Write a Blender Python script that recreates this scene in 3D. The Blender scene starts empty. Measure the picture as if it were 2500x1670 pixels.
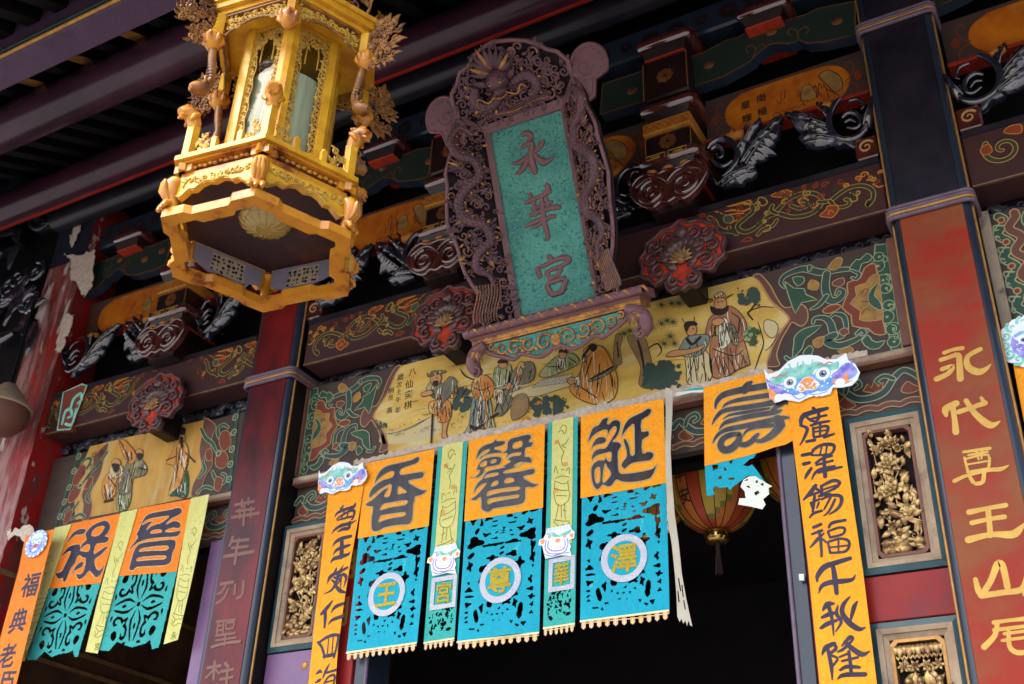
import bpy, math, random
from mathutils import Vector, Matrix
from mathutils.geometry import tessellate_polygon
PI = math.pi
S = bpy.context.scene
COL = S.collection
R = math.radians
random.seed(7)

# ------------------------------------------------------------------ camera
YAW, PITCH, ROLL, FOC = R(30.3887), R(30.4361), R(2.359), 2775.6
CAM = Vector((0.0, -5.0, 1.6))
_f = Vector((-math.sin(YAW) * math.cos(PITCH), math.cos(YAW) * math.cos(PITCH), math.sin(PITCH)))
_r0 = Vector((math.cos(YAW), math.sin(YAW), 0))
_u0 = _r0.cross(_f)
_r = _r0 * math.cos(ROLL) + _u0 * math.sin(ROLL)
_u = _u0 * math.cos(ROLL) - _r0 * math.sin(ROLL)
cd = bpy.data.cameras.new('camera')
cam = bpy.data.objects.new('camera', cd)
COL.objects.link(cam)
cam.matrix_world = Matrix(((_r.x, _u.x, -_f.x, CAM.x), (_r.y, _u.y, -_f.y, CAM.y), (_r.z, _u.z, -_f.z, CAM.z), (0, 0, 0, 1)))
cd.sensor_fit = 'HORIZONTAL'
cd.sensor_width = 36.0
cd.lens = FOC / 2500 * 36.0
cd.clip_start = 0.05
cd.clip_end = 3000
cd.dof.use_dof = True
cd.dof.focus_distance = 5.7
cd.dof.aperture_fstop = 2.4
S.camera = cam

# ------------------------------------------------------------------ light
SUN_EL, SUN_AZ = 52, 205          # soft sun behind and left of the viewer
w = bpy.data.worlds.new('World')
S.world = w
w.use_nodes = True
nt = w.node_tree
sky = nt.nodes.new('ShaderNodeTexSky')
sky.sky_type = 'NISHITA'
sky.sun_disc = False
sky.sun_elevation = R(SUN_EL)
sky.sun_rotation = R(SUN_AZ)
sky.air_density = 1.0
sky.dust_density = 3.0
bg = nt.nodes['Background']
bg.inputs[1].default_value = 0.15
nt.links.new(sky.outputs[0], bg.inputs[0])
sl = bpy.data.lights.new('sun', 'SUN')
sl.energy = 1.5
sl.angle = R(12)
sl.color = (1.0, 0.93, 0.82)
so = bpy.data.objects.new('sun', sl)
COL.objects.link(so)
_sd = Vector((math.sin(R(SUN_AZ)) * math.cos(R(SUN_EL)), math.cos(R(SUN_AZ)) * math.cos(R(SUN_EL)), math.sin(R(SUN_EL))))
so.rotation_euler = _sd.to_track_quat('Z', 'Y').to_euler()
so.location = (-6, -20, 20)
S.view_settings.view_transform = 'Standard'
S.view_settings.look = 'None'
S.view_settings.gamma = 1.0
S.view_settings.exposure = 2.05
S.cycles.max_bounces = 6
S.cycles.diffuse_bounces = 3
S.cycles.glossy_bounces = 3
S.cycles.transmission_bounces = 5
S.cycles.caustics_reflective = False
S.cycles.caustics_refractive = False

# ------------------------------------------------------------------ materials
MATS = {}
def M(name, col, rough=0.6, metal=0.0, col2=None, scale=6.0, bump=0.0, bscale=80.0, coat=0.0, patches=(), stretch=(1, 1, 1),
      mix=0.5, spec=0.2, detail=6.0, rvar=0.0, croug=0.12):
    """painted / lacquered surface: base colour, broad colour variation, patches of wear or painted highlight, fine bump"""
    m = bpy.data.materials.new(name)
    m.use_nodes = True
    t = m.node_tree
    b = t.nodes['Principled BSDF']
    tc = t.nodes.new('ShaderNodeTexCoord')
    mp = t.nodes.new('ShaderNodeMapping')
    mp.inputs['Scale'].default_value = stretch
    t.links.new(tc.outputs['Object'], mp.inputs[0])
    def noise(sc, det=detail, rough_=0.6):
        n = t.nodes.new('ShaderNodeTexNoise')
        n.inputs['Scale'].default_value = sc
        n.inputs['Detail'].default_value = det
        n.inputs['Roughness'].default_value = rough_
        t.links.new(mp.outputs[0], n.inputs['Vector'])
        return n
    def ramp(src, a, bb):
        r = t.nodes.new('ShaderNodeMapRange')
        r.inputs[1].default_value = a
        r.inputs[2].default_value = bb
        r.clamp = True
        t.links.new(src, r.inputs[0])
        return r.outputs[0]
    def rgb(c):
        n = t.nodes.new('ShaderNodeRGB')
        n.outputs[0].default_value = (*c, 1)
        return n.outputs[0]
    cur = rgb(col)
    c2 = col2 if col2 else tuple(x * 0.72 for x in col)
    mx = t.nodes.new('ShaderNodeMix'); mx.data_type = 'RGBA'
    n1 = noise(scale)
    t.links.new(ramp(n1.outputs[0], 0.5 - mix * 0.4, 0.5 + mix * 0.4), mx.inputs[0])
    t.links.new(cur, mx.inputs[6]); t.links.new(rgb(c2), mx.inputs[7])
    cur = mx.outputs[2]
    for (pc, ps, lo, hi) in patches:
        n = noise(ps, 8, 0.62)
        mx = t.nodes.new('ShaderNodeMix'); mx.data_type = 'RGBA'
        t.links.new(ramp(n.outputs[0], lo, hi), mx.inputs[0])
        t.links.new(cur, mx.inputs[6]); t.links.new(rgb(pc), mx.inputs[7])
        cur = mx.outputs[2]
    t.links.new(cur, b.inputs['Base Color'])
    b.inputs['Roughness'].default_value = rough
    if rvar:
        t.links.new(ramp(noise(scale * 3).outputs[0], 0.3, 0.7), (q := t.nodes.new('ShaderNodeMapRange')).inputs[0])
        q.inputs[3].default_value = max(0.05, rough - rvar); q.inputs[4].default_value = min(1, rough + rvar)
        t.links.new(q.outputs[0], b.inputs['Roughness'])
    b.inputs['Metallic'].default_value = metal
    b.inputs['Specular IOR Level'].default_value = spec
    b.inputs['Coat Weight'].default_value = coat
    b.inputs['Coat Roughness'].default_value = croug
    if bump:
        n = noise(bscale, 4, 0.6)
        bp = t.nodes.new('ShaderNodeBump')
        bp.inputs['Strength'].default_value = bump
        bp.inputs['Distance'].default_value = 0.4 / bscale if bscale < 20 else 0.004
        t.links.new(n.outputs[0], bp.inputs['Height'])
        t.links.new(bp.outputs[0], b.inputs['Normal'])
    MATS[name] = m
    return m

# ------------------------------------------------------------------ planes and photo-measured points
def ray(px, py):
    return (_f * FOC + _r * (px - 1250) - _u * (py - 835)).normalized()

class Pl:
    """a plane in the world with axes U, V and outward normal N; local coordinates (u, v, w)"""
    def __init__(s, O, U, V):
        s.O = Vector(O); s.U = Vector(U).normalized(); s.V = Vector(V).normalized(); s.N = s.U.cross(s.V)
    def at(s, u, v, w=0.0):
        return s.O + s.U * u + s.V * v + s.N * w
    def px(s, x, y, w=0.0):
        d = ray(x, y); o = s.O + s.N * w
        h = CAM + d * ((o - CAM).dot(s.N) / d.dot(s.N)) - s.O
        return (h.dot(s.U), h.dot(s.V))

def fac(Y):
    """plane parallel to the temple front; u = X, v = Z"""
    return Pl((0, Y, 0), (1, 0, 0), (0, 0, 1))

def tr(pl, crop, pts, w=0.0):
    """measured outline (x, y[, width]) in a detail crop (x0, y0, scale) -> local (u, v[, width])"""
    x0, y0, s = crop
    out = []
    for p in pts:
        X, Y = x0 + p[0] / s, y0 + p[1] / s
        u, v = pl.px(X, Y, w)
        if len(p) > 2:
            a = pl.px(X + 1, Y, w); b = pl.px(X, Y + 1, w)
            j = math.sqrt(abs((a[0] - u) * (b[1] - v) - (a[1] - v) * (b[0] - u)))
            out.append((u, v, p[2] / s * j))
        else:
            out.append((u, v))
    return out

def N(txt):
    """'x,y,w x,y,w; ...' -> lists of tuples"""
    return [[tuple(float(q) for q in p.split(',')) for p in st.split()] for st in txt.split(';') if st.strip()]

def N1(txt):
    return N(txt)[0]

def cr(pts, n=4, closed=False):
    """Catmull-Rom through points of any dimension"""
    L = len(pts)
    if L < 3: return list(pts)
    out = []
    rng = L if closed else L - 1
    for i in range(rng):
        if closed:
            a, b, c, d = pts[(i - 1) % L], pts[i], pts[(i + 1) % L], pts[(i + 2) % L]
        else:
            a, b, c, d = pts[max(i - 1, 0)], pts[i], pts[i + 1], pts[min(i + 2, L - 1)]
        for k in range(n):
            t = k / n
            out.append(tuple(0.5 * (2 * b[j] + (c[j] - a[j]) * t + (2 * a[j] - 5 * b[j] + 4 * c[j] - d[j]) * t * t +
                                    (3 * b[j] - a[j] - 3 * c[j] + d[j]) * t ** 3) for j in range(len(b))))
    if not closed: out.append(tuple(pts[-1]))
    return out

def turtle(x, y, h, segs, w=(0.01, 0.004), n=14):
    """curve made of clothoid pieces (length, start curvature, end curvature); returns (u, v, width)"""
    pts = [(x, y)]
    for (L, k0, k1) in segs:
        ds = L / n
        for i in range(n):
            k = k0 + (k1 - k0) * (i + .5) / n
            h += k * ds
            x += math.cos(h) * ds; y += math.sin(h) * ds
            pts.append((x, y))
    m = len(pts) - 1
    return [(p[0], p[1], w[0] + (w[1] - w[0]) * i / m) for i, p in enumerate(pts)]

def spiral(cx, cy, r, a0, turns, w=(0.008, 0.003), d=1, n=22, r1=0.12):
    out = []
    for i in range(n + 1):
        t = i / n
        rr = r * (1 - t) + r * r1 * t
        a = a0 + d * turns * 2 * PI * t
        out.append((cx + rr * math.cos(a), cy + rr * math.sin(a), w[0] + (w[1] - w[0]) * t))
    return out

def mirror(pts, u0):
    return [(2 * u0 - p[0],) + tuple(p[1:]) for p in pts]

# ------------------------------------------------------------------ mesh builder
class MB:
    def __init__(s):
        s.v = []; s.f = []; s.m = []; s.sm = []
    def add(s, vs, fs, m=0, smooth=False):
        o = len(s.v)
        s.v += [Vector(p) for p in vs]
        for f in fs:
            s.f.append([i + o for i in f]); s.m.append(m); s.sm.append(smooth)
        return s
    def box(s, lo, hi, m=0, bev=0.0):
        x0, y0, z0 = lo; x1, y1, z1 = hi
        if bev <= 0:
            s.add([(x0, y0, z0), (x1, y0, z0), (x1, y1, z0), (x0, y1, z0), (x0, y0, z1), (x1, y0, z1), (x1, y1, z1), (x0, y1, z1)],
                  [(0, 3, 2, 1), (4, 5, 6, 7), (0, 1, 5, 4), (1, 2, 6, 5), (2, 3, 7, 6), (3, 0, 4, 7)], m)
        else:
            s.prism_x([(y0 + bev, z0), (y1 - bev, z0), (y1, z0 + bev), (y1, z1 - bev), (y1 - bev, z1), (y0 + bev, z1), (y0, z1 - bev), (y0, z0 + bev)], x0, x1, m, bev)
        return s
    def prism_x(s, prof, x0, x1, m=0, bev=0.0, smooth=False):
        """profile of (y, z) swept along X, ends capped (optionally chamfered)"""
        n = len(prof)
        cy = sum(p[0] for p in prof) / n; cz = sum(p[1] for p in prof) / n
        rings = [(x0, prof), (x1, prof)]
        if bev:
            sc = [(cy + (p[0] - cy) * (1 - bev / max(1e-6, max(abs(q[0] - cy) for q in prof))), cz + (p[1] - cz) * (1 - bev / max(1e-6, max(abs(q[1] - cz) for q in prof)))) for p in prof]
            rings = [(x0, sc), (x0 + bev, prof), (x1 - bev, prof), (x1, sc)]
        vs = [(x, p[0], p[1]) for x, pr in rings for p in pr]
        fs = []
        for k in range(len(rings) - 1):
            for i in range(n):
                j = (i + 1) % n
                fs.append((k * n + i, k * n + j, (k + 1) * n + j, (k + 1) * n + i))
        s.add(vs, fs, m, smooth)
        s.add([(rings[0][0], p[0], p[1]) for p in rings[0][1]], [list(range(n))[::-1]], m)
        s.add([(rings[-1][0], p[0], p[1]) for p in rings[-1][1]], [list(range(n))], m)
        return s
    def poly(s, pl, pts, w=0.0, t=0.0, m=0, holes=(), side=None):
        """flat shape on plane pl at height w, thickness t (0 = paint film)"""
        loops = [list(pts)] + [list(h) for h in holes]
        flat = [p for l in loops for p in l]
        tris = tessellate_polygon([[Vector((p[0], p[1], 0)) for p in l] for l in loops])
        vs = [pl.at(p[0], p[1], w + t) for p in flat]
        fs = []
        for a, b, c in tris:
            A, B, C_ = flat[a], flat[b], flat[c]
            ar = (B[0] - A[0]) * (C_[1] - A[1]) - (B[1] - A[1]) * (C_[0] - A[0])
            fs.append((a, b, c) if ar > 0 else (a, c, b))
        s.add(vs, fs, m)
        if t > 0:
            sm = m if side is None else side
            for l in loops:
                n = len(l)
                s.add([pl.at(p[0], p[1], w + t) for p in l] + [pl.at(p[0], p[1], w) for p in l],
                      [(i, (i + 1) % n, n + (i + 1) % n, n + i) for i in range(n)], sm)
            s.add([pl.at(p[0], p[1], w) for p in flat], [f[::-1] for f in fs], sm)
        return s
    def stroke(s, pl, pts, w=0.0, m=0, cap=True, grow=0.0, k=3):
        """brush stroke / painted line with varying width lying on the plane"""
        pts = cr([p if len(p) > 2 else (p[0], p[1], 0.004) for p in pts], k)
        q = [pts[0]]
        for p in pts[1:]:
            if math.hypot(p[0] - q[-1][0], p[1] - q[-1][1]) > 1e-5: q.append(p)
        pts = q
        n = len(pts)
        if n < 2: return s
        L = []; Rr = []
        for i, p in enumerate(pts):
            a = pts[max(i - 1, 0)]; b = pts[min(i + 1, n - 1)]
            dx, dy = b[0] - a[0], b[1] - a[1]
            l = math.hypot(dx, dy) or 1e-9
            h = p[2] / 2 + grow
            L.append((p[0] - dy / l * h, p[1] + dx / l * h)); Rr.append((p[0] + dy / l * h, p[1] - dx / l * h))
        vs = [pl.at(*p, w) for p in L] + [pl.at(*p, w) for p in Rr]
        s.add(vs, [(n + i, n + i + 1, i + 1, i) for i in range(n - 1)], m)
        if cap:
            for (e, o) in ((0, 1), (n - 1, n - 2)):
                h = pts[e][2] / 2 + grow
                if h < 0.0012: continue
                a0 = math.atan2(pts[e][1] - pts[o][1], pts[e][0] - pts[o][0])
                arc = [pl.at(pts[e][0] + h * math.cos(a0 - PI / 2 + PI * j / 6), pts[e][1] + h * math.sin(a0 - PI / 2 + PI * j / 6), w) for j in range(7)]
                s.add([pl.at(pts[e][0], pts[e][1], w)] + arc, [(0, j + 1, j + 2) for j in range(6)], m)
        return s
    def loop(s, pl, pts, width, w=0.0, m=0):
        """closed outline line"""
        p = [(a[0], a[1], width) for a in pts]
        return s.stroke(pl, p + [p[0]], w, m, cap=False, k=1)
    def disc(s, pl, u, v, r, w=0.0, m=0, n=16, ru=None, rot=0.0):
        ru = ru or r
        c, d = math.cos(rot), math.sin(rot)
        vs = [pl.at(u, v, w)]
        for i in range(n):
            x, y = ru * math.cos(2 * PI * i / n), r * math.sin(2 * PI * i / n)
            vs.append(pl.at(u + x * c - y * d, v + x * d + y * c, w))
        s.add(vs, [(0, i + 1, (i + 1) % n + 1) for i in range(n)], m)
        return s
    def ring(s, pl, u, v, r0, r1, w=0.0, m=0, n=28, asp=1.0):
        vs = [pl.at(u + r * asp * math.cos(2 * PI * i / n), v + r * math.sin(2 * PI * i / n), w) for r in (r0, r1) for i in range(n)]
        s.add(vs, [(i, n + i, n + (i + 1) % n, (i + 1) % n) for i in range(n)], m)
        return s
    def tube(s, pts, rad, m=0, ns=6, flat=None, k=1):
        """round bar through 3D points; rad = number or list. flat=(normal, factor) squashes it"""
        pts = [Vector(p) for p in pts]
        n = len(pts)
        if n < 2: return s
        rs = rad if isinstance(rad, (list, tuple)) else [rad] * n
        ref = None; rings = []
        for i in range(n):
            t = (pts[min(i + 1, n - 1)] - pts[max(i - 1, 0)])
            if t.length < 1e-9: t = Vector((0, 0, 1))
            t.normalize()
            if flat is not None: a = flat[0] - t * flat[0].dot(t)
            elif ref is None: a = t.orthogonal()
            else: a = ref - t * ref.dot(t)
            if a.length < 1e-6: a = t.orthogonal()
            a.normalize(); ref = a; b = t.cross(a)
            fa = flat[1] if flat is not None else 1.0
            rings.append([pts[i] + (a * math.cos(2 * PI * j / ns) * fa + b * math.sin(2 * PI * j / ns)) * rs[i] for j in range(ns)])
        fs = [(i * ns + j, i * ns + (j + 1) % ns, (i + 1) * ns + (j + 1) % ns, (i + 1) * ns + j) for i in range(n - 1) for j in range(ns)]
        s.add([p for r_ in rings for p in r_], fs, m, True)
        s.add(rings[0], [list(range(ns))[::-1]], m); s.add(rings[-1], [list(range(ns))], m)
        return s
    def ptube(s, pl, pts, w=0.0, hgt=None, m=0, ns=6, k=1, fl=1.0):
        """relief bar following (u, v, width) on a plane, centred at height w"""
        if k > 1: pts = cr(pts, k)
        return s.tube([pl.at(p[0], p[1], w if hgt is None else w + hgt * p[2]) for p in pts], [max(p[2] / 2, 0.0006) for p in pts], m, ns, flat=(pl.N, fl))
    def dome(s, pl, u, v, ru, rv, h, w=0.0, m=0, n=12, rings=3, rot=0.0):
        c, d = math.cos(rot), math.sin(rot)
        vs = []
        for q in range(rings):
            a = PI / 2 * q / rings
            for i in range(n):
                x, y = ru * math.cos(a) * math.cos(2 * PI * i / n), rv * math.cos(a) * math.sin(2 * PI * i / n)
                vs.append(pl.at(u + x * c - y * d, v + x * d + y * c, w + h * math.sin(a)))
        vs.append(pl.at(u, v, w + h))
        fs = [(q * n + i, q * n + (i + 1) % n, (q + 1) * n + (i + 1) % n, (q + 1) * n + i) for q in range(rings - 1) for i in range(n)]
        fs += [((rings - 1) * n + i, (rings - 1) * n + (i + 1) % n, rings * n) for i in range(n)]
        s.add(vs, fs, m, True)
        return s
    def leaf(s, pl, u, v, ang, L, W, w=0.0, h=0.02, bend=0.0, m=0, lobes=0, tip=0.0, n=9, fold=0.5):
        """carved leaf: midrib, arched blade, optional lobed edge, tip lifting off the ground"""
        vs = []; fs = []
        if lobes: n = max(n, lobes * 5 + 4)
        x, y, a = u, v, ang
        for i in range(n):
            t = i / (n - 1)
            hw = W / 2 * math.sin(PI * min(1, (t * 0.93 + 0.07)) ** 0.8) * (1 + (0.34 * (abs(math.sin(t * lobes * PI)) - .6) if lobes else 0))
            if i == n - 1: hw = W * 0.02
            nx, ny = -math.sin(a), math.cos(a)
            z = w + h * math.sin(PI * t) ** 0.7 + tip * t * t
            vs += [pl.at(x + nx * hw, y + ny * hw, z - h * 0.7), pl.at(x + nx * hw * .5, y + ny * hw * .5, z), pl.at(x, y, z - h * fold),
                   pl.at(x - nx * hw * .5, y - ny * hw * .5, z), pl.at(x - nx * hw, y - ny * hw, z - h * 0.7)]
            a += bend / (n - 1)
            x += math.cos(a) * L / (n - 1); y += math.sin(a) * L / (n - 1)
        for i in range(n - 1):
            for j in range(4):
                o = i * 5 + j
                fs.append((o, o + 5, o + 6, o + 1))
        s.add(vs, fs, m, True)
        return s
    def leaf2(s, pl, out, w=0.0, h=0.03, m=0, veins=True, th=.02):
        """carved leaf from its outline: base first, ridged along base to farthest point, with raised veins"""
        b = out[0]; k = max(range(len(out)), key=lambda i: (out[i][0] - b[0]) ** 2 + (out[i][1] - b[1]) ** 2); e = out[k]
        o = cr(out, 4, True); n = len(o)
        ax = (e[0] - b[0], e[1] - b[1]); L2 = ax[0] ** 2 + ax[1] ** 2
        vs = []
        for i, p in enumerate(o):
            t = max(0, min(1, ((p[0] - b[0]) * ax[0] + (p[1] - b[1]) * ax[1]) / L2))
            q = (b[0] + ax[0] * t, b[1] + ax[1] * t); z = w + h * (math.sin(PI * (.08 + .84 * t)) ** .6)
            rp = .004 * math.sin(i * 1.7)
            vs += [pl.at(p[0], p[1], w - th), pl.at(p[0], p[1], w + rp), pl.at((p[0] + q[0]) / 2, (p[1] + q[1]) / 2, (w + z) / 2 + h * .28 - rp * 1.5), pl.at(q[0], q[1], z - h * .15)]
        fs = []
        for i in range(n):
            j = (i + 1) % n
            for r_ in range(3): fs.append((i * 4 + r_, j * 4 + r_, j * 4 + r_ + 1, i * 4 + r_ + 1))
        s.add(vs, fs, m, True)
        if veins:
            s.tube([pl.at(b[0] + ax[0] * t / 8, b[1] + ax[1] * t / 8, w + h * (math.sin(PI * (.08 + .105 * t)) ** .6)) for t in range(9)], [.006 * (1 - t / 10) for t in range(9)], m, 5)
        return s
    def lathe(s, c, prof, m=0, n=20, axis='Z', smooth=True):
        """profile of (radius, height) turned about an axis through c"""
        c = Vector(c); vs = []
        for (r, z) in prof:
            for i in range(n):
                a = 2 * PI * i / n
                p = {'Z': (r * math.cos(a), r * math.sin(a), z), 'Y': (r * math.cos(a), z, r * math.sin(a)), 'X': (z, r * math.cos(a), r * math.sin(a))}[axis]
                vs.append(c + Vector(p))
        k = len(prof)
        s.add(vs, [(q * n + i, q * n + (i + 1) % n, (q + 1) * n + (i + 1) % n, (q + 1) * n + i) for q in range(k - 1) for i in range(n)], m, smooth)
        return s
    def sheet(s, pl, uvs, nu, nv, fn, m=0, t=0.0):
        """a grid over the quad uvs (BL, BR, TR, TL); fn(s, t) gives w"""
        (a, b, c, d) = uvs
        vs = []
        for j in range(nv + 1):
            for i in range(nu + 1):
                x, y = i / nu, j / nv
                u = (a[0] * (1 - x) + b[0] * x) * (1 - y) + (d[0] * (1 - x) + c[0] * x) * y
                v = (a[1] * (1 - x) + b[1] * x) * (1 - y) + (d[1] * (1 - x) + c[1] * x) * y
                vs.append(pl.at(u, v, fn(x, y)))
        k = nu + 1
        s.add(vs, [(j * k + i, j * k + i + 1, (j + 1) * k + i + 1, (j + 1) * k + i) for j in range(nv) for i in range(nu)], m, True)
        return s
    def build(s, name, mats, parent=None, loc=None, sharp=40):
        me = bpy.data.meshes.new(name)
        L = Vector(loc) if loc is not None else (Vector(parent['_o']) if parent is not None else Vector((0, 0, 0)))
        me.from_pydata([p - L for p in s.v], [], s.f)
        if not isinstance(mats, (list, tuple)): mats = [mats]
        for mm in mats: me.materials.append(MATS[mm] if isinstance(mm, str) else mm)
        me.polygons.foreach_set('material_index', s.m)
        me.polygons.foreach_set('use_smooth', s.sm)
        me.update()
        o = bpy.data.objects.new(name, me)
        COL.objects.link(o)
        if parent is not None: o.parent = parent
        else: o.location = L
        o['_o'] = tuple(L)
        return o

def tag(o, label, cat, group=None, kind=None):
    if label: o['label'] = label
    if cat: o['category'] = cat
    if group: o['group'] = group
    o['kind'] = kind or 'thing'
    return o

def thing(name, label, cat, loc, group=None):
    o = bpy.data.objects.new(name, None)
    COL.objects.link(o)
    o.location = loc
    o['_o'] = tuple(loc)
    o.empty_display_size = 0.1
    return tag(o, label, cat, group)

GL = {}
def glyph(ch):
    """outline of one written character in a unit box: vertices, faces, boundary edges"""
    if ch in GL: return GL[ch]
    c = bpy.data.curves.new('g', 'FONT'); c.body = ch
    c.resolution_u = 3
    o = bpy.data.objects.new('g', c); COL.objects.link(o)
    bpy.context.view_layer.update()
    me = bpy.data.meshes.new_from_object(o.evaluated_get(bpy.context.evaluated_depsgraph_get()))
    vs = [(p.co.x - .5, p.co.y - .38) for p in me.vertices]; fs = [list(p.vertices) for p in me.polygons]
    bpy.data.objects.remove(o); bpy.data.curves.remove(c); bpy.data.meshes.remove(me)
    cnt = {}
    key = lambda i: (round(vs[i][0], 5), round(vs[i][1], 5))
    for f in fs:
        for i in range(len(f)):
            a, b = key(f[i]), key(f[(i + 1) % len(f)])
            k = (min(a, b), max(a, b)); cnt[k] = cnt.get(k, 0) + 1
    GL[ch] = (vs, fs, [k for k, n in cnt.items() if n == 1])
    return GL[ch]

def write(mb, pl, ch, u, v, su, sv=None, w=0.0, m=0, bold=0.02, shear=0.0, rot=0.0, brush=0.0, seed=0):
    vs, fs, ed = glyph(ch)
    sv = sv or su
    c, d = math.cos(rot), math.sin(rot)
    def T(x, y, ww):
        if brush:
            x += brush * math.sin(5.1 * y + 2.3 * x + seed); y += brush * math.sin(4.3 * x + seed * 1.7) + brush * x * x
        X, Y = x * su + y * shear * sv, y * sv
        return pl.at(u + X * c - Y * d, v + X * d + Y * c, ww)
    mb.add([T(x, y, w) for x, y in vs], fs, m)
    if bold:
        for i, (a, b) in enumerate(ed):
            dx, dy = b[0] - a[0], b[1] - a[1]; l = math.hypot(dx, dy)
            if l < 1e-5: continue
            h = bold; nx, ny = -dy / l * h, dx / l * h; ex, ey = dx / l * h * .6, dy / l * h * .6
            ww = w + .00006 * (1 + i % 5)
            mb.add([T(a[0] + nx, a[1] + ny, ww), T(a[0] - ex, a[1] - ey, ww), T(a[0] - nx, a[1] - ny, ww), T(b[0] - nx, b[1] - ny, ww), T(b[0] + ex, b[1] + ey, ww), T(b[0] + nx, b[1] + ny, ww)], [(0, 1, 2, 3, 4, 5)], m)
    return mb

def H(h, k=1.0):
    out = []
    for i in (0, 2, 4):
        c = int(h[i:i + 2], 16) / 255
        out.append((c / 12.92 if c <= 0.04045 else ((c + 0.055) / 1.055) ** 2.4) * k)
    return tuple(out)

# lacquer and paint
M('stone', (0.27, 0.26, 0.25), 0.8, col2=(0.21, 0.20, 0.19), scale=1.5, bump=.2)
M('black_lacquer', (0.008, 0.0075, 0.014), 0.38, col2=(0.022, 0.018, 0.024), scale=5, bump=.12, coat=.25, croug=.25)
M('blue_black', (0.012, 0.02, 0.034), 0.32, col2=(0.02, 0.028, 0.045), scale=4, bump=.1, coat=.35, croug=.2)
M('near_black', (0.003, 0.0025, 0.004), 0.8, col2=(0.006, 0.0045, 0.005), scale=3, spec=.12)  # even near-black colour for boarding, porch wall, rods and chain
M('dark_brown', (0.010, 0.005, 0.005), 0.5, col2=(0.006, 0.004, 0.005), scale=5, bump=.15, spec=.25)
M('red_lacquer', (0.29, 0.013, 0.010), 0.4, spec=.15, col2=(0.19, 0.014, 0.014), scale=3, bump=.08, coat=.05, croug=.2,
  patches=(((0.15, 0.03, 0.035), 5, .52, .7),), rvar=.08, stretch=(1, 1, .6))
M('red_faded', (0.30, 0.020, 0.012), 0.42, spec=.12, col2=(0.22, 0.034, 0.014), scale=3, bump=.1,
  patches=(((0.22, 0.066, 0.022), 1.5, .44, .60), ((0.20, 0.045, 0.025), 5, .55, .75)), stretch=(1, 1, 1.6))
M('red_dark', (0.17, 0.010, 0.009), 0.36, spec=.15, col2=(0.03, 0.005, 0.009), scale=2.4, bump=.08, coat=.08, croug=.18, stretch=(1.5, 1.5, .5), mix=.35)
M('purple_paint', (0.20, 0.10, 0.20), 0.42, col2=(0.15, 0.08, 0.17), scale=5, bump=.12, bscale=140, coat=.2, croug=.3)
M('purple_beam', (0.085, 0.045, 0.088), 0.4, col2=(0.06, 0.033, 0.066), scale=4, bump=.5, bscale=55, coat=.15, croug=.35, patches=(((0.05, 0.03, 0.055), 3, .62, .7),))
M('purple_round', (0.050, 0.012, 0.024), 0.22, col2=(0.022, 0.007, 0.014), scale=3, bump=.1, coat=.3, croug=.3)
M('purple_sheen', (0.065, 0.024, 0.045), 0.24, col2=(0.018, 0.008, 0.014), scale=2.2, bump=.15, bscale=60, coat=.3, croug=.25, mix=.35, stretch=(.5, 1, 1))
M('red_edge', (0.42, 0.03, 0.015), 0.4)
M('gold_line', (0.46, 0.25, 0.07), 0.42, metal=.35, col2=(0.30, 0.14, 0.045), scale=20)
M('gold_worn', (0.30, 0.16, 0.06), 0.5, metal=.3, col2=(0.14, 0.07, 0.04), scale=18, bump=.1)
M('gold_text', (0.48, 0.30, 0.06), 0.42, metal=.25, col2=(0.40, 0.22, 0.045), scale=14)
M('mauve_text', (0.185, 0.088, 0.06), 0.45, metal=.1, col2=(0.15, 0.07, 0.055), scale=14)
M('green_dark', (0.014, 0.032, 0.022), 0.45, col2=(0.02, 0.026, 0.022), scale=7, bump=.1)
M('teal_edge', (0.03, 0.09, 0.095), 0.42, col2=(0.02, 0.05, 0.06), scale=9, coat=.2)
M('frame_buff', (0.36, 0.26, 0.16), 0.5, col2=(0.24, 0.19, 0.16), scale=9, bump=.2, patches=(((0.09, 0.07, 0.08), 7, .58, .7),))
M('frame_pale', (0.44, 0.33, 0.21), 0.5, col2=(0.26, 0.17, 0.11), scale=8, bump=.2, patches=(((0.14, 0.09, 0.08), 6, .55, .7),))
M('brown_rim', (0.22, 0.09, 0.05), 0.45, col2=(0.14, 0.06, 0.05), scale=12, bump=.1)
M('plaster_flake', (0.62, 0.55, 0.46), 0.9, col2=(0.42, 0.30, 0.22), scale=40, bump=.5, bscale=120)

# ================================================================= SETTING
mb = MB(); mb.box((-400, -400, -0.3), (400, 400, 0.0))
tag(mb.build('ground', 'stone'), None, None, kind='structure')

# ================================================================= COLUMNS
F0 = fac(0.0)
def zat(px, py, Y): return fac(Y).px(px, py)[1]

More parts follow.
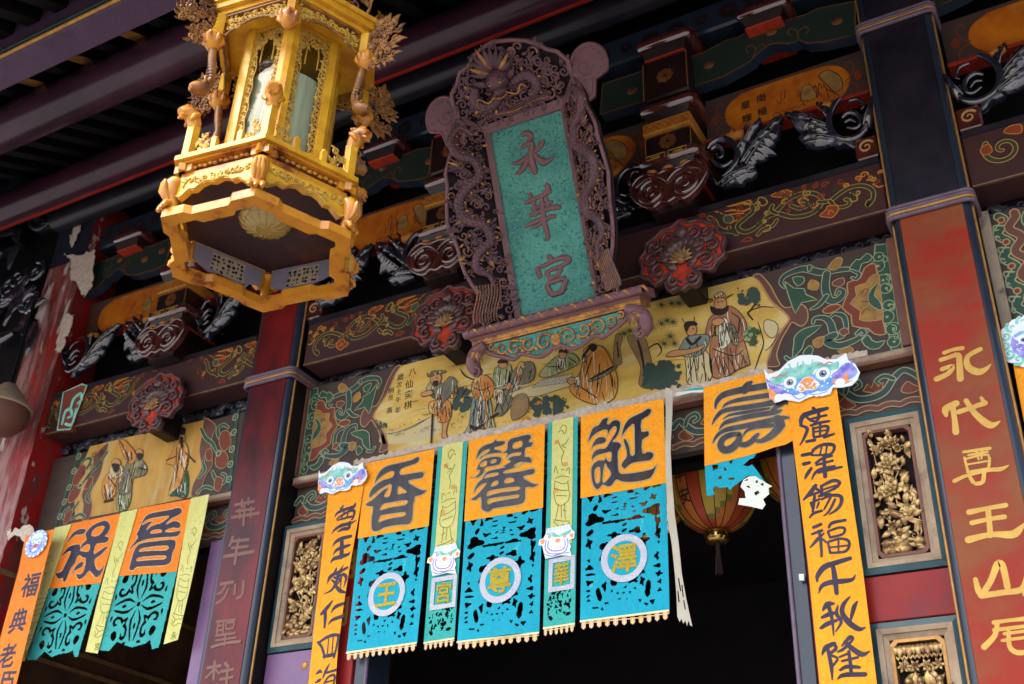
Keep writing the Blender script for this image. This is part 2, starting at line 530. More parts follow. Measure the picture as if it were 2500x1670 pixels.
def column(xl, xr, zb, zu, label, face, upper, strokes, textmat, group, rim='gold_line', side='dark_brown'):
    t = thing('door_column', label, 'column', ((xl + xr) / 2, -.1, 0), group)
    YF = -.20
    e = .042
    mb = MB(); mb.box((xl + .01, YF + .03, 0), (xr - .01, .16, 7.3)); mb.build('post', side, t)
    mb = MB(); mb.box((xl + e, YF, 0), (xr - e, YF + .029, zb), bev=.003); mb.build('red_face', face, t)
    mb = MB(); mb.box((xl + e, YF, zb + .002), (xr - e, YF + .029, 7.3), bev=.003); mb.build('upper_face', upper, t)
    for s_ in (-1, 1):
        x0, x1 = (xl + .008, xl + e - .001) if s_ < 0 else (xr - e + .001, xr - .008)
        pr = [(YF + .028, 0)]
        mb = MB()
        n = 6
        prof = []
        for i in range(n + 1):
            a = PI / 2 * i / n
            xo = x1 - (x1 - x0) * math.sin(a) if s_ < 0 else x0 + (x1 - x0) * math.sin(a)
            prof.append((xo, YF + .004 + .034 * (1 - math.cos(a))))
        vs = [(p[0], p[1], z) for z in (0, 7.3) for p in prof]
        mb.add(vs, [(i, i + 1, n + 2 + i, n + 1 + i) for i in range(n)], 0, True)
        mb.build('edge_strip', 'blue_black', t)
        xx = x0 - .004 if s_ < 0 else x1 + .004
        mb = MB(); mb.tube([(xx, YF + .045, 0), (xx, YF + .045, 7.3)], .0075, ns=8); mb.build('gilt_edge', rim, t)
    for k, z in enumerate((zb, zu)):
        mb = MB()
        for j, (dz, rr, mm) in enumerate(((-.026, .013, 0), (-.006, .011, 1), (.012, .012, 0), (.031, .011, 0))):
            o = .012
            path = []
            for (cx, cy, a0) in ((xr - .02, .15, 0), (xr - .02, YF + .03, 0), (xl + .02, YF + .03, 0), (xl + .02, .15, 0)):
                pass
            x0, x1, y0 = xl - o, xr + o, YF - o
            r_ = .035
            path = [(x1, .16, z + dz)]
            for i in range(7):
                a = -PI / 2 * i / 6
                path.append((x1 - r_ + r_ * math.cos(a), y0 + r_ + r_ * math.sin(a), z + dz))
            for i in range(7):
                a = -PI / 2 - PI / 2 * i / 6
                path.append((x0 + r_ + r_ * math.cos(a), y0 + r_ + r_ * math.sin(a), z + dz))
            path.append((x0, .16, z + dz))
            mb.tube(path, rr, m=mm, ns=8)
        mb.build('ring_moulding', ['band_purple', 'gold_line'], t)
    if strokes:
        pl = fac(YF)
        for ci, (crop, txt) in enumerate(strokes):
            mb = MB()
            for k, st in enumerate(N(txt)):
                mb.stroke(pl, tr(pl, crop, st), .0012 + .00025 * k, 0)
            mb.build('painted_character', textmat, t)
    return t

M('band_purple', (0.15, 0.10, 0.14), 0.36, col2=(0.09, 0.06, 0.09), scale=15, coat=.3, croug=.25)
CK = (2200, 500, 2.613); CG = (1850, 950, 2.1785); CL = (0, 950, 2.1775)
TXR = [
 (CK, "275,945,26 330,925,24 390,915,30; 255,990,30 310,972,28 365,958,34 372,1010,36 378,1110,42; 262,1050,30 330,1030,30 300,1078,32 228,1112,38; 505,922,30 425,970,32 428,1035,42 490,1068,48 540,1050,30 572,1018,8"),
 (CK, "350,1268,44 285,1305,48 288,1345,22; 330,1290,32 343,1380,34 350,1450,42; 368,1322,34 450,1295,30 535,1265,36; 415,1250,30 465,1325,36 530,1385,46 580,1408,44 632,1382,8; 512,1232,20 530,1262,26"),
 (CG, "1095,335,16 1235,315,18; 1120,352,12 1222,334,14; 1160,322,12 1175,375,10; 1195,318,12 1190,370,10; 1100,365,13 1118,440,14; 1110,372,13 1225,350,14 1228,425,15; 1118,402,11 1222,384,11; 1116,442,14 1226,424,14; 1048,490,24 1110,462,20 1230,432,22 1290,428,26 1334,408,8; 1205,436,20 1198,495,24 1162,505,22; 1128,468,18 1146,496,22"),
 (CG, "1125,655,32 1220,635,24 1318,618,28; 1140,712,28 1230,692,24 1312,680,28; 1225,640,30 1232,710,28 1238,780,30; 1122,802,40 1240,774,30 1350,775,44 1390,750,36 1418,715,8"),
 (CG, "1158,1012,24 1175,1075,34 1198,1098,36; 1190,1098,36 1240,1020,32 1275,932,38 1300,935,36 1318,1000,34 1328,1052,34; 1200,1098,34 1310,1082,32 1405,1066,34 1432,1000,30; 1425,1090,34 1430,1010,28"),
 (CG, "1258,1242,26 1340,1230,20 1425,1222,26; 1258,1282,22 1420,1262,20; 1275,1240,24 1262,1310,28 1205,1372,34; 1312,1302,18 1420,1288,18; 1302,1338,18 1420,1322,18; 1335,1290,22 1340,1370,26 1380,1402,30 1440,1400,26"),
]
TXL = [
 (CL, "1252,615,15 1350,597,15; 1287,590,12 1287,628,12; 1322,580,12 1322,612,12; 1258,650,13 1352,637,13; 1235,683,15 1376,660,15; 1275,640,10 1277,690,10; 1335,630,10 1335,682,10; 1302,620,13 1296,722,15"),
 (CL, "1237,788,15 1222,832,14; 1230,810,13 1322,800,14; 1235,845,13 1318,836,13; 1193,891,17 1347,864,17; 1270,800,14 1258,860,14 1250,928,17"),
 (CL, "1175,1036,15 1238,1026,15; 1207,1030,12 1182,1075,14 1158,1088,12; 1215,1062,12 1190,1112,15 1152,1138,14; 1252,1040,13 1247,1088,13; 1296,1024,15 1290,1090,17 1262,1112,14"),
 (CL, "1152,1236,11 1250,1226,11; 1162,1235,10 1152,1310,10; 1192,1230,10 1186,1300,10; 1158,1260,8 1190,1255,8; 1152,1285,8 1190,1280,8; 1206,1245,10 1246,1240,10 1241,1270,10; 1206,1248,10 1205,1276,10 1240,1271,9; 1150,1312,11 1252,1297,11; 1150,1337,10 1256,1322,10; 1202,1300,11 1196,1362,11; 1128,1372,16 1200,1352,14 1278,1342,16"),
 (CL, "1142,1450,15 1135,1542,15; 1105,1482,15 1172,1470,15; 1138,1490,12 1096,1534,14; 1148,1492,10 1166,1512,12; 1198,1458,15 1216,1476,15; 1178,1502,14 1242,1490,14; 1174,1543,14 1238,1531,14; 1212,1490,15 1204,1585,15; 1155,1592,16 1255,1576,16"),
]
YF = -.21
zbR = zat(2275, 497, YF); zuR = zat(2192, 40, YF); zbL = zat(655, 921, YF)
GC = 'columns of the temple front'
column(-.685, -.305, zbR, zuR, 'tall column with faded orange red face and large bright gold writing', 'red_faded', 'black_lacquer', TXR, 'gold_text', GC)
column(-4.81, -4.43, zbL, zuR, 'tall dark red column with dull mauve writing left of the middle bay', 'red_dark', 'red_dark', TXL, 'mauve_text', GC)

# far-left weathered column -------------------------------------------------
M('peel_red', (0.30, 0.020, 0.016), 0.55, col2=(0.20, 0.018, 0.018), scale=5, bump=.5, bscale=30,
  patches=(((0.085, 0.03, 0.03), 4.2, .42, .54), ((0.30, 0.16, 0.15), 3.2, .47, .56), ((0.20, 0.06, 0.05), 7, .52, .58), ((0.46, 0.40, 0.34), 4.4, .585, .60)), stretch=(2.4, 1.6, .42))
M('peel_red_side', (0.34, 0.012, 0.010), 0.5, col2=(0.22, 0.012, 0.012), scale=6, bump=.4, bscale=30, patches=(((0.14, 0.03, 0.03), 5, .5, .62), ((0.45, 0.38, 0.33), 8, .615, .63)), stretch=(1.5, 1.5, .6))
M('peel_black', (0.012, 0.016, 0.03), 0.5, col2=(0.025, 0.02, 0.03), scale=4, bump=.3, bscale=40, patches=(((0.5, 0.45, 0.40), 5.2, .63, .66),), stretch=(1, 1, .5))
t = thing('weathered_column', 'square red column with badly peeling paint and bare plaster patches at the left edge', 'column', (-7.02, -.1, 0), GC)
zj = zat(170, 640, -.2)
def flaky(x0, x1, z0, z1, Y, step=.05, amp=.01):
    """slightly uneven face"""
    mb = MB(); n = int((z1 - z0) / step); k = 6
    vs = []
    for j in range(n + 1):
        for i in range(k + 1):
            x = x0 + (x1 - x0) * i / k
            e = amp * (random.random() - .5) if i in (0, k) else 0
            vs.append((x + e, Y + amp * .5 * random.random(), z0 + (z1 - z0) * j / n))
    mb.add(vs, [(j * (k + 1) + i, j * (k + 1) + i + 1, (j + 1) * (k + 1) + i + 1, (j + 1) * (k + 1) + i) for j in range(n) for i in range(k)], 0, True)
    return mb
mb = MB(); mb.box((-7.23, -.19, 0), (-6.825, .16, 7.3)); mb.build('post', 'peel_red_side', t)
flaky(-7.235, -6.82, 0, zj, -.2).build('red_face', 'peel_red', t)
flaky(-7.235, -6.82, zj + .002, 7.3, -.2).build('upper_face', 'peel_black', t)
mb = flaky(0, .355, 0, 7.3, 0)
mb.v = [Vector((-6.815 - p.y * .5, -.195 + p.x, p.z)) for p in mb.v]; mb.build('side_face', 'peel_red_side', t)
pl = fac(-.215)
for txt in ("160,620 195,625 232,612 230,660 222,700 200,722 185,690 172,680 176,640", "190,515 212,512 200,540 188,585 176,600 172,570", "205,470 214,485 200,540 196,520",
            "160,775 182,770 174,800 160,830 152,860 140,850 150,800", "40,1292 78,1287 76,1365 64,1380 60,1330 44,1312 20,1312 22,1296"):
    pts = [tuple(float(q) for q in p.split(',')) for p in txt.split()]
    pts = cr([(x + random.uniform(-3, 3), y + random.uniform(-3, 3)) for x, y in pts], 4, True)
    pts = cr([(x + random.uniform(-4, 4), y + random.uniform(-5, 5)) for x, y in pts], 3, True)
    pts = [(x + random.uniform(-1.6, 1.6), y + random.uniform(-1.8, 1.8)) for x, y in pts]
    mb = MB(); mb.poly(pl, tr(pl, (0, 0, 1), pts), 0, .004)
    mb.build('plaster_patch', 'plaster_flake', t)
mb = MB(); z = zat(50, 1378, -.22)
mb.box((-7.25, -.225, z - .02), (-6.80, .1, z + .02), bev=.008); mb.build('ring_moulding', 'gold_worn', t)

# ================================================================= UPPER WALL, ROOF, INTERIOR
mb = MB()
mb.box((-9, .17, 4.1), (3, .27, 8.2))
tag(mb.build('upper_wall', 'near_black', loc=(-3, .2, 4.1)), 'dark boarding behind the brackets above the painted panels', 'wall')

t = thing('overhanging_eave', 'dark underside of the overhanging tiled eave with close rafters', 'roof', (-3, -1.4, 7))
def rz(Y): return 6.0 + (Y + 3.0) * .5
mb = MB()
mb.add([(-12, -3.2, rz(-3.2) + .1), (5, -3.2, rz(-3.2) + .1), (5, .3, rz(.3) + .1), (-12, .3, rz(.3) + .1),
        (-12, -3.2, rz(-3.2) + .3), (5, -3.2, rz(-3.2) + .3), (5, .3, rz(.3) + .3), (-12, .3, rz(.3) + .3)],
       [(0, 1, 2, 3), (7, 6, 5, 4), (0, 4, 5, 1), (2, 6, 7, 3), (1, 5, 6, 2), (0, 3, 7, 4)])
mb.build('roof_boards', 'dark_brown', t)
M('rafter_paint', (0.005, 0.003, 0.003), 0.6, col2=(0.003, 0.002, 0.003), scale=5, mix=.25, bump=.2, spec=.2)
M('tile_end', (0.22, 0.085, 0.012), 0.6, col2=(0.06, 0.03, 0.02), scale=9, mix=.3)
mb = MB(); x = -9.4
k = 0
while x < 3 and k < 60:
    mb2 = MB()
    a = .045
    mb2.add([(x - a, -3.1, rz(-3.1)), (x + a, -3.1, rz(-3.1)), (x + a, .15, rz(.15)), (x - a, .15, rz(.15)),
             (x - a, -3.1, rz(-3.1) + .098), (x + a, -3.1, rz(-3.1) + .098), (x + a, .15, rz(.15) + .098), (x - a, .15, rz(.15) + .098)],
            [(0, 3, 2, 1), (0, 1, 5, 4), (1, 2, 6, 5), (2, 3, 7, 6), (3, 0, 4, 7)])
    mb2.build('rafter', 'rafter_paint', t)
    if k % 2 == 0:
        mb2 = MB(); pr_ = Pl((x, -2.0, rz(-2.0) - .001), (-1, 0, 0), (0, 1, .5))
        mb2.poly(pr_, [(-.044, .0), (.044, .0), (.044, .20), (.02, .26), (-.03, .24), (-.044, .18)], 0, .002); mb2.poly(pr_, [(-.044, -.16), (.044, -.16), (.044, -.10), (-.044, -.10)], 0, .002)
        mb2.build('painted_tip', 'tile_end', t)
    x += .22; k += 1

mb = MB(); mb.prism_x([(-.75 + .135 * math.cos(a * PI / 12), 6.90 + .135 * math.sin(a * PI / 12)) for a in range(24)], -11.5, 4.5, 0, smooth=True)
for i in range(24):
    if 19 <= i <= 21: mb.m[i] = 1
tag(mb.build('round_purlin', ['purple_round', 'red_edge'], loc=(-3, -.75, 6.9)), 'round dark beam with a red lower edge passing above the plaque crest', 'beam')
mb = MB(); mb.prism_x([(-1.70 + .145 * math.cos(a * PI / 12), 6.49 + .145 * math.sin(a * PI / 12)) for a in range(24)], -11.5, 4.5, 0, smooth=True)
tag(mb.build('round_purlin', 'purple_sheen', loc=(-3, -1.7, 6.49)), 'dusky purple round beam with a soft sheen left of the wooden lantern', 'beam')
mb = MB(); mb.prism_x([(-.27 + .10 * math.cos(a * PI / 12), 7.12 + .10 * math.sin(a * PI / 12)) for a in range(24)], -7.2, 4.0, 0, smooth=True)
tag(mb.build('inner_purlin', 'black_lacquer', loc=(-3, -.27, 7.1)), 'black round beam high against the wall behind the brackets', 'beam')
t = thing('eave_beam', 'broad purple square beam with a gilt moulding crossing the top left corner', 'beam', (-5, -2.25, 6.14))
mb = MB(); mb.box((-11.5, -2.35, 6.14), (4.5, -2.17, 6.46), bev=.008); mb.build('beam_body', 'purple_beam', t)
mb = MB()
mb.tube([(-11.5, -2.362, 6.150), (4.5, -2.362, 6.150)], .013, ns=8)
mb.build('gilt_moulding', 'gold_line', t)
mb = MB()
mb.tube([(-11.5, -2.372, 6.178), (4.5, -2.372, 6.178)], .013, ns=8)
mb.build('green_moulding', 'green_dark', t)

# inner hall, left unlit
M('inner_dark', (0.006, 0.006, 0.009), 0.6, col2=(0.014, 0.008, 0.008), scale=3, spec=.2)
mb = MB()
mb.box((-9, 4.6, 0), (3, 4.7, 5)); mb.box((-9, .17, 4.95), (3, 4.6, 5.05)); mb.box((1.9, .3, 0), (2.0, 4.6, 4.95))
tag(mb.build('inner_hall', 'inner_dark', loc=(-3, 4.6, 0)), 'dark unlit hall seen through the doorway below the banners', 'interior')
t = thing('side_wall', 'dark brown panelled inner wall with thin gilt rails below the left banners', 'wall', (-6.95, 1.5, 0))
M('wall_brown', (0.10, 0.045, 0.022), 0.45, col2=(0.04, 0.02, 0.014), scale=4, bump=.2)
mb = MB(); mb.box((-7.2, .17, 0), (-6.9, 4.6, 4.95)); mb.build('panelling', 'wall_brown', t)
for z in (3.6, 3.72, 4.2):
    mb = MB(); mb.box((-6.9, .2, z), (-6.88, 4.5, z + .025)); mb.build('gilt_rail', 'gold_worn', t)
# dark end wall of the porch at far left (brackets grow from it)
mb = MB(); mb.box((-9.5, -.1, 0), (-7.24, .17, 8.0))
tag(mb.build('porch_wall', 'near_black', loc=(-8.3, 0, 0)), 'dark porch wall left of the peeling column', 'wall')

# ================================================================= PAINTED BOARDS
M('pic_yellow', (0.68, 0.465, 0.115), 0.5, col2=(0.47, 0.27, 0.05), scale=3.2, bump=.1, coat=.1, patches=(((0.62, 0.52, 0.26), 4, .5, .7),), stretch=(.7, 1, 2.2))
M('pic_ochre', (0.58, 0.34, 0.075), 0.5, col2=(0.40, 0.19, 0.035), scale=4, bump=.1, patches=(((0.50, 0.36, 0.13), 5, .5, .7),), stretch=(2.5, 1, .6))
M('orn_ground', (0.075, 0.045, 0.035), 0.5, col2=(0.05, 0.035, 0.03), scale=9, bump=.1, stretch=(.4, 1, 2))
M('orn_line', (0.34, 0.37, 0.20), 0.5, col2=(0.20, 0.26, 0.17), scale=14)
M('orn_tan', (0.42, 0.24, 0.10), 0.5, col2=(0.36, 0.2, 0.09), scale=14)
M('orn_green', (0.030, 0.095, 0.048), 0.5, col2=(0.03, 0.06, 0.045), scale=12)
M('orn_blue', (0.042, 0.075, 0.062), 0.5, col2=(0.03, 0.055, 0.05), scale=12)
M('orn_red', (0.19, 0.04, 0.02), 0.5, col2=(0.15, 0.04, 0.025), scale=12)
M('orn_brown', (0.14, 0.06, 0.042), 0.5, col2=(0.11, 0.05, 0.04), scale=12)
M('orn_ochre', (0.36, 0.20, 0.045), 0.5, col2=(0.22, 0.12, 0.04), scale=16, mix=.3)
M('ink', (0.02, 0.014, 0.012), 0.6, col2=(0.035, 0.02, 0.014), scale=20)
M('skin_paint', (0.50, 0.25, 0.10), 0.6, col2=(0.44, 0.21, 0.08), scale=20)
M('robe_orange', (0.56, 0.27, 0.055), 0.6, col2=(0.46, 0.15, 0.025), scale=7, patches=(((0.56, 0.40, 0.14), 6, .52, .66),))
M('robe_rose', (0.36, 0.17, 0.08), 0.6, col2=(0.26, 0.09, 0.045), scale=7, patches=(((0.46, 0.32, 0.13), 6, .54, .68),))
M('robe_grey', (0.20, 0.18, 0.11), 0.6, col2=(0.10, 0.10, 0.08), scale=7, patches=(((0.40, 0.33, 0.15), 6, .52, .66),))
M('robe_green', (0.17, 0.26, 0.11), 0.6, col2=(0.30, 0.32, 0.15), scale=7, patches=(((0.46, 0.40, 0.18), 6, .52, .66),))
M('robe_blue', (0.22, 0.25, 0.20), 0.6, col2=(0.12, 0.17, 0.18), scale=7, patches=(((0.46, 0.38, 0.17), 6, .52, .66),))
M('robe_cream', (0.55, 0.42, 0.19), 0.6, col2=(0.50, 0.44, 0.27), scale=9)
M('white_paint', (0.66, 0.62, 0.48), 0.6, col2=(0.56, 0.52, 0.4), scale=14)
M('bush_paint', (0.04, 0.055, 0.045), 0.6, col2=(0.04, 0.07, 0.06), scale=16)
M('pine_paint', (0.03, 0.07, 0.03), 0.6, col2=(0.05, 0.09, 0.04), scale=16)
M('bark_paint', (0.20, 0.12, 0.055), 0.6, col2=(0.30, 0.2, 0.09), scale=14)
M('deep_green', (0.02, 0.13, 0.06), 0.5)

HH = (1500, 450, 2.851); CC = (700, 750, 3.136); NZ = (1900, 500, 3.137); BB = (1000, 450, 3.135)
DW = .00003
XC = -2.59           # middle of the centre board

class Paint:
    """layers of paint on one plane: every new shape lies a hair above the last"""
    def __init__(s, pl, mats, w=.001):
        s.mb = MB(); s.pl = pl; s.w = w; s.mats = list(mats); s.mx = None
    def mi(s, m):
        if m not in s.mats: s.mats.append(m)
        return s.mats.index(m)
    def q(s, crop, pts):
        p = tr(s.pl, crop, pts) if crop else list(pts)
        return mirror(p, s.mx) if s.mx is not None else p
    def fill(s, crop, pts, m, line=None, lw=.006, smooth=3):
        p = s.q(crop, pts)
        if smooth: p = cr(p, smooth, True)
        if s.mx is not None: p = p[::-1]
        s.mb.poly(s.pl, p, s.w, 0, s.mi(m)); s.w += DW
        if line:
            s.mb.loop(s.pl, p, lw, s.w, s.mi(line)); s.w += DW
    def line(s, crop, pts, m, grow=0, k=3):
        s.mb.stroke(s.pl, s.q(crop, pts), s.w, s.mi(m), grow=grow, k=k); s.w += DW * .4
    def vine(s, crop, pts, m, line, lw=.005):
        p = s.q(crop, pts)
        s.mb.stroke(s.pl, p, s.w, s.mi(line), grow=lw, k=4); s.w += DW
        s.mb.stroke(s.pl, p, s.w, s.mi(m), k=4); s.w += DW
    def disc(s, crop, x, y, r, m, asp=1.0):
        (u, v, rr), = s.q(crop, [(x, y, r)])
        s.mb.disc(s.pl, u, v, rr, s.w, s.mi(m), ru=rr * asp); s.w += DW * .4
    def build(s, name, par):
        return s.mb.build(name, s.mats, par)

def end_ornament(pt):
    """scroll ornament at one end of the centre board, traced on the right end"""
    P1 = lambda t: N1(t)
    # brown double band along the picture
    pt.fill(HH, P1("965,640 1015,628 1085,705 1130,790 1190,860 1290,835 1340,870 1345,945 1300,990 1240,960 1205,1010 1160,1090 1130,1190 1150,1260 1085,1270 1062,1250 1090,1150 1130,1060 1175,1000 1218,935 1160,870 1100,820 1060,760 1010,680"), 'orn_brown', 'orn_tan', .007)
    pt.fill(HH, P1("1010,690 1065,775 1110,830 1170,880 1225,936 1180,1005 1140,1070 1100,1150 1078,1235 1092,1150 1125,1060 1165,1005 1208,936 1155,880 1100,835 1050,765"), 'orn_tan', None)
    # far edge: green cloud strip
    pt.fill(NZ, P1("742,312 790,306 828,300 845,400 868,560 900,760 925,930 952,1098 905,1108 866,1114 850,1000 800,860 770,690 742,520 738,420"), 'orn_green', 'orn_line', .006, 0)
    for x, y, r in ((760, 470, 48), (800, 580, 46), (825, 640, 40), (845, 770, 38), (830, 860, 50), (880, 950, 48), (885, 1050, 42), (770, 400, 34)):
        pt.disc(NZ, x, y, r + 7, 'orn_line'); pt.disc(NZ, x, y, r, 'orn_green')
        pt.disc(NZ, x + 4, y, 11, 'orn_line')
    for x, y, d in ((810, 420, 1), (835, 560, -1), (838, 640, 1), (862, 790, -1), (880, 950, 1), (893, 1010, -1)):
        pt.line(NZ, [(x - 10, y - 30, 9), (x + 22, y - 20, 9), (x + 24, y + 14, 8), (x - 2, y + 16, 7), (x - 2, y - 2, 5)], 'orn_line')
    # half rosette
    pt.fill(NZ, P1("742,452 660,488 630,560 530,600 535,680 490,790 560,850 570,930 690,950 735,990 822,992 800,880 765,600"), 'orn_red', 'orn_tan', .007, 2)
    pt.fill(NZ, P1("768,530 700,560 672,602 590,630 602,700 552,760 632,812 622,880 700,892 790,880 806,850 782,640"), 'orn_ochre', 'orn_tan', .005, 2)
    pt.fill(NZ, P1("770,600 720,640 690,700 700,760 760,800 795,800 778,740 740,700 745,660"), 'orn_green', 'orn_line', .004)
    pt.line(NZ, P1("640,680,10 660,650,9 690,650,8 680,680,6"), 'orn_red'); pt.line(NZ, P1("640,840,10 670,800,9 700,810,8"), 'orn_red'); pt.line(NZ, P1("640,745,8 690,742,8 720,760,6"), 'orn_red')
    pt.fill(NZ, P1("340,815 390,775 450,765 482,780 440,815 380,835"), 'orn_red', 'orn_tan', .006)
    # vines
    V_ = lambda t, m='orn_blue': [pt.vine(NZ, q, m, 'orn_line') for q in N(t)]
    V_("45,635,10 22,600,22 40,555,28 100,520,34 200,492,44 330,520,46 450,502,36 560,495,24 612,515,10; 240,500,20 236,470,14 262,480,8; 372,530,46 362,640,52 398,735,48 468,722,40 502,668,28 462,648,18 442,690,10; 370,700,28 310,772,28 250,802,8; 560,500,16 620,530,22 600,570,18 565,560,10")
    V_("268,905,16 282,872,22 350,868,34 398,905,44 425,985,50 470,1012,40 520,962,26 505,862,32 440,838,22 400,862,10; 432,1000,46 372,1040,60 462,1082,46 602,1032,34 692,962,10; 600,990,14 640,960,22 665,985,16 640,1000,8; 60,1170,18 90,1190,20 140,1170,16")
    for q in ("52,590 120,640 200,645 215,690 302,730 180,752 135,832 95,740 75,680", "128,1010 200,950 335,925 250,1000 205,1035 185,1100 112,1172 122,1060",
              "548,485 600,420 625,425 680,375 722,405 690,440 640,455 622,510 580,500", "640,1045 690,1000 720,1040 765,1055 822,1040 775,1100 700,1105",
              "110,560 190,555 200,590 150,625", "190,1140 240,1080 270,1110 240,1170"):
        pt.fill(NZ, P1(q), 'orn_green', 'orn_line', .0055, 2)
    for q, m in (("250,578 312,600 300,655 228,642", 'orn_ochre'), ("268,1042 352,1008 335,1085 285,1095", 'orn_ochre'), ("428,585 500,560 505,608 460,630 415,615", 'orn_brown'),
                 ("470,965 520,945 545,985 490,1005", 'orn_brown'), ("382,482 450,408 492,418 478,470 430,505", 'orn_ochre'), ("455,1125 545,1090 580,1120 520,1150", 'orn_ochre')):
        pt.fill(NZ, P1(q), m, 'orn_tan', .005, 2)

def folds(pt, crop, poly, m):
    """loose brush lines following the fall of a robe"""
    rs = random.getstate(); random.seed(int(poly[0][0] * 3 + poly[0][1]))
    f = lambda x, y: _pin(poly, x, y)
    xs = [p[0] for p in poly]; ys = [p[1] for p in poly]
    sc = (max(ys) - min(ys))
    for k in range(34):
        x, y = random.uniform(min(xs), max(xs)), random.uniform(min(ys), max(ys) - sc * .15)
        if not f(x, y): continue
        dx = random.uniform(-.35, .35); cv = random.uniform(-.02, .02); q = []
        for i in range(9):
            if not f(x, y): break
            q.append((x, y, 4.0 if i in (0,) else 7.2 - .6 * i)); x += dx * sc * .05; y += sc * .05; dx += cv
        if len(q) > 2: pt.line(crop, q, ('ink', 'bark_paint', 'white_paint', 'ink')[k % 4], k=2)
    random.setstate(rs)
def _pin(poly, u, v):
    c = False; n = len(poly)
    for i in range(n):
        (x1, y1), (x2, y2) = poly[i][:2], poly[(i + 1) % n][:2]
        if (y1 > v) != (y2 > v) and u < (x2 - x1) * (v - y1) / (y2 - y1) + x1: c = not c
    return c

def figure(t, name, crop, parts, lines=(), lab=None, pl=None, w=.0075):
    """one painted person: a list of (outline, paint) and ink lines"""
    pt = Paint(pl, ['ink'], w)
    for (q, m) in parts:
        if isinstance(q, tuple): pt.disc(crop, q[0], q[1], q[2], m)
        else:
            pt.fill(crop, N1(q), m, 'ink', .0042)
            if m not in ('ink', 'skin_paint'): folds(pt, crop, N1(q), m)
    for q in lines:
        for st in N(q): pt.line(crop, [(a, b, c * 1.7) for a, b, c in st], 'ink')
    o = pt.build(name, t)
    if lab: o['label'] = lab
    return o

# ---- centre board
PB = fac(0.0)
GB = 'painted boards above the doorways'
t = thing('painted_board', 'long painted board with robed figures around a chessboard above the middle doorway', 'painting', (XC, 0, 4.41), GB)
mb = MB(); mb.box((-4.43, .002, 4.40), (-.75, .06, 5.04)); mb.build('board', 'orn_ground', t)
pt = Paint(PB, ['pic_yellow'])
rb = N1("958,642 1010,682 1060,762 1100,822 1160,872 1218,935 1172,1002 1128,1064 1090,1152 1064,1250 1062,1296")
right = tr(PB, HH, rb)
right[0] = (right[0][0], 5.036); right[-1] = (right[-1][0], 4.405)
left = mirror(right, XC)
pt.fill(None, [left[0]] + [left[0]][:0] + left[1:] + right[::-1], 'pic_yellow', None, smooth=0)
pt.build('picture_ground', t)
pt = Paint(PB, ['orn_brown'], .002); end_ornament(pt); pt.build('end_ornament', t)
pt = Paint(PB, ['orn_brown'], .002); pt.mx = XC; end_ornament(pt); pt.build('end_ornament', t)
# scenery
pt = Paint(PB, ['ink'], .002)
pt.fill(CC, N1("735,965 900,930 1100,840 1180,900 1120,1000 745,1050"), 'robe_cream', None)
pt.line(CC, N1("740,968,3 820,965,4 920,930,6 1010,890,10 1100,842,5"), 'ink'); pt.line(CC, N1("900,945,14 980,910,16 1040,880,6"), 'bark_paint')
for x in range(720, 900, 16): pt.line(CC, [(x, 945, 2.5), (x + 2, 985, 2.5)], 'bark_paint', k=1)
for i in range(26):
    pt.disc(CC, random.uniform(690, 770), random.uniform(890, 930), random.uniform(5, 10), 'bush_paint')
for x, y in ((690, 870), (720, 880), (745, 895)):
    for a in range(5): pt.line(CC, [(x, y, 4), (x + 22 * math.cos(a * 1.2), y + 14 * math.sin(a * 1.2), 2)], 'pine_paint', k=1)
BW = [.0032]
def bush(crop, x0, y0, x1, y1, n, r, m='bush_paint'):
    p_ = Paint(PB, ['ink'], BW[0])
    for i in range(n):
        p_.disc(crop, random.uniform(x0, x1), random.uniform(y0, y1), random.uniform(r * .6, r), m)
    for i in range(n * 2):
        p_.disc(crop, random.uniform(x0 - r * .6, x1 + r * .6), random.uniform(y0 - r * .6, y1 + r * .6), random.uniform(r * .12, r * .3), m if i % 3 else 'pine_paint')
    BW[0] = p_.w + .0001
    p_.build('painted_bush', t)
bush(CC, 1290, 640, 1400, 780, 16, 34); bush(CC, 1890, 720, 2150, 820, 26, 34); bush(CC, 1960, 690, 2080, 720, 10, 22)
bush(CC, 1790, 760, 1870, 880, 26, 12, 'robe_orange'); bush(CC, 1900, 720, 1960, 745, 8, 10, 'robe_orange')
bush(HH, 230, 1280, 440, 1400, 24, 46); bush(HH, 300, 1250, 400, 1290, 6, 36)
for q in ("10,1050 60,1060 40,1140 55,1240 25,1260 -5,1230", "90,1070 150,1050 205,1060 240,1140 275,1330 230,1420 170,1390 185,1280 140,1180"):
    pt.fill(HH, N1(q), 'bark_paint', 'ink', .003)
pt.line(HH, N1("165,1090,14 190,1180,18 215,1330,10"), 'ink'); pt.line(HH, N1("20,1100,8 30,1200,10"), 'ink')
pt.line(HH, N1("240,1140,8 300,1110,10 330,1160,8 300,1200,5"), 'ink'); pt.line(HH, N1("270,1240,6 400,1225,8 520,1220,4"), 'robe_orange')
for x, y in ((330, 840), (400, 830), (490, 805), (450, 830), (370, 950), (330, 970), (410, 960), (110, 1020), (70, 1040), (260, 1000), (390, 1060), (350, 1110), (420, 1110), (540, 800)):
    for a in range(11):
        an = a * 2 * PI / 11 + x
        pt.line(HH, [(x, y, 5), (x + 42 * math.cos(an), y + 38 * math.sin(an), 2)], 'pine_paint', k=1)
pt.build('painted_pine', t); pt = Paint(PB, ['ink'], pt.w)
pt.line(HH, N1("1005,800,9 950,880,14 930,900,12 965,945,10"), 'ink'); pt.line(HH, N1("950,880,6 1030,855,7 1110,860,4"), 'ink')
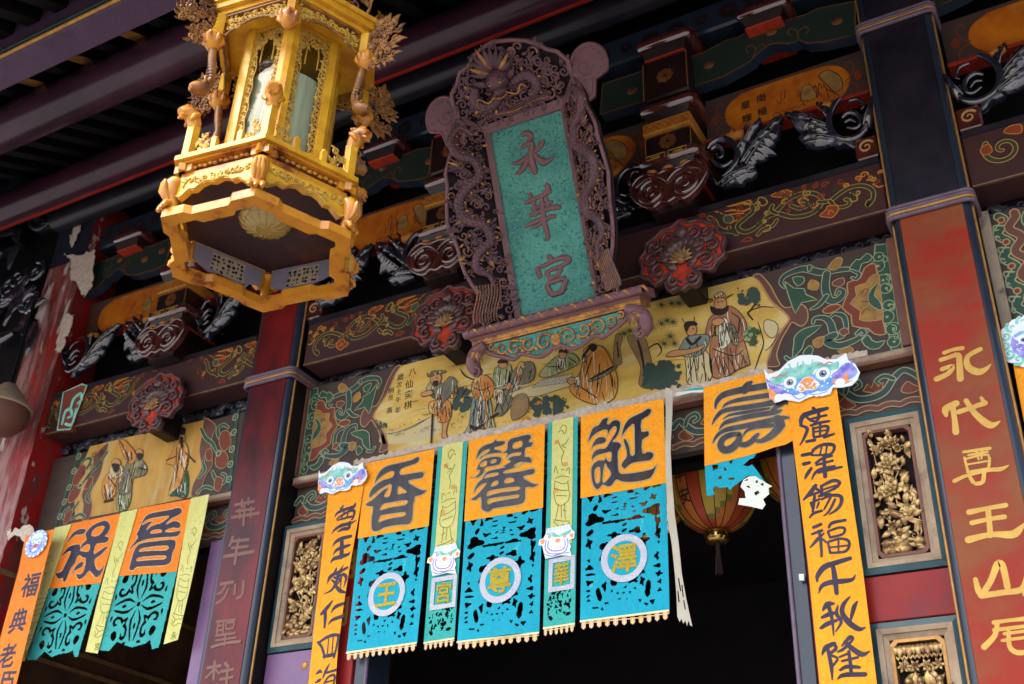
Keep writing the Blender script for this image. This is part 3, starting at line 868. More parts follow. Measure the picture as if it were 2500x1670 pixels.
bush(HH, 880, 740, 1000, 830, 18, 28); bush(HH, 930, 1010, 1010, 1120, 14, 22, 'pine_paint'); bush(HH, 900, 1000, 960, 1090, 8, 16, 'robe_green')
pt.fill(HH, N1("1050,950 1110,955 1140,990 1130,1050 1090,1070 1045,1020"), 'robe_cream', 'ink', .004)
pt.line(HH, N1("1000,960,5 1040,1100,7 1010,1200,9 980,1290,5"), 'ink'); pt.line(HH, N1("1150,1040,5 1090,1130,6 1050,1160,4"), 'ink')
for i in range(20):
    x = random.uniform(880, 1800); pt.line(CC, [(x, 1000 - (x - 700) * .12, 3), (x + 8, 990 - (x - 700) * .12, 3)], 'ink', k=1)
pt.build('painted_rocks', t); pt = Paint(PB, ['ink'], pt.w)
for i in range(70):
    x = random.uniform(760, 1900); y = 985 - (x - 700) * .19 + random.uniform(-60, 40)
    for j in range(3): pt.line(CC, [(x + j * 4, y, 2.2), (x + j * 5 + random.uniform(-4, 4), y - random.uniform(8, 20), 1.2)], ('ink', 'pine_paint', 'bark_paint')[j], k=1)
for i in range(16):
    x = random.uniform(760, 2000); y = 700 - (x - 700) * .22 + random.uniform(-120, 260); L_ = random.uniform(40, 130)
    pt.line(CC, [(x, y, 2), (x + L_ * .5, y - L_ * .1 + random.uniform(-6, 6), 7), (x + L_, y - L_ * .2, 2)], ('bark_paint', 'robe_cream', 'white_paint')[i % 3])
# chess table
pt.fill(CC, N1("1700,665 1890,600 2230,540 2200,600 1950,680 1880,690 1830,690 1740,700"), 'robe_cream', 'ink', .003, 0)
pt.fill(CC, N1("1885,620 1950,562 2196,512 2150,580"), 'white_paint', 'ink', .003, 0)
for i in range(1, 8):
    f = i / 8
    pt.line(CC, [(1885 + 65 * f, 620 - 58 * f, 2), (2150 + 46 * f, 580 - 68 * f, 2)], 'ink', k=1)
    pt.line(CC, [(1885 + 265 * f, 620 - 40 * f, 2), (1950 + 246 * f, 562 - 50 * f, 2)], 'ink', k=1)
pt.fill(CC, N1("1745,690 1840,670 1850,800 1740,870 1720,800"), 'bark_paint', 'ink', .003)
pt.build('painted_chess_table', t)
F = lambda *a, **k: figure(t, 'painted_figure', *a, pl=PB, **k)
F(CC, [("1195,860 1240,880 1225,960 1235,1000 1190,1000 1200,940", 'skin_paint'), ("1095,735 1170,715 1255,725 1262,840 1225,885 1165,882 1160,835 1100,810", 'robe_orange'),
       ("1280,600 1310,620 1300,690 1255,700 1250,640", 'robe_orange'), ("1085,600 1130,560 1200,590 1250,535 1305,565 1300,630 1245,690 1200,735 1130,700 1075,650", 'robe_grey'),
       ("1035,662 1110,640 1135,660 1050,690", 'skin_paint'), ("1105,520 1160,505 1190,540 1165,600 1115,590", 'skin_paint'), ("1100,540 1110,500 1160,490 1230,495 1180,515 1150,520", 'robe_grey'),
       ("1125,575 1165,570 1160,605 1135,610", 'ink'), ("1160,690 1185,690 1200,830 1175,780 1160,840", 'robe_rose')],
  ("1122,830,9 1118,930,9 1112,1040,8; 1090,540,4 1080,510,4; 1150,545,4 1165,548,3; 1110,630,4 1140,680,4; 1200,620,4 1180,700,4; 1120,790,4 1140,740,3; 1220,760,3 1230,840,3",), lab='bearded beggar with a crutch and orange trousers')
F(CC, [("1430,690 1500,680 1560,700 1585,860 1605,965 1480,930 1345,995 1400,900", 'robe_blue'), ("1420,590 1470,530 1540,530 1592,600 1575,690 1500,720 1435,690", 'robe_orange'),
       ("1480,700 1500,700 1480,900 1455,900", 'white_paint'), ("1530,700 1550,710 1540,910 1515,905", 'robe_orange')],
  ("1440,560,5 1370,530,6 1335,480,4; 1380,620,4 1350,690,4 1420,690,3; 1455,720,4 1430,900,4; 1500,720,4 1500,920,4; 1545,720,4 1580,930,4; 1415,915,14 1455,935,16 1510,905,10; 1440,620,4 1500,640,4 1570,610,4",), lab='standing figure in orange top and blue skirt')
F(CC, [("1600,470 1690,440 1725,470 1715,570 1660,650 1590,610", 'robe_green'), ("1625,430 1680,425 1690,465 1640,470", 'skin_paint'), ("1620,430 1640,405 1690,410 1690,430", 'ink'), ("1590,640 1660,640 1650,740 1600,730", 'robe_cream')], ("1640,490,4 1630,600,4; 1690,480,4 1680,570,4",), lab='figure in a green robe')
F(CC, [("1735,500 1790,440 1870,420 1905,470 1890,560 1810,600 1770,640 1730,740 1650,835 1600,815 1620,730 1660,620", 'robe_grey'), ("1670,600 1710,580 1740,610 1700,640", 'skin_paint'), ("1780,430 1830,440 1790,560 1760,540", 'robe_orange')],
  ("1800,450,4 1750,600,4 1690,800,4; 1740,560,4 1660,760,4; 1570,850,14 1620,820,14; 1880,480,4 1860,560,4; 1880,500,4 1860,500,4; 1630,730,6 1600,800,8",), lab='seated figure in a grey patterned robe')
F(BB, [("995,1465 1060,1380 1150,1310 1255,1300 1300,1370 1200,1430 1060,1480", 'robe_green'), ("1140,1340 1190,1320 1170,1420 1130,1440", 'white_paint'), ("1150,1290 1200,1285 1205,1325 1160,1340", 'skin_paint'), ("1145,1290 1165,1268 1205,1270 1210,1295 1175,1290", 'ink')], ("1060,1400,4 1140,1400,4; 1220,1330,4 1280,1370,5",), lab='white bearded elder in pale green behind the chessboard')
F(BB, [("1345,1310 1430,1245 1495,1260 1560,1380 1595,1500 1570,1640 1440,1690 1290,1640 1230,1560 1310,1440", 'robe_orange'), ("1205,1500 1250,1480 1290,1500 1240,1540", 'skin_paint'), ("1335,1275 1375,1250 1400,1290 1360,1320", 'skin_paint'), ("1370,1245 1410,1225 1440,1250 1415,1285 1395,1275", 'ink'), ("1335,1300 1365,1310 1345,1370 1325,1350", 'white_paint'), ("1380,1495 1480,1455 1580,1395 1585,1415 1490,1480 1385,1515", 'robe_grey'), ("1270,1490 1310,1480 1300,1560 1275,1570", 'white_paint')],
  ("1370,1270,14 1330,1330,6; 1400,1330,5 1350,1480,5; 1460,1380,5 1440,1560,5; 1400,1490,8 1560,1400,7; 1540,1440,4 1560,1560,4; 1320,1560,5 1440,1640,5",), lab='chess player in a loose orange robe')
F(HH, [("505,1190 640,1165 690,1280 665,1370 600,1400 515,1390 505,1290", 'robe_cream'), ("470,1120 500,1070 560,1055 640,1050 665,1085 610,1190 500,1205 450,1170", 'robe_blue'), ("365,1190 420,1160 540,1150 630,1120 600,1160 480,1195 380,1205", 'skin_paint'),
       ("500,990 540,975 575,1000 570,1045 530,1060 505,1035", 'skin_paint'), ("490,1000 500,965 560,960 580,985 530,990 510,1030", 'ink')],
  ("510,1080,12 545,1120,12 600,1070,12; 555,1190,4 580,1370,4; 620,1180,4 640,1370,4; 530,1210,4 540,1380,4; 490,965,3 475,940,3; 560,955,3 560,930,4; 545,1010,3 560,1012,3",), lab='boy attendant with topknots and a blue grey jacket')
F(HH, [("690,1060 780,1080 880,1040 945,1240 930,1265 850,1300 790,1340 690,1345 665,1200", 'robe_rose'), ("680,920 790,850 870,890 925,980 905,1080 855,1110 810,1090 760,960 720,960 690,1060 640,1060 650,980", 'robe_rose'),
       ("735,960 790,945 815,1075 790,1130 735,1140", 'white_paint'), ("705,810 750,790 780,810 780,860 735,880 700,860", 'skin_paint'), ("672,855 710,870 760,870 795,850 790,890 745,915 690,905", 'ink'),
       ("700,795 720,760 755,755 785,800 740,790", 'robe_orange'), ("690,950 740,935 770,955 740,985 690,985", 'skin_paint'), ("790,1000 840,990 870,1110 830,1120", 'robe_grey')],
  ("650,800,4 690,810,5 660,830,3; 790,790,5 830,770,4; 690,1150,4 830,1200,4 900,1160,4; 700,1200,3 740,1330,3; 730,1200,3 770,1330,3; 760,1210,3 810,1330,3; 800,1215,3 850,1310,3; 840,1210,3 880,1290,3; 880,1180,3 930,1260,3; 820,900,4 880,950,4 860,1060,4; 720,825,4 730,828,3; 750,820,4 762,822,3; 700,1000,5 710,1060,5",), lab='tall bearded official in a rose robe')
pt = Paint(PB, ['ink'], .003)
for ch, x, y, s_ in (('八', 965, 495, 62), ('仙', 940, 590, 66), ('奕', 935, 670, 66), ('棋', 930, 750, 66), ('歲', 872, 535, 54), ('次', 862, 595, 50), ('壬', 860, 650, 44), ('午', 855, 710, 46), ('年', 852, 790, 50), ('桐', 800, 640, 50), ('月', 797, 692, 44), ('高', 788, 790, 48)):
    (u, v, sz), = tr(PB, CC, [(x, y, s_)])
    write(pt.mb, PB, ch, u, v, sz, sz, .003, 0, 0.0, rot=R(2))
pt.build('painted_caption', t)
# worn lower edge with plaster showing
mb = MB()
xs = [-4.0 + i * .012 for i in range(int((3.1) / .012))]
up = [(x, 4.425 + .022 * abs(math.sin(x * 7.3)) * random.random() + .012 * random.random() + (.018 if -3.4 < x < -1.4 else 0)) for x in xs]
mb.poly(PB, [(xs[0], 4.402)] + [(xs[-1], 4.402)] + up[::-1], .011, .003)
mb.build('flaked_edge', 'plaster_flake', t)
def rail(t, x0, x1, zt=4.408, mats=('frame_pale', 'brown_rim')):
    mb = MB()
    mb.prism_x([(.0, zt - .062), (-.05, zt - .062), (-.058, zt - .05), (-.058, zt - .03), (-.045, zt - .02), (-.02, zt - .004), (.0, zt)], x0, x1, 0)
    mb.build('moulded_rail', mats[0], t)
    mb = MB(); mb.box((x0, -.064, zt - .078), (x1, .0, zt - .0625), bev=.003); mb.build('lower_fillet', mats[1], t)
rail(t, -4.42, -.695)
for x0, x1 in ((-4.445, -4.432), (-.748, -.70)):
    mb = MB(); mb.box((x0, -.03, 4.409), (x1, .05, 5.04), bev=.004); mb.build('side_moulding', 'brown_rim', t)

# ---- left board
t = thing('painted_board', 'smaller ochre painted board with two bearded men and a woman above the left banners', 'painting', (-5.8, 0, 4.42), GB)
mb = MB(); mb.box((-6.81, .002, 4.41), (-4.80, .06, 4.99)); mb.build('board', 'orn_ground', t)
pt = Paint(PB, ['pic_ochre'])
pt.fill(CL, N1("480,305 640,265 1085,165 1075,240 1060,330 1075,420 1030,500 1015,575 700,640 400,695 395,560 430,480 445,390"), 'pic_ochre', None, smooth=0)
pt.build('picture_ground', t)
def small_ornament(pt):
    # right end of the left board, in crop CL
    pt.fill(CL, N1("1085,165 1110,160 1150,200 1130,250 1120,330 1130,400 1090,470 1060,560 1018,572 1030,500 1072,420 1060,330 1075,240"), 'orn_brown', 'orn_tan', .006)
    for q in ("1215,205,8 1190,190,12 1160,210,14 1165,250,16 1200,270,14 1225,240,10", "1070,210,10 1095,260,14 1130,290,14 1150,330,10", "1060,470,10 1090,430,14 1080,390,10 1100,350,12", "1130,440,10 1150,480,16 1190,500,14 1200,460,10 1180,450,8", "1050,550,10 1090,520,12 1130,530,10"):
        pt.vine(CL, N1(q), 'orn_green', 'orn_line', .005)
    for q in ("1180,230 1215,225 1230,290 1190,330 1165,280", "1150,360 1190,330 1215,370 1190,420 1150,410", "1095,330 1125,320 1130,370 1100,380", "1150,470 1185,480 1170,540 1140,530"):
        pt.fill(CL, N1(q), 'orn_red', 'orn_tan', .005)
    pt.disc(CL, 1163, 342, 16, 'orn_line'); pt.disc(CL, 1163, 342, 9, 'orn_green')
    pt.line(CL, N1("1268,115,16 1255,200,18 1245,300,18 1235,400,18 1222,530,16"), 'orn_green')
    for x, y in ((1258, 150), (1250, 230), (1240, 320), (1232, 400), (1225, 480)):
        pt.disc(CL, x - 6, y, 17, 'orn_line'); pt.disc(CL, x - 6, y, 12, 'orn_blue'); pt.disc(CL, x - 6, y, 4, 'orn_tan')
pt = Paint(PB, ['orn_brown'], .002); small_ornament(pt); pt.build('end_ornament', t)
pt = Paint(PB, ['orn_brown'], .002); pt.mx = -5.80; small_ornament(pt); pt.build('end_ornament', t)
F = lambda *a, **k: figure(t, 'painted_figure', *a, pl=PB, **k)
F(CL, [("555,480 590,440 640,430 665,460 650,520 600,580 560,590 545,540", 'robe_orange'), ("585,430 615,400 650,410 660,450 610,480", 'robe_cream'), ("600,380 625,370 645,390 635,420 605,415", 'skin_paint'), ("600,400 640,405 630,440 612,440", 'ink')], ("560,600,7 600,590,7; 580,470,3 620,520,3; 640,450,3 600,560,3",), lab='seated bearded man in orange')
F(CL, [("630,550 700,540 690,620 660,650 625,640", 'robe_green'), ("665,420 700,370 750,370 785,420 770,460 710,480 700,550 640,555", 'robe_grey'), ("635,285 670,275 730,355 690,400", 'robe_orange'), ("725,330 750,320 765,340 745,365", 'skin_paint'), ("735,345 765,350 745,385", 'ink')],
  ("640,275,3 690,370,3; 690,430,3 670,540,3; 740,420,4 780,430,4; 650,560,3 640,640,3; 720,390,3 700,470,3",), lab='standing man in grey with a tall orange banner')
F(CL, [("905,560 930,440 960,430 1000,440 1005,540 985,580 940,570", 'deep_green'), ("940,300 975,280 1000,310 1005,380 970,500 920,550 900,560 930,420 890,400 900,370", 'robe_orange'), ("955,240 985,245 985,280 960,290", 'skin_paint'), ("945,235 965,205 990,215 980,245", 'ink'), ("960,260 980,265 970,320", 'ink')],
  ("890,380,4 940,360,4; 960,320,3 940,480,3; 990,340,3 1040,390,4; 1000,400,3 960,520,3",), lab='standing figure in an orange and green gown')
pt = Paint(PB, ['ink'], .003)
for ch, x, y, s_ in (('唐', 540, 340, 34), ('府', 528, 400, 34), ('田', 500, 348, 30), ('生', 488, 410, 32), ('圖', 472, 468, 26), ('福', 445, 445, 24), ('之', 440, 500, 22)):
    (u, v, sz), = tr(PB, CL, [(x, y, s_)])
    write(pt.mb, PB, ch, u, v, sz, sz, .003, 0, 0.0)
pt.build('painted_caption', t)
rail(t, -6.80, -4.82)

# ---- right board, cut by the picture edge
t = thing('painted_board', 'painted board with green scroll border right of the orange red column', 'painting', (.8, 0, 4.41), GB)
mb = MB(); mb.box((-.25, .002, 4.40), (2.1, .06, 5.04)); mb.build('board', 'orn_ground', t)
pt = Paint(PB, ['orn_green'])
for k, (dx, m, ln) in enumerate(((0, 'orn_green', 'orn_line'), (.055, 'orn_brown', 'orn_tan'))):
    pts = [(-.215 + dx + .022 * math.sin(i * 1.15 + k) + .0008 * i, 5.02 - i * .025, .034) for i in range(24)]
    pt.vine(None, pts, m, ln, .007)
for z in (4.93, 4.8, 4.66, 4.52):
    for dz, d in ((.03, 1), (-.03, -1)):
        pt.line(None, [(-.215 + .015 * d, z + dz, .009), (-.243, z + dz + .012, .009), (-.244, z + dz - .014, .008), (-.226, z + dz - .016, .006)], 'orn_line')
    pt.disc(None, -.205, z + .065, .02, 'orn_tan'); pt.disc(None, -.205, z + .065, .012, 'orn_red')
for (u, v) in ((-.05, 4.95), (.25, 4.9), (.55, 4.7)):
    for r_ in (.09, .06, .03): pt.vine(None, spiral(u, v, r_, 0, 1.2, (.018, .008)), 'orn_green', 'orn_line', .006)
for (u, v) in ((-.05, 4.78), (-.02, 4.6), (.3, 4.6)):
    pt.fill(None, [(u - .07, v), (u - .03, v + .07), (u + .06, v + .05), (u + .05, v - .05), (u - .02, v - .08)], 'orn_red', 'orn_tan', .007)
    pt.fill(None, [(u - .04, v), (u - .01, v + .04), (u + .03, v + .03), (u + .02, v - .03)], 'orn_ochre', None)
pt.build('end_ornament', t)
rail(t, -.25, 2.1, mats=('red_lacquer', 'brown_rim'))
mb = MB(); mb.box((-.303, -.05, 4.32), (-.252, .05, 5.04), bev=.004); mb.build('side_moulding', 'frame_buff', t)

# ---- friezes under the boards
def frieze(x0, x1, label, z0=4.085, z1=4.33):
    t = thing('carved_frieze', label, 'frieze', ((x0 + x1) / 2, 0, z0), 'painted friezes under the boards')
    mb = MB(); mb.box((x0, .005, z0), (x1, .06, z1)); mb.build('board', 'orn_ground', t)
    pt = Paint(PB, ['orn_blue'], -.004)
    n = max(1, round((x1 - x0) / .42)); L = (x1 - x0) / n
    for i in range(n):
        a = x0 + i * L
        q = lambda pts: [(a + p[0] * L, z0 + p[1] * (z1 - z0)) + ((p[2] * .24,) if len(p) > 2 else ()) for p in pts]
        pt.vine(None, q([(0.0, .62, .1), (.08, .75, .1), (.16, .62, .12), (.28, .44, .12), (.45, .40, .12), (.6, .48, .12), (.72, .72, .11), (.84, .86, .1), (.95, .74, .09), (1.0, .62, .08)]), 'orn_blue', 'orn_line', .006)
        pt.vine(None, q([(.16, .62, .07), (.2, .78, .07), (.3, .84, .07), (.34, .72, .06), (.28, .66, .05)]), 'orn_green', 'orn_line', .005)
        pt.vine(None, q([(.72, .72, .07), (.62, .82, .07), (.52, .74, .06), (.56, .66, .04)]), 'orn_green', 'orn_line', .005)
        pt.fill(None, q([(.36, .58), (.42, .72), (.46, .62), (.5, .76), (.54, .62), (.6, .7), (.58, .54), (.47, .5)]), 'orn_red', 'orn_tan', .006, 0)
        pt.fill(None, q([(.06, .4), (.14, .52), (.18, .44), (.26, .3), (.14, .26)]), 'orn_red', 'orn_tan', .005)
        pt.fill(None, q([(.78, .42), (.86, .6), (.93, .5), (1.0, .4), (.88, .34)]), 'orn_red', 'orn_tan', .005)
        wv = [(k / 16, .15 + .05 * abs(math.sin(k * PI / 4)), .09) for k in range(17)]
        pt.vine(None, q(wv), 'orn_brown', 'orn_tan', .006)
    pt.build('painted_scroll', t)
frieze(-4.425, -.70, 'narrow green cloud and lotus frieze under the chess painting')
frieze(-6.80, -4.82, 'narrow dim scroll frieze under the left painted board')

# ================================================================= DOOR PANELS
M('carved_gold', (0.55, 0.38, 0.15), 0.38, metal=.6, col2=(0.17, 0.08, 0.04), scale=26, bump=.25, bscale=90, mix=.4)
M('recess', (0.008, 0.006, 0.008), 0.7, col2=(0.02, 0.008, 0.01), scale=6)

def frame_ring(mb, pl, u0, v0, u1, v1, wd, w0, w1, m=0, ch=0.0):
    """one mitred frame moulding, outer rectangle u0..v1, width wd, rising from w0 (outer edge) to w1 (inner edge)"""
    def rect(a, b, c, d, k):
        if k <= 0: return [(a, b), (c, b), (c, d), (a, d)]
        return [(a + k, b), (c - k, b), (c, b + k), (c, d - k), (c - k, d), (a + k, d), (a, d - k), (a, b + k)]
    o = rect(u0, v0, u1, v1, ch); i = rect(u0 + wd, v0 + wd, u1 - wd, v1 - wd, ch)
    n = len(o)
    vs = [pl.at(*p, w0) for p in o] + [pl.at(*p, w1) for p in i]
    mb.add(vs, [(k, (k + 1) % n, n + (k + 1) % n, n + k) for k in range(n)], m)
    vs = [pl.at(*p, w0) for p in o] + [pl.at(*p, -.06) for p in o]
    mb.add(vs, [(k, n + k, n + (k + 1) % n, (k + 1) % n) for k in range(n)], m)
    vs = [pl.at(*p, w1) for p in i] + [pl.at(*p, -.06) for p in i]
    mb.add(vs, [(k, (k + 1) % n, n + (k + 1) % n, n + k) for k in range(n)], m)

def flower(mb, pl, u, v, r, w, m=0, rot=0.0, n=7):
    for k in range(n):
        a = rot + 2 * PI * k / n + random.uniform(-.1, .1)
        mb.leaf(pl, u + math.cos(a) * r * .25, v + math.sin(a) * r * .25, a, r * .85, r * .5, w, r * .16, 0, m, tip=r * .1, n=6)
    for k in range(n - 1):
        a = rot + .4 + 2 * PI * k / (n - 1)
        mb.leaf(pl, u + math.cos(a) * r * .1, v + math.sin(a) * r * .1, a, r * .48, r * .36, w + r * .2, r * .16, 0, m, tip=r * .18, n=5)
    mb.dome(pl, u, v, r * .2, r * .18, r * .3, w + r * .2, m, 8, 3)

def flower_panel(t, pl, u0, v0, u1, v1, seed, m='carved_gold', name='flower_carving'):
    rs = random.getstate(); random.seed(seed)
    W, Hh = u1 - u0, v1 - v0
    mb = MB()
    # winding branches
    for j in range(5):
        x = u0 + W * random.uniform(.1, .9)
        pts = turtle(x, v0 + Hh * random.uniform(0, .5), PI / 2 + random.uniform(-.6, .6), [(Hh * .16, random.uniform(-8, 8), random.uniform(-8, 8)) for _ in range(3)], (.012, .006), 6)
        pts = [(min(max(p[0], u0 + .008), u1 - .008), min(max(p[1], v0 + .008), v1 - .008), p[2]) for p in pts]
        mb.ptube(pl, pts, -.025, None, 0, 6)
    for i in range(int(W * Hh * 900)):
        u, v = random.uniform(u0 + .008, u1 - .008), random.uniform(v0 + .01, v1 - .01)
        L = random.uniform(.035, .06)
        a = random.uniform(0, 2 * PI)
        if min(u - u0, u1 - u) < .03: a = PI / 2 * random.choice((-1, 1)) + random.uniform(-.4, .4)
        mb.leaf(pl, u, v, a, L, L * .55, random.uniform(-.038, -.012), .010, random.uniform(-.8, .8), 0, tip=.008, n=6)
    for i in range(16):
        q = spiral(random.uniform(u0 + .02, u1 - .02), random.uniform(v0 + .02, v1 - .02), random.uniform(.014, .022), random.random() * 6, 1.2, (.011, .005), random.choice((-1, 1)), 10); mb.ptube(pl, q, -.030, None, 0, 5)
    for i in range(5):
        flower(mb, pl, random.uniform(u0 + .03, u1 - .03), random.uniform(v0 + .05, v1 - .03), .028, -.026, 0, random.random() * 2, 6)
    for fx, fy, r in ((.45, .72, .058), (.42, .5, .056), (.62, .9, .035), (.75, .3, .03), (.2, .86, .03)):
        flower(mb, pl, u0 + W * fx, v0 + Hh * fy, r, -.018, 0, random.random() * 2)
    # bird with a long tail
    bu, bv = u0 + W * .45, v0 + Hh * .3
    mb.dome(pl, bu, bv, .035, .018, .02, -.012, 0, 10, 3, rot=-.5)
    mb.dome(pl, bu - .035, bv + .022, .014, .012, .014, -.008, 0, 8, 3)
    mb.leaf(pl, bu - .012, bv + .005, -.4, .06, .025, -.005, .01, -.2, 0, n=6)
    for k in range(3): mb.leaf(pl, bu + .025, bv - .012, -.75 + .12 * k, .10, .014, -.012, .006, .2, 0, n=6)
    # rocks along the foot
    for i in range(14):
        mb.dome(pl, u0 + W * random.uniform(.06, .94), v0 + random.uniform(.0, .06) + .02 * abs(random.random() - .5), random.uniform(.02, .045), random.uniform(.012, .025), .022, -.03, 0, 9, 3, rot=random.uniform(-.5, .5))
    mb.build(name, m, t)
    random.setstate(rs)

def figure_panel(t, pl, u0, v0, u1, v1, seed, m='carved_gold'):
    """carved pavilion scene: fringed canopy above small robed figures"""
    rs = random.getstate(); random.seed(seed)
    W = u1 - u0
    mb = MB()
    for k in range(11):
        u = u0 + W * (k + .5) / 11
        mb.leaf(pl, u, v1 - .006, -PI / 2 + (k - 5) * .05, .045 + .012 * (k % 2), .03, -.02, .012, 0, 0, n=6)
        mb.tube([pl.at(u - W / 22, v1 - .05, -.03), pl.at(u, v1 - .068, -.02), pl.at(u + W / 22, v1 - .05, -.03)], .006, 0, 6)
    for k in range(4): flower(mb, pl, u0 + W * (k + .5) / 4, v1 - .095, .026, -.03, 0, k, 6)
    for i in range(46):
        mb.leaf(pl, random.uniform(u0 + .02, u1 - .02), random.uniform(v0 + .02, v1 - .1), random.uniform(0, 6.28), .06, .026, -.04, .01, random.uniform(-.8, .8), 0, tip=.008, n=6)
        q = spiral(random.uniform(u0 + .02, u1 - .02), random.uniform(v0 + .02, v1 - .1), .02, random.random() * 6, 1.2, (.011, .005), 1, 10); mb.ptube(pl, q, -.034, None, 0, 5)
    v = v1 - .16
    while v > v0 + .1:
        for k in range(3):
            u = u0 + W * (k + .5) / 3 + random.uniform(-.015, .015)
            mb.dome(pl, u, v, .016, .018, .02, -.02, 0, 8, 3)
            mb.tube([pl.at(u, v - .015, -.02), pl.at(u + random.uniform(-.01, .01), v - .06, -.015), pl.at(u, v - .12, -.02)], [.014, .022, .03], 0, 8)
            s_ = random.choice((-1, 1))
            mb.tube([pl.at(u, v - .03, -.01), pl.at(u + s_ * .03, v - .045, 0), pl.at(u + s_ * .05, v - .02, .002)], [.009, .008, .006], 0, 6)
            mb.leaf(pl, u - s_ * .02, v - .02, PI / 2 + s_ * .4, .07, .03, -.03, .01, .4, 0, n=6)
        v -= .17
    mb.build('figure_carving', m, t)
    random.setstate(rs)

PD = fac(-.06)
def door_panel(x0, x1, z0, z1, label, seed, kind='flower', inner='brown_rim'):
    t = thing('carved_door_panel', label, 'door panel', ((x0 + x1) / 2, -.03, z0), 'gilded carved panels beside the doorway')
    mb = MB(); frame_ring(mb, PD, x0, z0, x1, z1, .028, .0, .006); mb.build('teal_border', 'teal_edge', t)
    mb = MB(); frame_ring(mb, PD, x0 + .0285, z0 + .0285, x1 - .0285, z1 - .0285, .022, .010, .004); frame_ring(mb, PD, x0 + .051, z0 + .051, x1 - .051, z1 - .051, .022, -.004, -.018)
    mb.build('buff_frame', 'frame_pale', t)
    mb = MB(); frame_ring(mb, PD, x0 + .0735, z0 + .0735, x1 - .0735, z1 - .0735, .014, -.014, -.012, ch=.02); mb.build('brown_rim', inner, t)
    mb = MB(); mb.box((x0 + .03, .01, z0 + .03), (x1 - .03, .03, z1 - .03)); mb.build('backing', 'recess', t)
    a = .09
    (flower_panel if kind == 'flower' else figure_panel)(t, PD, x0 + a, z0 + a, x1 - a, z1 - a, seed)
    return t
XLm = lambda x: 2 * XC + .055 - x
door_panel(-1.062, -.692, 3.30, 4.065, 'upright carved gold flower and bird panel beside the long orange couplet at right', 3)
door_panel(-4.428, -4.058, 3.30, 4.065, 'upright carved gold flower panel half covered by the left orange couplet', 8)
door_panel(-1.062, -.692, 2.30, 3.085, 'lower carved panel with a pavilion scene in the bottom right corner', 5, 'figure', 'gold_line')
for x0, x1, lab, m in ((-1.062, -.692, 'bright red door rail between the two carved gold panels', 'red_lacquer'), (-4.428, -4.058, 'dull purple door rail with a gilt stud below the carved panel at left', 'purple_paint')):
    mb = MB(); mb.box((x0, -.055, 3.092), (x1, .03, 3.293), bev=.004)
    o = tag(mb.build('door_rail', m, loc=((x0 + x1) / 2, 0, 3.1)), lab, 'rail')
    if m == 'purple_paint':
        mb = MB(); p = fac(-.055); (u, v), = tr(p, (650, 1250, 3.734), [(350, 1400)])
        mb.dome(p, u, v, .022, .026, .008, 0, 0, 10, 3); mb.build('stud', 'gold_line', o)
mb = MB(); mb.box((-4.428, -.05, 2.3), (-4.058, .03, 3.085), bev=.004)
tag(mb.build('door_board', 'dark_brown', loc=(-4.24, 0, 2.3)), 'dark lower door board at the bottom left of the doorway', 'board')
# door posts with gilt writing
def post(x0, x1, lab, txt, flip):
    t = thing('door_post', lab, 'door post', ((x0 + x1) / 2, 0, 0))
    mb = MB(); mb.box((x0, -.075, 0), (x1, .12, 4.08), bev=.004); mb.build('red_board', 'red_lacquer', t)
    xa, xb = (x0 - .085, x0 - .002) if flip else (x1 + .002, x1 + .085)
    mb = MB(); mb.prism_x([(0, 0)], 0, 0) if False else None
    mb.box((xa, -.06, 0), (xb, .16, 4.08), bev=.01); mb.build('dark_jamb', 'blue_black', t)
    mb.v = []; mb.f = []; mb.m = []; mb.sm = []
    xe = xa - .012 if flip else xb + .012
    mb.tube([((xa if flip else xb), -.062, 0), ((xa if flip else xb), -.062, 4.08)], .012, ns=8); mb.build('edge_bead', 'band_purple', t)
    for k, ch in enumerate(txt):
        mb = MB(); p = fac(-.0765); write(mb, p, ch, (x0 + x1) / 2, 3.75 - k * .27, .16, .18, 0, 0, .03); mb.build('painted_character', 'gold_text', t)
post(-1.30, -1.068, 'red door post with a dark jamb behind the long right couplet', '丹心', True)
post(-4.05, -3.80, 'red door post with a dark jamb behind the long left couplet', '明月', False)
# jamb boards of the left bay
t = thing('side_jamb', 'pale purple jamb boards standing against the dark red column in the left bay', 'door post', (-4.95, 0, 0))
for x0, x1, y, m in ((-5.06, -4.95, -.02, 'purple_paint'), (-4.945, -4.82, -.05, 'purple_beam')):
    mb = MB(); mb.box((x0, y, 0), (x1, .14, 4.08), bev=.006); mb.build('jamb_board', m, t)

# ================================================================= SCROLL BEAMS
M('beam_ground', (0.060, 0.022, 0.018), 0.4, col2=(0.035, 0.016, 0.020), scale=6, bump=.12, coat=.12, croug=.25, stretch=(.5, 1, 2))
M('vine_green', (0.025, 0.032, 0.018), 0.5, col2=(0.035, 0.04, 0.02), scale=15)
M('vine_line', (0.34, 0.22, 0.045), 0.5, col2=(0.26, 0.16, 0.04), scale=15)
M('vine_red', (0.22, 0.045, 0.015), 0.5, col2=(0.16, 0.035, 0.012), scale=15)
M('vine_orange', (0.46, 0.17, 0.025), 0.5, col2=(0.38, 0.13, 0.02), scale=15)
def beam(x0, x1, label, half=True):
    t = thing('scroll_beam', label, 'beam', ((x0 + x1) / 2, 0, 5.12), 'painted scroll beams over the boards')
    mb = MB(); mb.box((x0, -.15, 5.12), (x1, .05, 5.47), bev=.012); mb.build('beam_body', 'beam_ground', t)
    mb = MB(); mb.box((x0 + .01, -.158, 5.425), (x1 - .01, -.1505, 5.462)); mb.build('top_fillet', 'black_lacquer', t)
    mb = MB(); mb.tube([(x0 + .01, -.152, 5.124), (x1 - .01, -.152, 5.124)], .004, ns=6); mb.build('bottom_line', 'gold_worn', t)
    return t
PBm = fac(-.151)
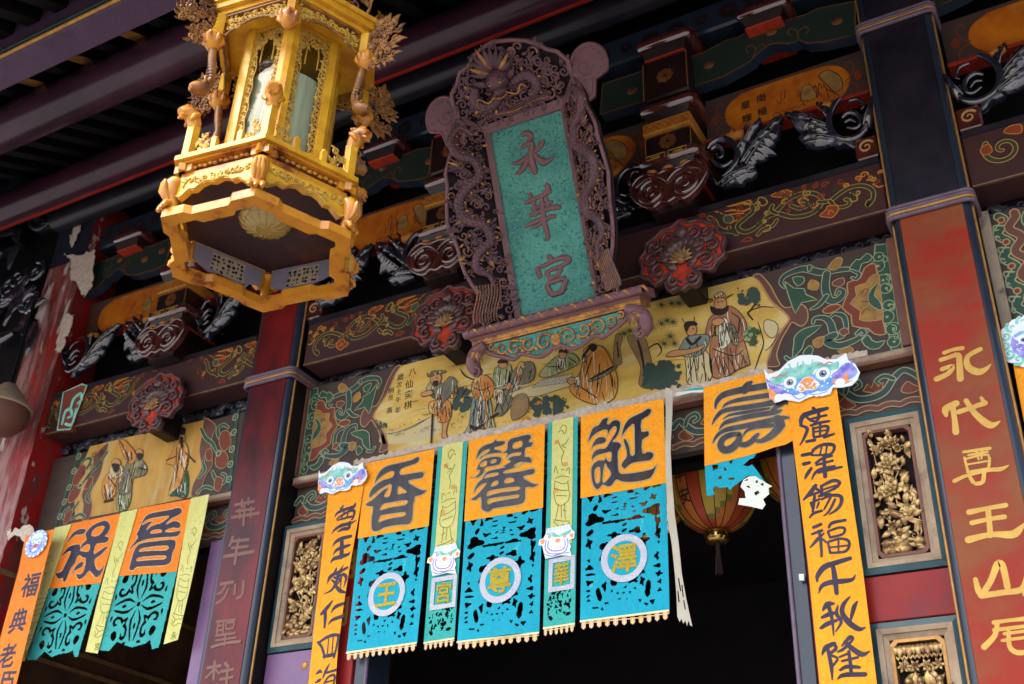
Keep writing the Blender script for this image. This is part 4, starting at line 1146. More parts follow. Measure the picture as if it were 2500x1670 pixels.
def dragon_scroll(pt):
    for q, lw in (("958,150 965,190 925,225 890,255 860,285 868,318 920,332 985,300 1050,240 1130,203 1240,228 1360,208 1432,150 1440,95 1380,62 1290,68 1210,105 1150,165 1105,212", 14),
                  ("1420,125 1500,115 1560,70 1640,22 1730,10 1795,40 1800,100 1760,150 1770,120", 12), ("660,232 700,260 720,300 770,325 830,330 850,345", 12),
                  ("1130,203 1100,190 1090,170 1100,150", 10), ("1230,150 1290,170 1340,150 1330,115 1290,115", 9), ("1000,350 1040,310 1100,290 1130,250", 8), ("1500,115 1550,160 1620,150 1640,120 1610,105", 9)):
        p = [(a[0], a[1], lw + 10) for a in N1(q)]
        pt.vine(HH, p, 'vine_green', 'vine_line', .0045)
    for q in ("1050,100 1010,90 1000,125 1030,150 1065,130 1055,110", "1640,60 1680,70 1690,110 1650,120 1640,100", "940,110 900,120 905,140 930,140", "1350,110 1310,90 1285,120 1310,150", "1040,330 1080,320 1085,290 1060,285"):
        pt.line(HH, [(a[0], a[1], 10) for a in N1(q)], 'vine_line')
    for q in ("1090,80 1120,60 1130,30 1165,20 1200,40 1240,55 1220,80 1180,90 1130,90", "1430,220 1470,180 1490,150 1550,150 1560,180 1520,230 1480,230"):
        pt.fill(HH, N1(q), 'vine_red', 'vine_orange', .006)
        c = N1(q)[3]
    for q in ("750,140,10 800,150,16 850,140,18 900,130,18 950,140,14", "770,190,8 830,180,16 890,190,16 940,170,14", "780,215,6 850,205,10 900,205,8", "870,115,8 920,105,14 955,125,12", "1800,0,10 1840,20,14 1870,10,10", "800,280,8 830,260,12 860,250,8", "700,190,6 740,200,10 800,230,12 830,250,10"):
        pt.line(HH, N1(q), 'vine_orange')
    pt.fill(HH, N1("765,225 800,215 830,235 815,265 780,270 760,250"), 'orn_blue', 'vine_line', .005)
    for q in ("560,200 600,210 620,190 590,180", "430,230 470,210 500,240 460,260", "880,400 930,370 960,390 900,400"):
        pt.line(HH, [(a[0], a[1], 12) for a in N1(q)], 'vine_red')
    rs = random.getstate(); random.seed(5)
    for k in range(46):
        x = random.uniform(600, 1860); y0 = 300 - (x - 600) * .255; y = y0 + random.uniform(-95, 95)
        (u, v, r), = tr(PBm, HH, [(x, y, random.uniform(16, 30))])
        m_ = random.choice(('vine_line', 'vine_red', 'vine_red', 'vine_green', 'vine_orange'))
        pt.line(None, spiral(u, v, r, random.random() * 6.3, random.uniform(.9, 1.4), (.011, .005), random.choice((-1, 1)), 14), m_, k=1)
    random.setstate(rs)
    for q in ("1165,55,8 1170,35,8 1185,60,7", "1490,210,8 1500,180,8 1525,195,7"): pt.line(HH, N1(q), 'vine_orange')
t = beam(-4.40, -.69, 'long dark beam painted with green dragon scrolls behind the tall plaque')
pt = Paint(PBm, ['vine_green'], .0005); dragon_scroll(pt); pt.build('dragon_scroll', t)
pt = Paint(PBm, ['vine_green'], .0005); pt.mx = -2.535; dragon_scroll(pt); pt.build('dragon_scroll', t)
t = beam(-6.80, -4.82, 'shorter dark scroll beam in the left bay behind its red carved boss')
pt = Paint(PBm, ['vine_green'], .0005); dragon_scroll(pt)
off = -3.74
pt.mb.v = [Vector((max(-6.79, min(-4.83, p.x - 3.66)), p.y, p.z)) for p in pt.mb.v]; pt.build('dragon_scroll', t)
pt = Paint(PBm, ['vine_green'], .0005); pt.mx = -5.60; 
mb0 = pt.mb; dragon_scroll(pt)
sh = [Vector((p.x, p.y, p.z)) for p in mb0.v]
mb0.v = [Vector((max(-6.79, p.x + 3.66), p.y, p.z)) for p in sh]
pt.build('dragon_scroll', t)
t = beam(-.30, 2.2, 'dark scroll beam at the right edge beyond the orange red column')
pt = Paint(PBm, ['vine_green'], .0005)
for u, v, r in ((-.12, 5.3, .09), (.12, 5.3, .1), (.4, 5.28, .1)):
    pt.vine(None, spiral(u, v, r, 2.5, 1.3, (.022, .01)), 'vine_green', 'vine_line', .005)
    pt.fill(None, [(u + .02, v + .09), (u + .05, v + .12), (u + .1, v + .11), (u + .09, v + .06)], 'vine_red', 'vine_orange', .006)
    pt.fill(None, [(u - .1, v + .03), (u - .06, v + .05), (u - .05, v), (u - .09, v - .01)], 'vine_red', 'vine_orange', .005)
pt.build('dragon_scroll', t)

# dark carvings in the slot between beam and board
M('carved_dark', (0.022, 0.024, 0.035), 0.3, col2=(0.05, 0.045, 0.06), scale=14, bump=.3, coat=.4, croug=.2)
def slot_carving(x0, x1, lab):
    mb = MB(); p = fac(.05); rs = random.getstate(); random.seed(int(x0 * 100))
    mb.box((x0, .10, 5.0), (x1, .14, 5.16), 0)
    n = int((x1 - x0) / .07)
    for i in range(n):
        u = x0 + (i + .5) * (x1 - x0) / n
        mb.leaf(p, u, 5.06 + random.uniform(-.01, .03), random.uniform(-.5, .5) + (PI if random.random() < .5 else 0), .13, .05, 0, .02, random.uniform(-1, 1), 0, lobes=2)
        mb.ptube(p, spiral(u, 5.085, .028, random.random() * 6, 1.2, (.014, .006), random.choice((-1, 1)), 12), .005, None, 0, 6)
    random.setstate(rs)
    tag(mb.build('slot_carving', 'carved_dark', loc=((x0 + x1) / 2, .1, 5.0)), lab, 'carving')
slot_carving(-4.4, -.72, 'dark carved strip in the slot over the chess painting')
slot_carving(-6.78, -4.84, 'dark carved strip in the slot over the left painted board')
slot_carving(-.28, 2.0, 'dark carved strip in the slot over the board at the right edge')

# ================================================================= BOSSES
M('boss_wood', (0.10, 0.042, 0.040), 0.34, col2=(0.055, 0.024, 0.028), scale=12, bump=.2, coat=.3, croug=.2)
M('boss_red', (0.50, 0.045, 0.015), 0.4, col2=(0.20, 0.02, 0.012), scale=14, mix=.35)
M('boss_gold', (0.40, 0.24, 0.09), 0.4, metal=.4, col2=(0.2, 0.09, 0.05), scale=22)
def boss(cx, cz, label, flat=1.0):
    Y = -.225
    p = fac(Y)
    t = thing('carved_boss', label, 'carving', (cx, Y, cz - .2), 'red carved bosses on the scroll beams')
    # lobed ruyi cloud outline
    lob = [(0, .235), (.05, .205), (.11, .20), (.155, .165), (.205, .14), (.215, .085), (.25, .045), (.235, -.02), (.24, -.07), (.195, -.10), (.165, -.145), (.11, -.125),
           (.075, -.13), (.10, -.165), (.075, -.215), (.03, -.205), (0, -.225)]
    full = [(cx + a, cz + b) for a, b in lob] + [(cx - a, cz + b) for a, b in lob[::-1][1:-1]]
    o = cr(full, 4, True)
    if sum(o[i][0] * o[(i + 1) % len(o)][1] - o[(i + 1) % len(o)][0] * o[i][1] for i in range(len(o))) < 0: o = o[::-1]
    mb = MB(); mb.poly(p, o, -.03, .03)
    sc = lambda k: [(cx + (a - cx) * k, cz + (b - cz) * k) for a, b in o]
    for k, r, in ((.97, .012), (.80, .008)):
        q = [(a, b, r * 2) for a, b in sc(k)]; mb.ptube(p, q + [q[0]], .002, None, 0, 6)
    mb.build('boss_body', 'boss_wood', t)
    mb = MB(); mb.poly(p, sc(.93), .001, .003); mb.build('red_ground', 'boss_red', t)
    mb = MB()
    for s_ in (-1, 1):
        for (a, b, r, a0, d, tn) in ((.07, .125, .05, -2.2, 1, 1.4), (.15, .095, .045, -2.6, 1, 1.4), (.17, .01, .045, 2.4, -1, 1.4), (.135, -.07, .042, 1.8, -1, 1.3), (.05, -.16, .034, 1.2, -1, 1.2), (.10, .05, .03, -2, 1, 1.2)):
            q = spiral(a, b, r, a0, tn, (.030, .014), d, 16)
            mb.ptube(p, [(cx + s_ * x, cz + y, w_) for x, y, w_ in q], .010, None, 0, 6)
        mb.leaf(p, cx + s_ * .03, cz - .09, PI / 2 - s_ * .9, .13, .05, .012, .014, s_ * .5, 0, lobes=2)
        mb.leaf(p, cx + s_ * .02, cz + .05, PI / 2 - s_ * .25, .10, .05, .012, .014, -s_ * .3, 0)
    mb.leaf(p, cx, cz + .1, PI / 2, .11, .07, .012, .018, 0, 0)
    for k in range(10):
        a = PI * (k - .5) / 9
        mb.leaf(p, cx + .05 * math.cos(a), cz - .02 + .05 * math.sin(a), a, .09, .05, .014, .016, .2, 0, lobes=0, tip=.01, n=7)
    mb.build('cloud_scrolls', 'boss_wood', t)
    mb = MB()
    for k in range(9):
        a = PI / 2 + (k - 4) * .42
        mb.leaf(p, cx, cz - .045, a, .085 - .004 * abs(k - 4), .026, .022, .012, 0, 0, tip=.012, n=6)
    for k in range(9):
        a = PI / 2 + (k - 4) * .36
        mb.tube([p.at(cx, cz - .045, .03), p.at(cx + .04 * math.cos(a), cz - .045 + .04 * math.sin(a), .042), p.at(cx + .055 * math.cos(a), cz - .045 + .055 * math.sin(a), .034)], .003, 0, 5)
    mb.dome(p, cx, cz - .05, .026, .014, .03, .016, 0, 10, 3)
    mb.build('lotus', 'boss_gold', t)
    mb = MB(); mb.box((cx - .06, Y + .03, cz - .2), (cx + .06, -.0, cz - .02), bev=.01); mb.box((cx - .09, Y + .03, cz - .02), (cx + .09, -.151, cz + .12)); mb.build('stem', 'dark_brown', t)
boss(-1.765, 5.13, 'red carved lotus boss at the right of the plaque foot')
boss(-3.255, 5.13, 'red carved lotus boss at the left of the plaque foot')
boss(-5.60, 5.09, 'red carved lotus boss over the left painted board')

# ================================================================= BRACKET ZONE
M('bracket_gloss', (0.10, 0.020, 0.012), 0.16, col2=(0.04, 0.010, 0.010), scale=10, bump=.08, coat=1, croug=.08, spec=1)
M('bracket_dark', (0.012, 0.006, 0.008), 0.3, col2=(0.022, 0.010, 0.008), scale=8, bump=.12, coat=.3, croug=.2)
M('flower_dim', (0.20, 0.07, 0.015), 0.5, col2=(0.07, 0.022, 0.01), scale=15)
M('key_gold', (0.55, 0.32, 0.05), 0.4, metal=.2, col2=(0.30, 0.14, 0.03), scale=15)
M('scale_yellow', (0.50, 0.24, 0.03), 0.45, col2=(0.32, 0.10, 0.02), scale=18)
M('under_red', (0.42, 0.035, 0.012), 0.4, col2=(0.18, 0.02, 0.012), scale=10)
M('board_orange', (0.60, 0.18, 0.010), 0.42, col2=(0.30, 0.05, 0.008), scale=4, mix=.4, bump=.1, coat=.25, patches=(((0.45, 0.20, 0.03), 3, .5, .7),))
M('carved_blue', (0.020, 0.022, 0.038), 0.2, col2=(0.010, 0.010, 0.016), scale=10, bump=.25, coat=1, croug=.08, spec=1, patches=(((0.13, 0.12, 0.17), 6, .56, .66), ((0.10, 0.02, 0.012), 7, .66, .7)))  # pale blue-grey patches paint highlights into the glossy black leaves
M('spot_gold', (0.40, 0.20, 0.04), 0.4, metal=.3, col2=(0.25, 0.1, 0.03), scale=14)
M('spot_brown', (0.13, 0.06, 0.025), 0.5, col2=(0.09, 0.04, 0.02), scale=20)

def block(t, cx, z0, z1, w, Y, lip=True, key=False):
    """bearing block: rounded bead on top, tapering body, red lip painting the lit lower edge"""
    hb = (z1 - z0) * .58
    mb = MB()
    r = hb / 2
    mb.prism_x([(Y + r + (r) * math.cos(a * PI / 6), z1 - r + r * math.sin(a * PI / 6)) for a in range(12)], cx - w / 2, cx + w / 2, 0, .02, True)
    mb.box((cx - w / 2 + .02, Y + r, z1 - hb + .003), (cx + w / 2 - .02, .1, z1 - .003), 0)
    mb.tube([(cx + w / 2 - .012, Y + r, z1 - r), (cx + w / 2 - .012, .1, z1 - r)], r * .98, 0, 10)
    mb.build('bead', 'bracket_gloss', t)
    a = w / 2 - .02; b = w / 2 - .05
    y0, y1 = Y + .02, Y + .05
    mb = MB()
    mb.add([(cx - b, y1, z0), (cx + b, y1, z0), (cx + b, .1, z0), (cx - b, .1, z0), (cx - a, y0, z1 - hb), (cx + a, y0, z1 - hb), (cx + a, .1, z1 - hb), (cx - a, .1, z1 - hb)],
           [(0, 3, 2, 1), (0, 1, 5, 4), (1, 2, 6, 5), (2, 3, 7, 6), (3, 0, 4, 7)])
    mb.build('block_body', 'bracket_dark', t)
    if lip:
        mb = MB(); mb.box((cx - b - .008, y1 - .01, z0 - .012), (cx + b + .008, .1, z0 - .001), bev=.003); mb.build('red_lip', 'under_red', t)
    if key:
        p = fac(Y + .002); mb = MB(); zc = z1 - r
        for s_ in (-1, 1):
            for q in ([(.01, -.014), (.01, .016), (.12, .016), (.12, -.010), (.04, -.010), (.04, .002), (.09, .002)],):
                mb.stroke(p, [(cx + s_ * a_, zc + b_, .008) for a_, b_ in q], .0035, 0, k=1)
        mb.build('key_pattern', 'key_gold', t)

def cloud_base(t, cx, z, Y):
    p = fac(Y)
    o = [(0, .13), (.07, .12), (.13, .145), (.19, .12), (.225, .06), (.20, -.01), (.15, -.07), (.09, -.10), (.045, -.075), (0, -.09)]
    full = [(cx + a, z + b) for a, b in o] + [(cx - a, z + b) for a, b in o[::-1][1:-1]]
    f = cr(full, 4, True)
    if sum(f[i][0] * f[(i + 1) % len(f)][1] - f[(i + 1) % len(f)][0] * f[i][1] for i in range(len(f))) < 0: f = f[::-1]
    mb = MB(); mb.poly(p, f, -.05, .05)
    q = [(a, b, .022) for a, b in f]; mb.ptube(p, q + [q[0]], -.004, None, 0, 8)
    for s_ in (-1, 1):
        q = spiral(.095, -.005, .085, PI / 2, 1.75, (.034, .016), -1, 30)
        mb.ptube(p, [(cx + s_ * a, z + b, w_) for a, b, w_ in q], .006, None, 0, 8)
        q = [(0.0, .04, .02), (.03, .075, .022), (.08, .10, .024), (.14, .085, .026), (.19, .06, .02)]
        mb.ptube(p, [(cx + s_ * a, z + b, w_) for a, b, w_ in q], .008, None, 0, 8, k=3)
    mb.build('cloud_scroll', 'bracket_gloss', t)
    mb = MB()
    for k in range(3): mb.dome(p, cx + (k - 1) * .10, z + .148, .035, .02, .03, -.02, 0, 8, 3)
    mb.build('flame_buds', 'vine_orange', t)
    mb = MB(); mb.box((cx - .12, Y + .05, z - .12), (cx + .12, .1, z + .17)); mb.build('cloud_back', 'bracket_dark', t)

GBK = 'bracket sets over the scroll beams'
def bracket(cx, label):
    t = thing('bracket_set', label, 'bracket', (cx, -.1, 5.47), GBK)
    Y = -.30
    cloud_base(t, cx, 5.545, Y)
    block(t, cx, 5.695, 5.825, .36, Y, key=True)
    for z0, z1 in ((5.83, 5.975), (6.25, 6.56)):
        mb = MB(); mb.box((cx - .14, Y + .03, z0), (cx + .14, .1, z1), bev=.012); mb.build('neck', 'bracket_dark', t)
        mb = MB()
        for s_ in (-1, 1): mb.tube([(cx + s_ * .138, Y + .029, z0 + .01), (cx + s_ * .138, Y + .029, z1 - .01)], .0028, 0, 5)
        mb.build('gilt_edge', 'spot_gold', t)  # thin gold lines added as glints on the neck edges
        p = fac(Y + .029)
        mb = MB(); zc = (z0 + z1) / 2
        for k in range(8):
            a = k * PI / 4
            mb.disc(p, cx + .038 * math.cos(a), zc + .038 * math.sin(a), .017, .001 + .0001 * k, 0, 10)
        mb.ring(p, cx, zc, .012, .02, .002); mb.build('painted_flower', 'flower_dim', t)
    mb = MB(); mb.box((cx - .145, Y + .01, 5.98), (cx + .145, .1, 6.06), bev=.004); mb.build('scale_strip', 'scale_yellow', t)
    p = fac(Y + .009); mb = MB()
    for r_ in range(3):
        for k in range(8):
            u = cx - .13 + .036 * k + (.018 if r_ % 2 else 0)
            if u + .018 < cx + .145:
                mb.stroke(p, [(u - .018, 5.989 + .02 * r_, .004), (u, 6.005 + .02 * r_, .004), (u + .018, 5.989 + .02 * r_, .004)], .001 + .0002 * r_)
    mb.build('scale_lines', 'under_red', t)
    block(t, cx, 6.08, 6.215, .33, Y)
    block(t, cx, 6.58, 6.73, .34, Y - .01)
    return t
bracket(-1.80, 'stacked glossy bracket set right of the plaque with a gold key pattern')
bracket(-3.31, 'stacked glossy bracket set half hidden between the plaque and the wooden lantern')
bracket(-5.62, 'stacked glossy bracket set in the left bay below the wooden lantern')
for cx, lab in ((-1.20, 'small glossy bearing block at the top, nearest the right column'), (-2.52, 'small glossy bearing block hidden high behind the plaque crest'), (-3.90, 'small glossy bearing block right of the lantern glass'), (-6.3, 'small dim bearing block high in the left bay'), (.35, 'small dim bearing block at the top right edge')):
    t = thing('bearing_block', lab, 'bracket', (cx, -.1, 6.58), 'small bearing blocks on the green tie beam')
    block(t, cx, 6.60, 6.74, .30, -.27)

# green cusped tie beams
II = (1450, 0, 2.851)
GB0 = tr(fac(-.15), II, N1("20,600 80,580 360,490 500,450 740,375 900,290 1000,262 1060,225 1300,155 1480,100 1560,60 1800,10 1832,8 1838,235 1700,268 1600,290 1490,300 1430,276 1400,292 1350,305 1280,302 1220,310 1150,360 1105,400 1095,418 1010,470 880,540 690,605 600,640 300,720 0,812"))
xa, xb = GB0[0][0], GB0[12][0]
NB = [((u - xa) / (xb - xa), v) for u, v in GB0]
def tie_beam(x_in, x_out, label):
    t = thing('tie_beam', label, 'beam', ((x_in + x_out) / 2, -.15, 6.0), 'cusped green tie beams')
    pts = [(x_in + (x_out - x_in) * u, v) for u, v in NB]
    if x_out < x_in: pts = pts[::-1]
    p = fac(-.07)
    mb = MB(); mb.poly(p, pts, 0, .08, 0, side=1); mb.build('beam_body', ['green_dark', 'blue_black'], t)
    pf = fac(-.151)
    q = lambda a: [(x_in + (x_out - x_in) * ((b[0] - xa) / (xb - xa)),) + b[1:] for b in a]
    mb = MB()
    mb.loop(pf, pts, .010, .0005)
    for c in ("1095,405,10 1120,350,10 1090,318,10 1050,340,9 1060,375,8", "1130,340,9 1160,310,9 1190,320,8", "1425,275,10 1420,220,10 1380,200,10 1345,225,9 1370,245,8", "1425,220,9 1470,185,10 1500,205,9 1480,235,8", "60,590,8 400,480,9 740,380,8"):
        mb.stroke(pf, q(tr(pf, II, N1(c))), .001)
    mb.build('scroll_line', 'spot_brown', t)
    for k, (x, y, r) in enumerate(((230, 645, 34), (520, 525, 36), (780, 460, 36), (1230, 225, 36), (1705, 145, 36))):
        (u, v, rr), = tr(pf, II, [(x, y, r)]); (u, v), = q([(u, v)])
        mb = MB(); mb.dome(pf, u, v, rr, rr * .8, .012, 0, 0, 10, 3); mb.build('flower_stud', 'flower_dim', t)
tie_beam(-2.26, -.69, 'dark green cusped tie beam between the plaque and the right column')
tie_beam(-2.85, -4.42, 'dark green cusped tie beam running behind the wooden lantern')
tie_beam(-5.62, -4.82, 'short dark green tie beam beside the dark red column in the left bay')
tie_beam(-5.63, -6.81, 'dark green cusped tie beam beside the peeling column')
tie_beam(1.0, -.30, 'dark green tie beam at the top right edge')
M('flower_black', (0.030, 0.010, 0.008), 0.5, col2=(0.008, 0.006, 0.008), scale=4, spec=.2)  # dark paint of the flower pattern on the upper rail
# long dark rails above
for y, z0, z1, m, lab in ((-.12, 6.80, 7.02, 'blue_black', 'long dark blue rail above the green tie beams'),):
    mb = MB(); mb.box((-6.81, y, z0), (2.2, .1, z1), bev=.015)
    o = tag(mb.build('upper_rail', m, loc=(-2.5, 0, z0)), lab, 'beam')
    p = fac(y - .0005); mb = MB(); k = 0
    u = -6.7
    while u < 2.1:
        for j in range(9):
            a = j * 2 * PI / 9; r_ = .05 if k % 3 else .035
            mb.disc(p, u + r_ * .8 * math.cos(a), 6.91 + r_ * .8 * math.sin(a), r_ * .45, .0004 + .0001 * j, 0, 8)
        u += .17; k += 1
    mb.build('dark_flowers', 'flower_black', o)

# orange painted boards
def orange_board(x0, x1, label, text=None, flip=False):
    """dark board with an orange picture cartouche, sloping as in the bay"""
    t = thing('orange_board', label, 'painting', ((x0 + x1) / 2, -.05, 5.98), 'orange painted boards between the brackets')
    p = fac(-.04)
    mb = MB(); mb.poly(p, [(x0, 5.98), (x1, 5.98), (x1, 6.32), (x0, 6.32)], -.04, .04); mb.build('board', 'orn_ground', t)
    W = x1 - x0
    pt = Paint(p, ['board_orange'], .001)
    c = [(.12, .50), (.14, .72), (.20, .86), (.30, .93), (.70, .93), (.82, .86), (.88, .70), (.90, .5), (.88, .3), (.82, .12), (.7, .06), (.30, .06), (.20, .12), (.14, .3)]
    q = lambda a: [(x0 + b[0] * W, 5.98 + b[1] * .34) + tuple(b[2:]) for b in a]
    pt.fill(None, q(c)[::-1], 'board_orange', 'vine_red', .006)
    for s_ in (0, 1):
        f = (lambda a: [(1 - b[0],) + b[1:] for b in a]) if s_ else (lambda a: a)
        pt.line(None, q(f([(.13, .45, .008), (.09, .55, .008), (.07, .75, .008), (.1, .85, .008), (.115, .75, .006)])), 'vine_red')
        pt.line(None, q(f([(.12, .4, .008), (.08, .35, .008), (.06, .18, .008), (.10, .1, .008), (.11, .2, .006)])), 'vine_red')
        pt.fill(None, q(f([(.03, .5), (.06, .62), (.08, .5), (.06, .38)])), 'vine_red', None)
    # small scene
    rs = random.getstate(); random.seed(int(x0 * 77))
    for i in range(14):
        u = random.uniform(.45, .8)
        pt.line(None, q([(u, random.uniform(.2, .75), .004), (u + .02, random.uniform(.2, .75), .006), (u + .03, random.uniform(.2, .7), .004)]), 'vine_red' if i % 2 else 'ink')
    pt.fill(None, q([(.60, .35), (.62, .62), (.67, .6), (.69, .3)]), 'orn_ochre', 'ink', .004)
    pt.fill(None, q([(.72, .75), (.78, .8), (.84, .6), (.85, .35), (.80, .3), (.76, .5)]), 'orn_ochre', 'ink', .006)
    pt.line(None, q([(.74, .55, .004), (.76, .4, .006), (.82, .2, .006)]), 'ink')
    for i in range(5): pt.line(None, q([(.42 + .04 * i, .2, .004), (.44 + .04 * i, .26, .004), (.46 + .04 * i, .2, .004)]), 'ink')
    random.setstate(rs)
    pt.build('painted_scene', t)
    if text:
        pt = Paint(p, ['ink'], .006)
        for ch, a, b in text:
            (u, v), = q([(a, b)]); write(pt.mb, p, ch, u, v, .062, .062, .006, 0, 0.01)
        pt.build('painted_caption', t)
    mb = MB(); mb.box((x0, -.10, 5.955), (x1, .0, 5.978), bev=.003); mb.build('red_ledge', 'under_red', t)
orange_board(-1.64, -.70, 'orange cartouche board with a short caption above the black carving near the right column', (('南', .36, .66), ('極', .36, .36), ('星', .26, .62), ('輝', .26, .32)))
orange_board(-3.13, -1.98, 'orange cartouche board mostly hidden behind the plaque')
orange_board(-4.40, -3.46, 'orange cartouche board just right of the wooden lantern base')
orange_board(-6.79, -5.78, 'orange cartouche board next to the peeling column')
orange_board(-5.46, -4.83, 'small orange cartouche board behind the bottom ring of the wooden lantern')
orange_board(-.29, .75, 'deep orange board in the top right corner')

# carved leaf spandrels
LFA = {'arc': "770,1075,26 800,1035,40 870,1002,44 950,1015,44 998,1075,42 992,1150,40 950,1215,36 890,1262,30", 'arc2': "800,1075,22 845,1050,26 885,1080,26 880,1125,24 850,1130,20 840,1105,16",
 'arc3': "800,1140,22 840,1180,30 900,1190,34 960,1150,26", 'arc4': "1090,880,18 1060,920,20 1065,965,20 1090,960,16 1085,935,12",
 'lv': ["1015,1150 1035,1060 1080,990 1110,985 1150,915 1180,915 1235,850 1335,798 1310,865 1265,900 1255,945 1195,975 1180,1025 1120,1050 1085,1100", "1060,1165 1130,1075 1175,1060 1200,1010 1250,990 1325,870 1310,960 1275,985 1285,1010 1235,1040 1295,1078 1230,1090 1205,1120 1140,1140 1110,1175",
        "858,1312 905,1245 950,1225 985,1180 1035,1158 1060,1175 1132,1182 1090,1215 1085,1245 1020,1262 985,1290 930,1290", "885,1342 950,1300 1010,1295 1060,1260 1155,1222 1120,1270 1070,1285 1035,1318 960,1325", "755,1170 790,1210 800,1260 850,1290 840,1310 790,1290 760,1240", "985,1085 1030,1040 1040,990 1095,960 1075,1010 1060,1060 1020,1110", "1060,1010 1090,950 1130,925 1150,870 1185,850 1170,900 1130,950 1095,1000"],
 'fl': ["905,985 940,950 955,925 985,945 1010,920 1025,940 1055,930 1040,970 1000,985 950,1000"]}
LFB = {'arc': "1730,712,26 1690,760,40 1655,850,44 1672,940,46 1740,995,44 1840,985,42 1905,915,38 1890,830,30", 'arc2': "1740,850,26 1780,815,34 1840,820,36 1870,870,30 1840,920,28 1780,915,22", 'arc3': "1760,880,18 1800,860,24 1840,880,20", 'arc4': "1790,730,20 1850,720,24 1890,760,20 1870,790,16",
 'lv': ["1640,880 1590,820 1545,790 1490,790 1450,765 1400,785 1342,798 1400,830 1430,860 1490,860 1530,890 1590,900", "1660,930 1600,905 1560,915 1500,890 1470,905 1390,850 1420,905 1470,940 1510,930 1560,960 1620,965", "1690,985 1640,950 1590,965 1530,935 1500,960 1448,982 1480,1020 1540,1005 1580,1025 1640,1010", "1700,1010 1640,1005 1590,1030 1530,1010 1480,1030 1560,1060 1640,1045", "1660,1000 1750,990 1840,1000 1830,1040 1750,1025 1690,1030", "1640,840 1600,760 1560,740 1610,725 1660,740 1670,790", "1890,900 1930,860 1940,790 1915,740 1960,700 1960,800 1940,900"],
 'fl': ["1575,770 1600,735 1650,728 1670,745 1650,770 1610,780"]}
def spandrel(x0, x1, label):
    """scroll and acanthus leaves: from the scroll end x0 toward the leaf tips at x1"""
    t = thing('carved_spandrel', label, 'carving', ((x0 + x1) / 2, -.12, 5.62), 'carved leaf spandrels under the orange boards')
    pl = fac(-.12)
    kind = 'B' if label.find('column') >= 0 else 'A'
    Lf = LFB if kind == 'B' else LFA
    a0, a1 = ((1950, 1342) if kind == 'B' else (755, 1338))
    ua, ub = tr(pl, II, [(a0, 900 if kind == 'B' else 1100)])[0][0], tr(pl, II, [(a1, 800)])[0][0]
    f = (x1 - x0) / (ub - ua)
    q = lambda txt: [(x0 + (p[0] - ua) * f,) + tuple(p[1:]) for p in tr(pl, II, N1(txt))]
    mb = MB()
    for k in ('arc', 'arc2', 'arc3', 'arc4'): mb.ptube(pl, q(Lf[k]), .035, None, 0, 9, k=4)
    mb.build('scroll', 'carved_blue', t)
    for i, o in enumerate(Lf['lv']):
        mb = MB(); o = q(o); mb.leaf2(pl, o, .012 * (i % 4), .045)
        mb.build('leaf', 'carved_blue', t)
    mb = MB(); mb.leaf2(pl, q(Lf['fl'][0]), .03, .02, veins=False); mb.build('small_flower', 'vine_orange', t)
spandrel(-1.99, -2.45, 'glossy black leaf carving half hidden at the right edge of the plaque')
spandrel(-3.12, -2.66, 'glossy black leaf carving half hidden at the left edge of the plaque')
spandrel(-1.62, -1.17, 'glossy black leaf carving beside the key pattern bracket')
spandrel(-.70, -1.16, 'glossy black leaf carving against the right column')
spandrel(-3.48, -3.93, 'glossy black leaf carving between the plaque and the lantern ring')
spandrel(-4.41, -3.96, 'glossy black leaf carving below the right corner of the lantern ring')
spandrel(-5.44, -5.02, 'black leaf carving with a pale highlight left of the dark red column')
spandrel(-5.80, -6.22, 'dull black leaf carving left of the left bay bracket')
spandrel(-6.79, -6.28, 'dull black leaf carving touching the peeling column')
spandrel(-.29, .2, 'glossy black leaf carving right of the right column')
for x, lab in ((-.75, 'small brown scroll block at the right column'), (-4.37, 'small red brown scroll block at the dark red column'), (-.24, 'small orange scroll block right of the right column')):
    p = fac(-.155)
    t = thing('scroll_block', lab, 'carving', (x, -.1, 5.47), 'scroll blocks on the beam ends')
    mb = MB(); mb.box((x - .06, -.15, 5.475), (x + .06, .1, 5.62), bev=.01); mb.build('block_body', 'bracket_gloss', t)
    mb = MB(); mb.ptube(p, spiral(x, 5.55, .042, .5, 1.4, (.014, .007), 1, 18), -.002, None, 0, 6); mb.build('scroll', 'orn_tan', t)

# ================================================================= PLAQUE
M('plaque_teal', (0.085, 0.29, 0.235), 0.66, col2=(0.04, 0.165, 0.145), scale=4, bump=.5, bscale=160, mix=.35, patches=(((0.13, 0.34, 0.28), 110, .52, .66), ((0.015, 0.10, 0.09), 60, .54, .64)))
M('plaque_wood', (0.135, 0.062, 0.070), 0.34, col2=(0.07, 0.038, 0.048), scale=10, bump=.2, bscale=100, coat=.2, croug=.3)
M('plaque_frame', (0.185, 0.082, 0.085), 0.36, col2=(0.13, 0.06, 0.068), scale=8, bump=.12, bscale=160, coat=.2, croug=.3)
M('plaque_gilt', (0.52, 0.25, 0.06), 0.4, metal=.45, col2=(0.18, 0.08, 0.05), scale=22, mix=.4)
LEAN = R(23.6)
PQ = Pl((-2.413, -.40, 4.854), (1, 0, 0), (0, -math.sin(LEAN), math.cos(LEAN)))
pq = thing('name_plaque', 'tall teal plaque in a dark carved dragon frame with three raised characters', 'plaque', tuple(PQ.O))
HW, HT = .228, 1.092
mb = MB(); mb.poly(PQ, [(-HW, 0), (HW, 0), (HW, HT), (-HW, HT)], -.02, .02); mb.build('teal_panel', 'plaque_teal', pq)
PC = (1190, 300, 3.267)
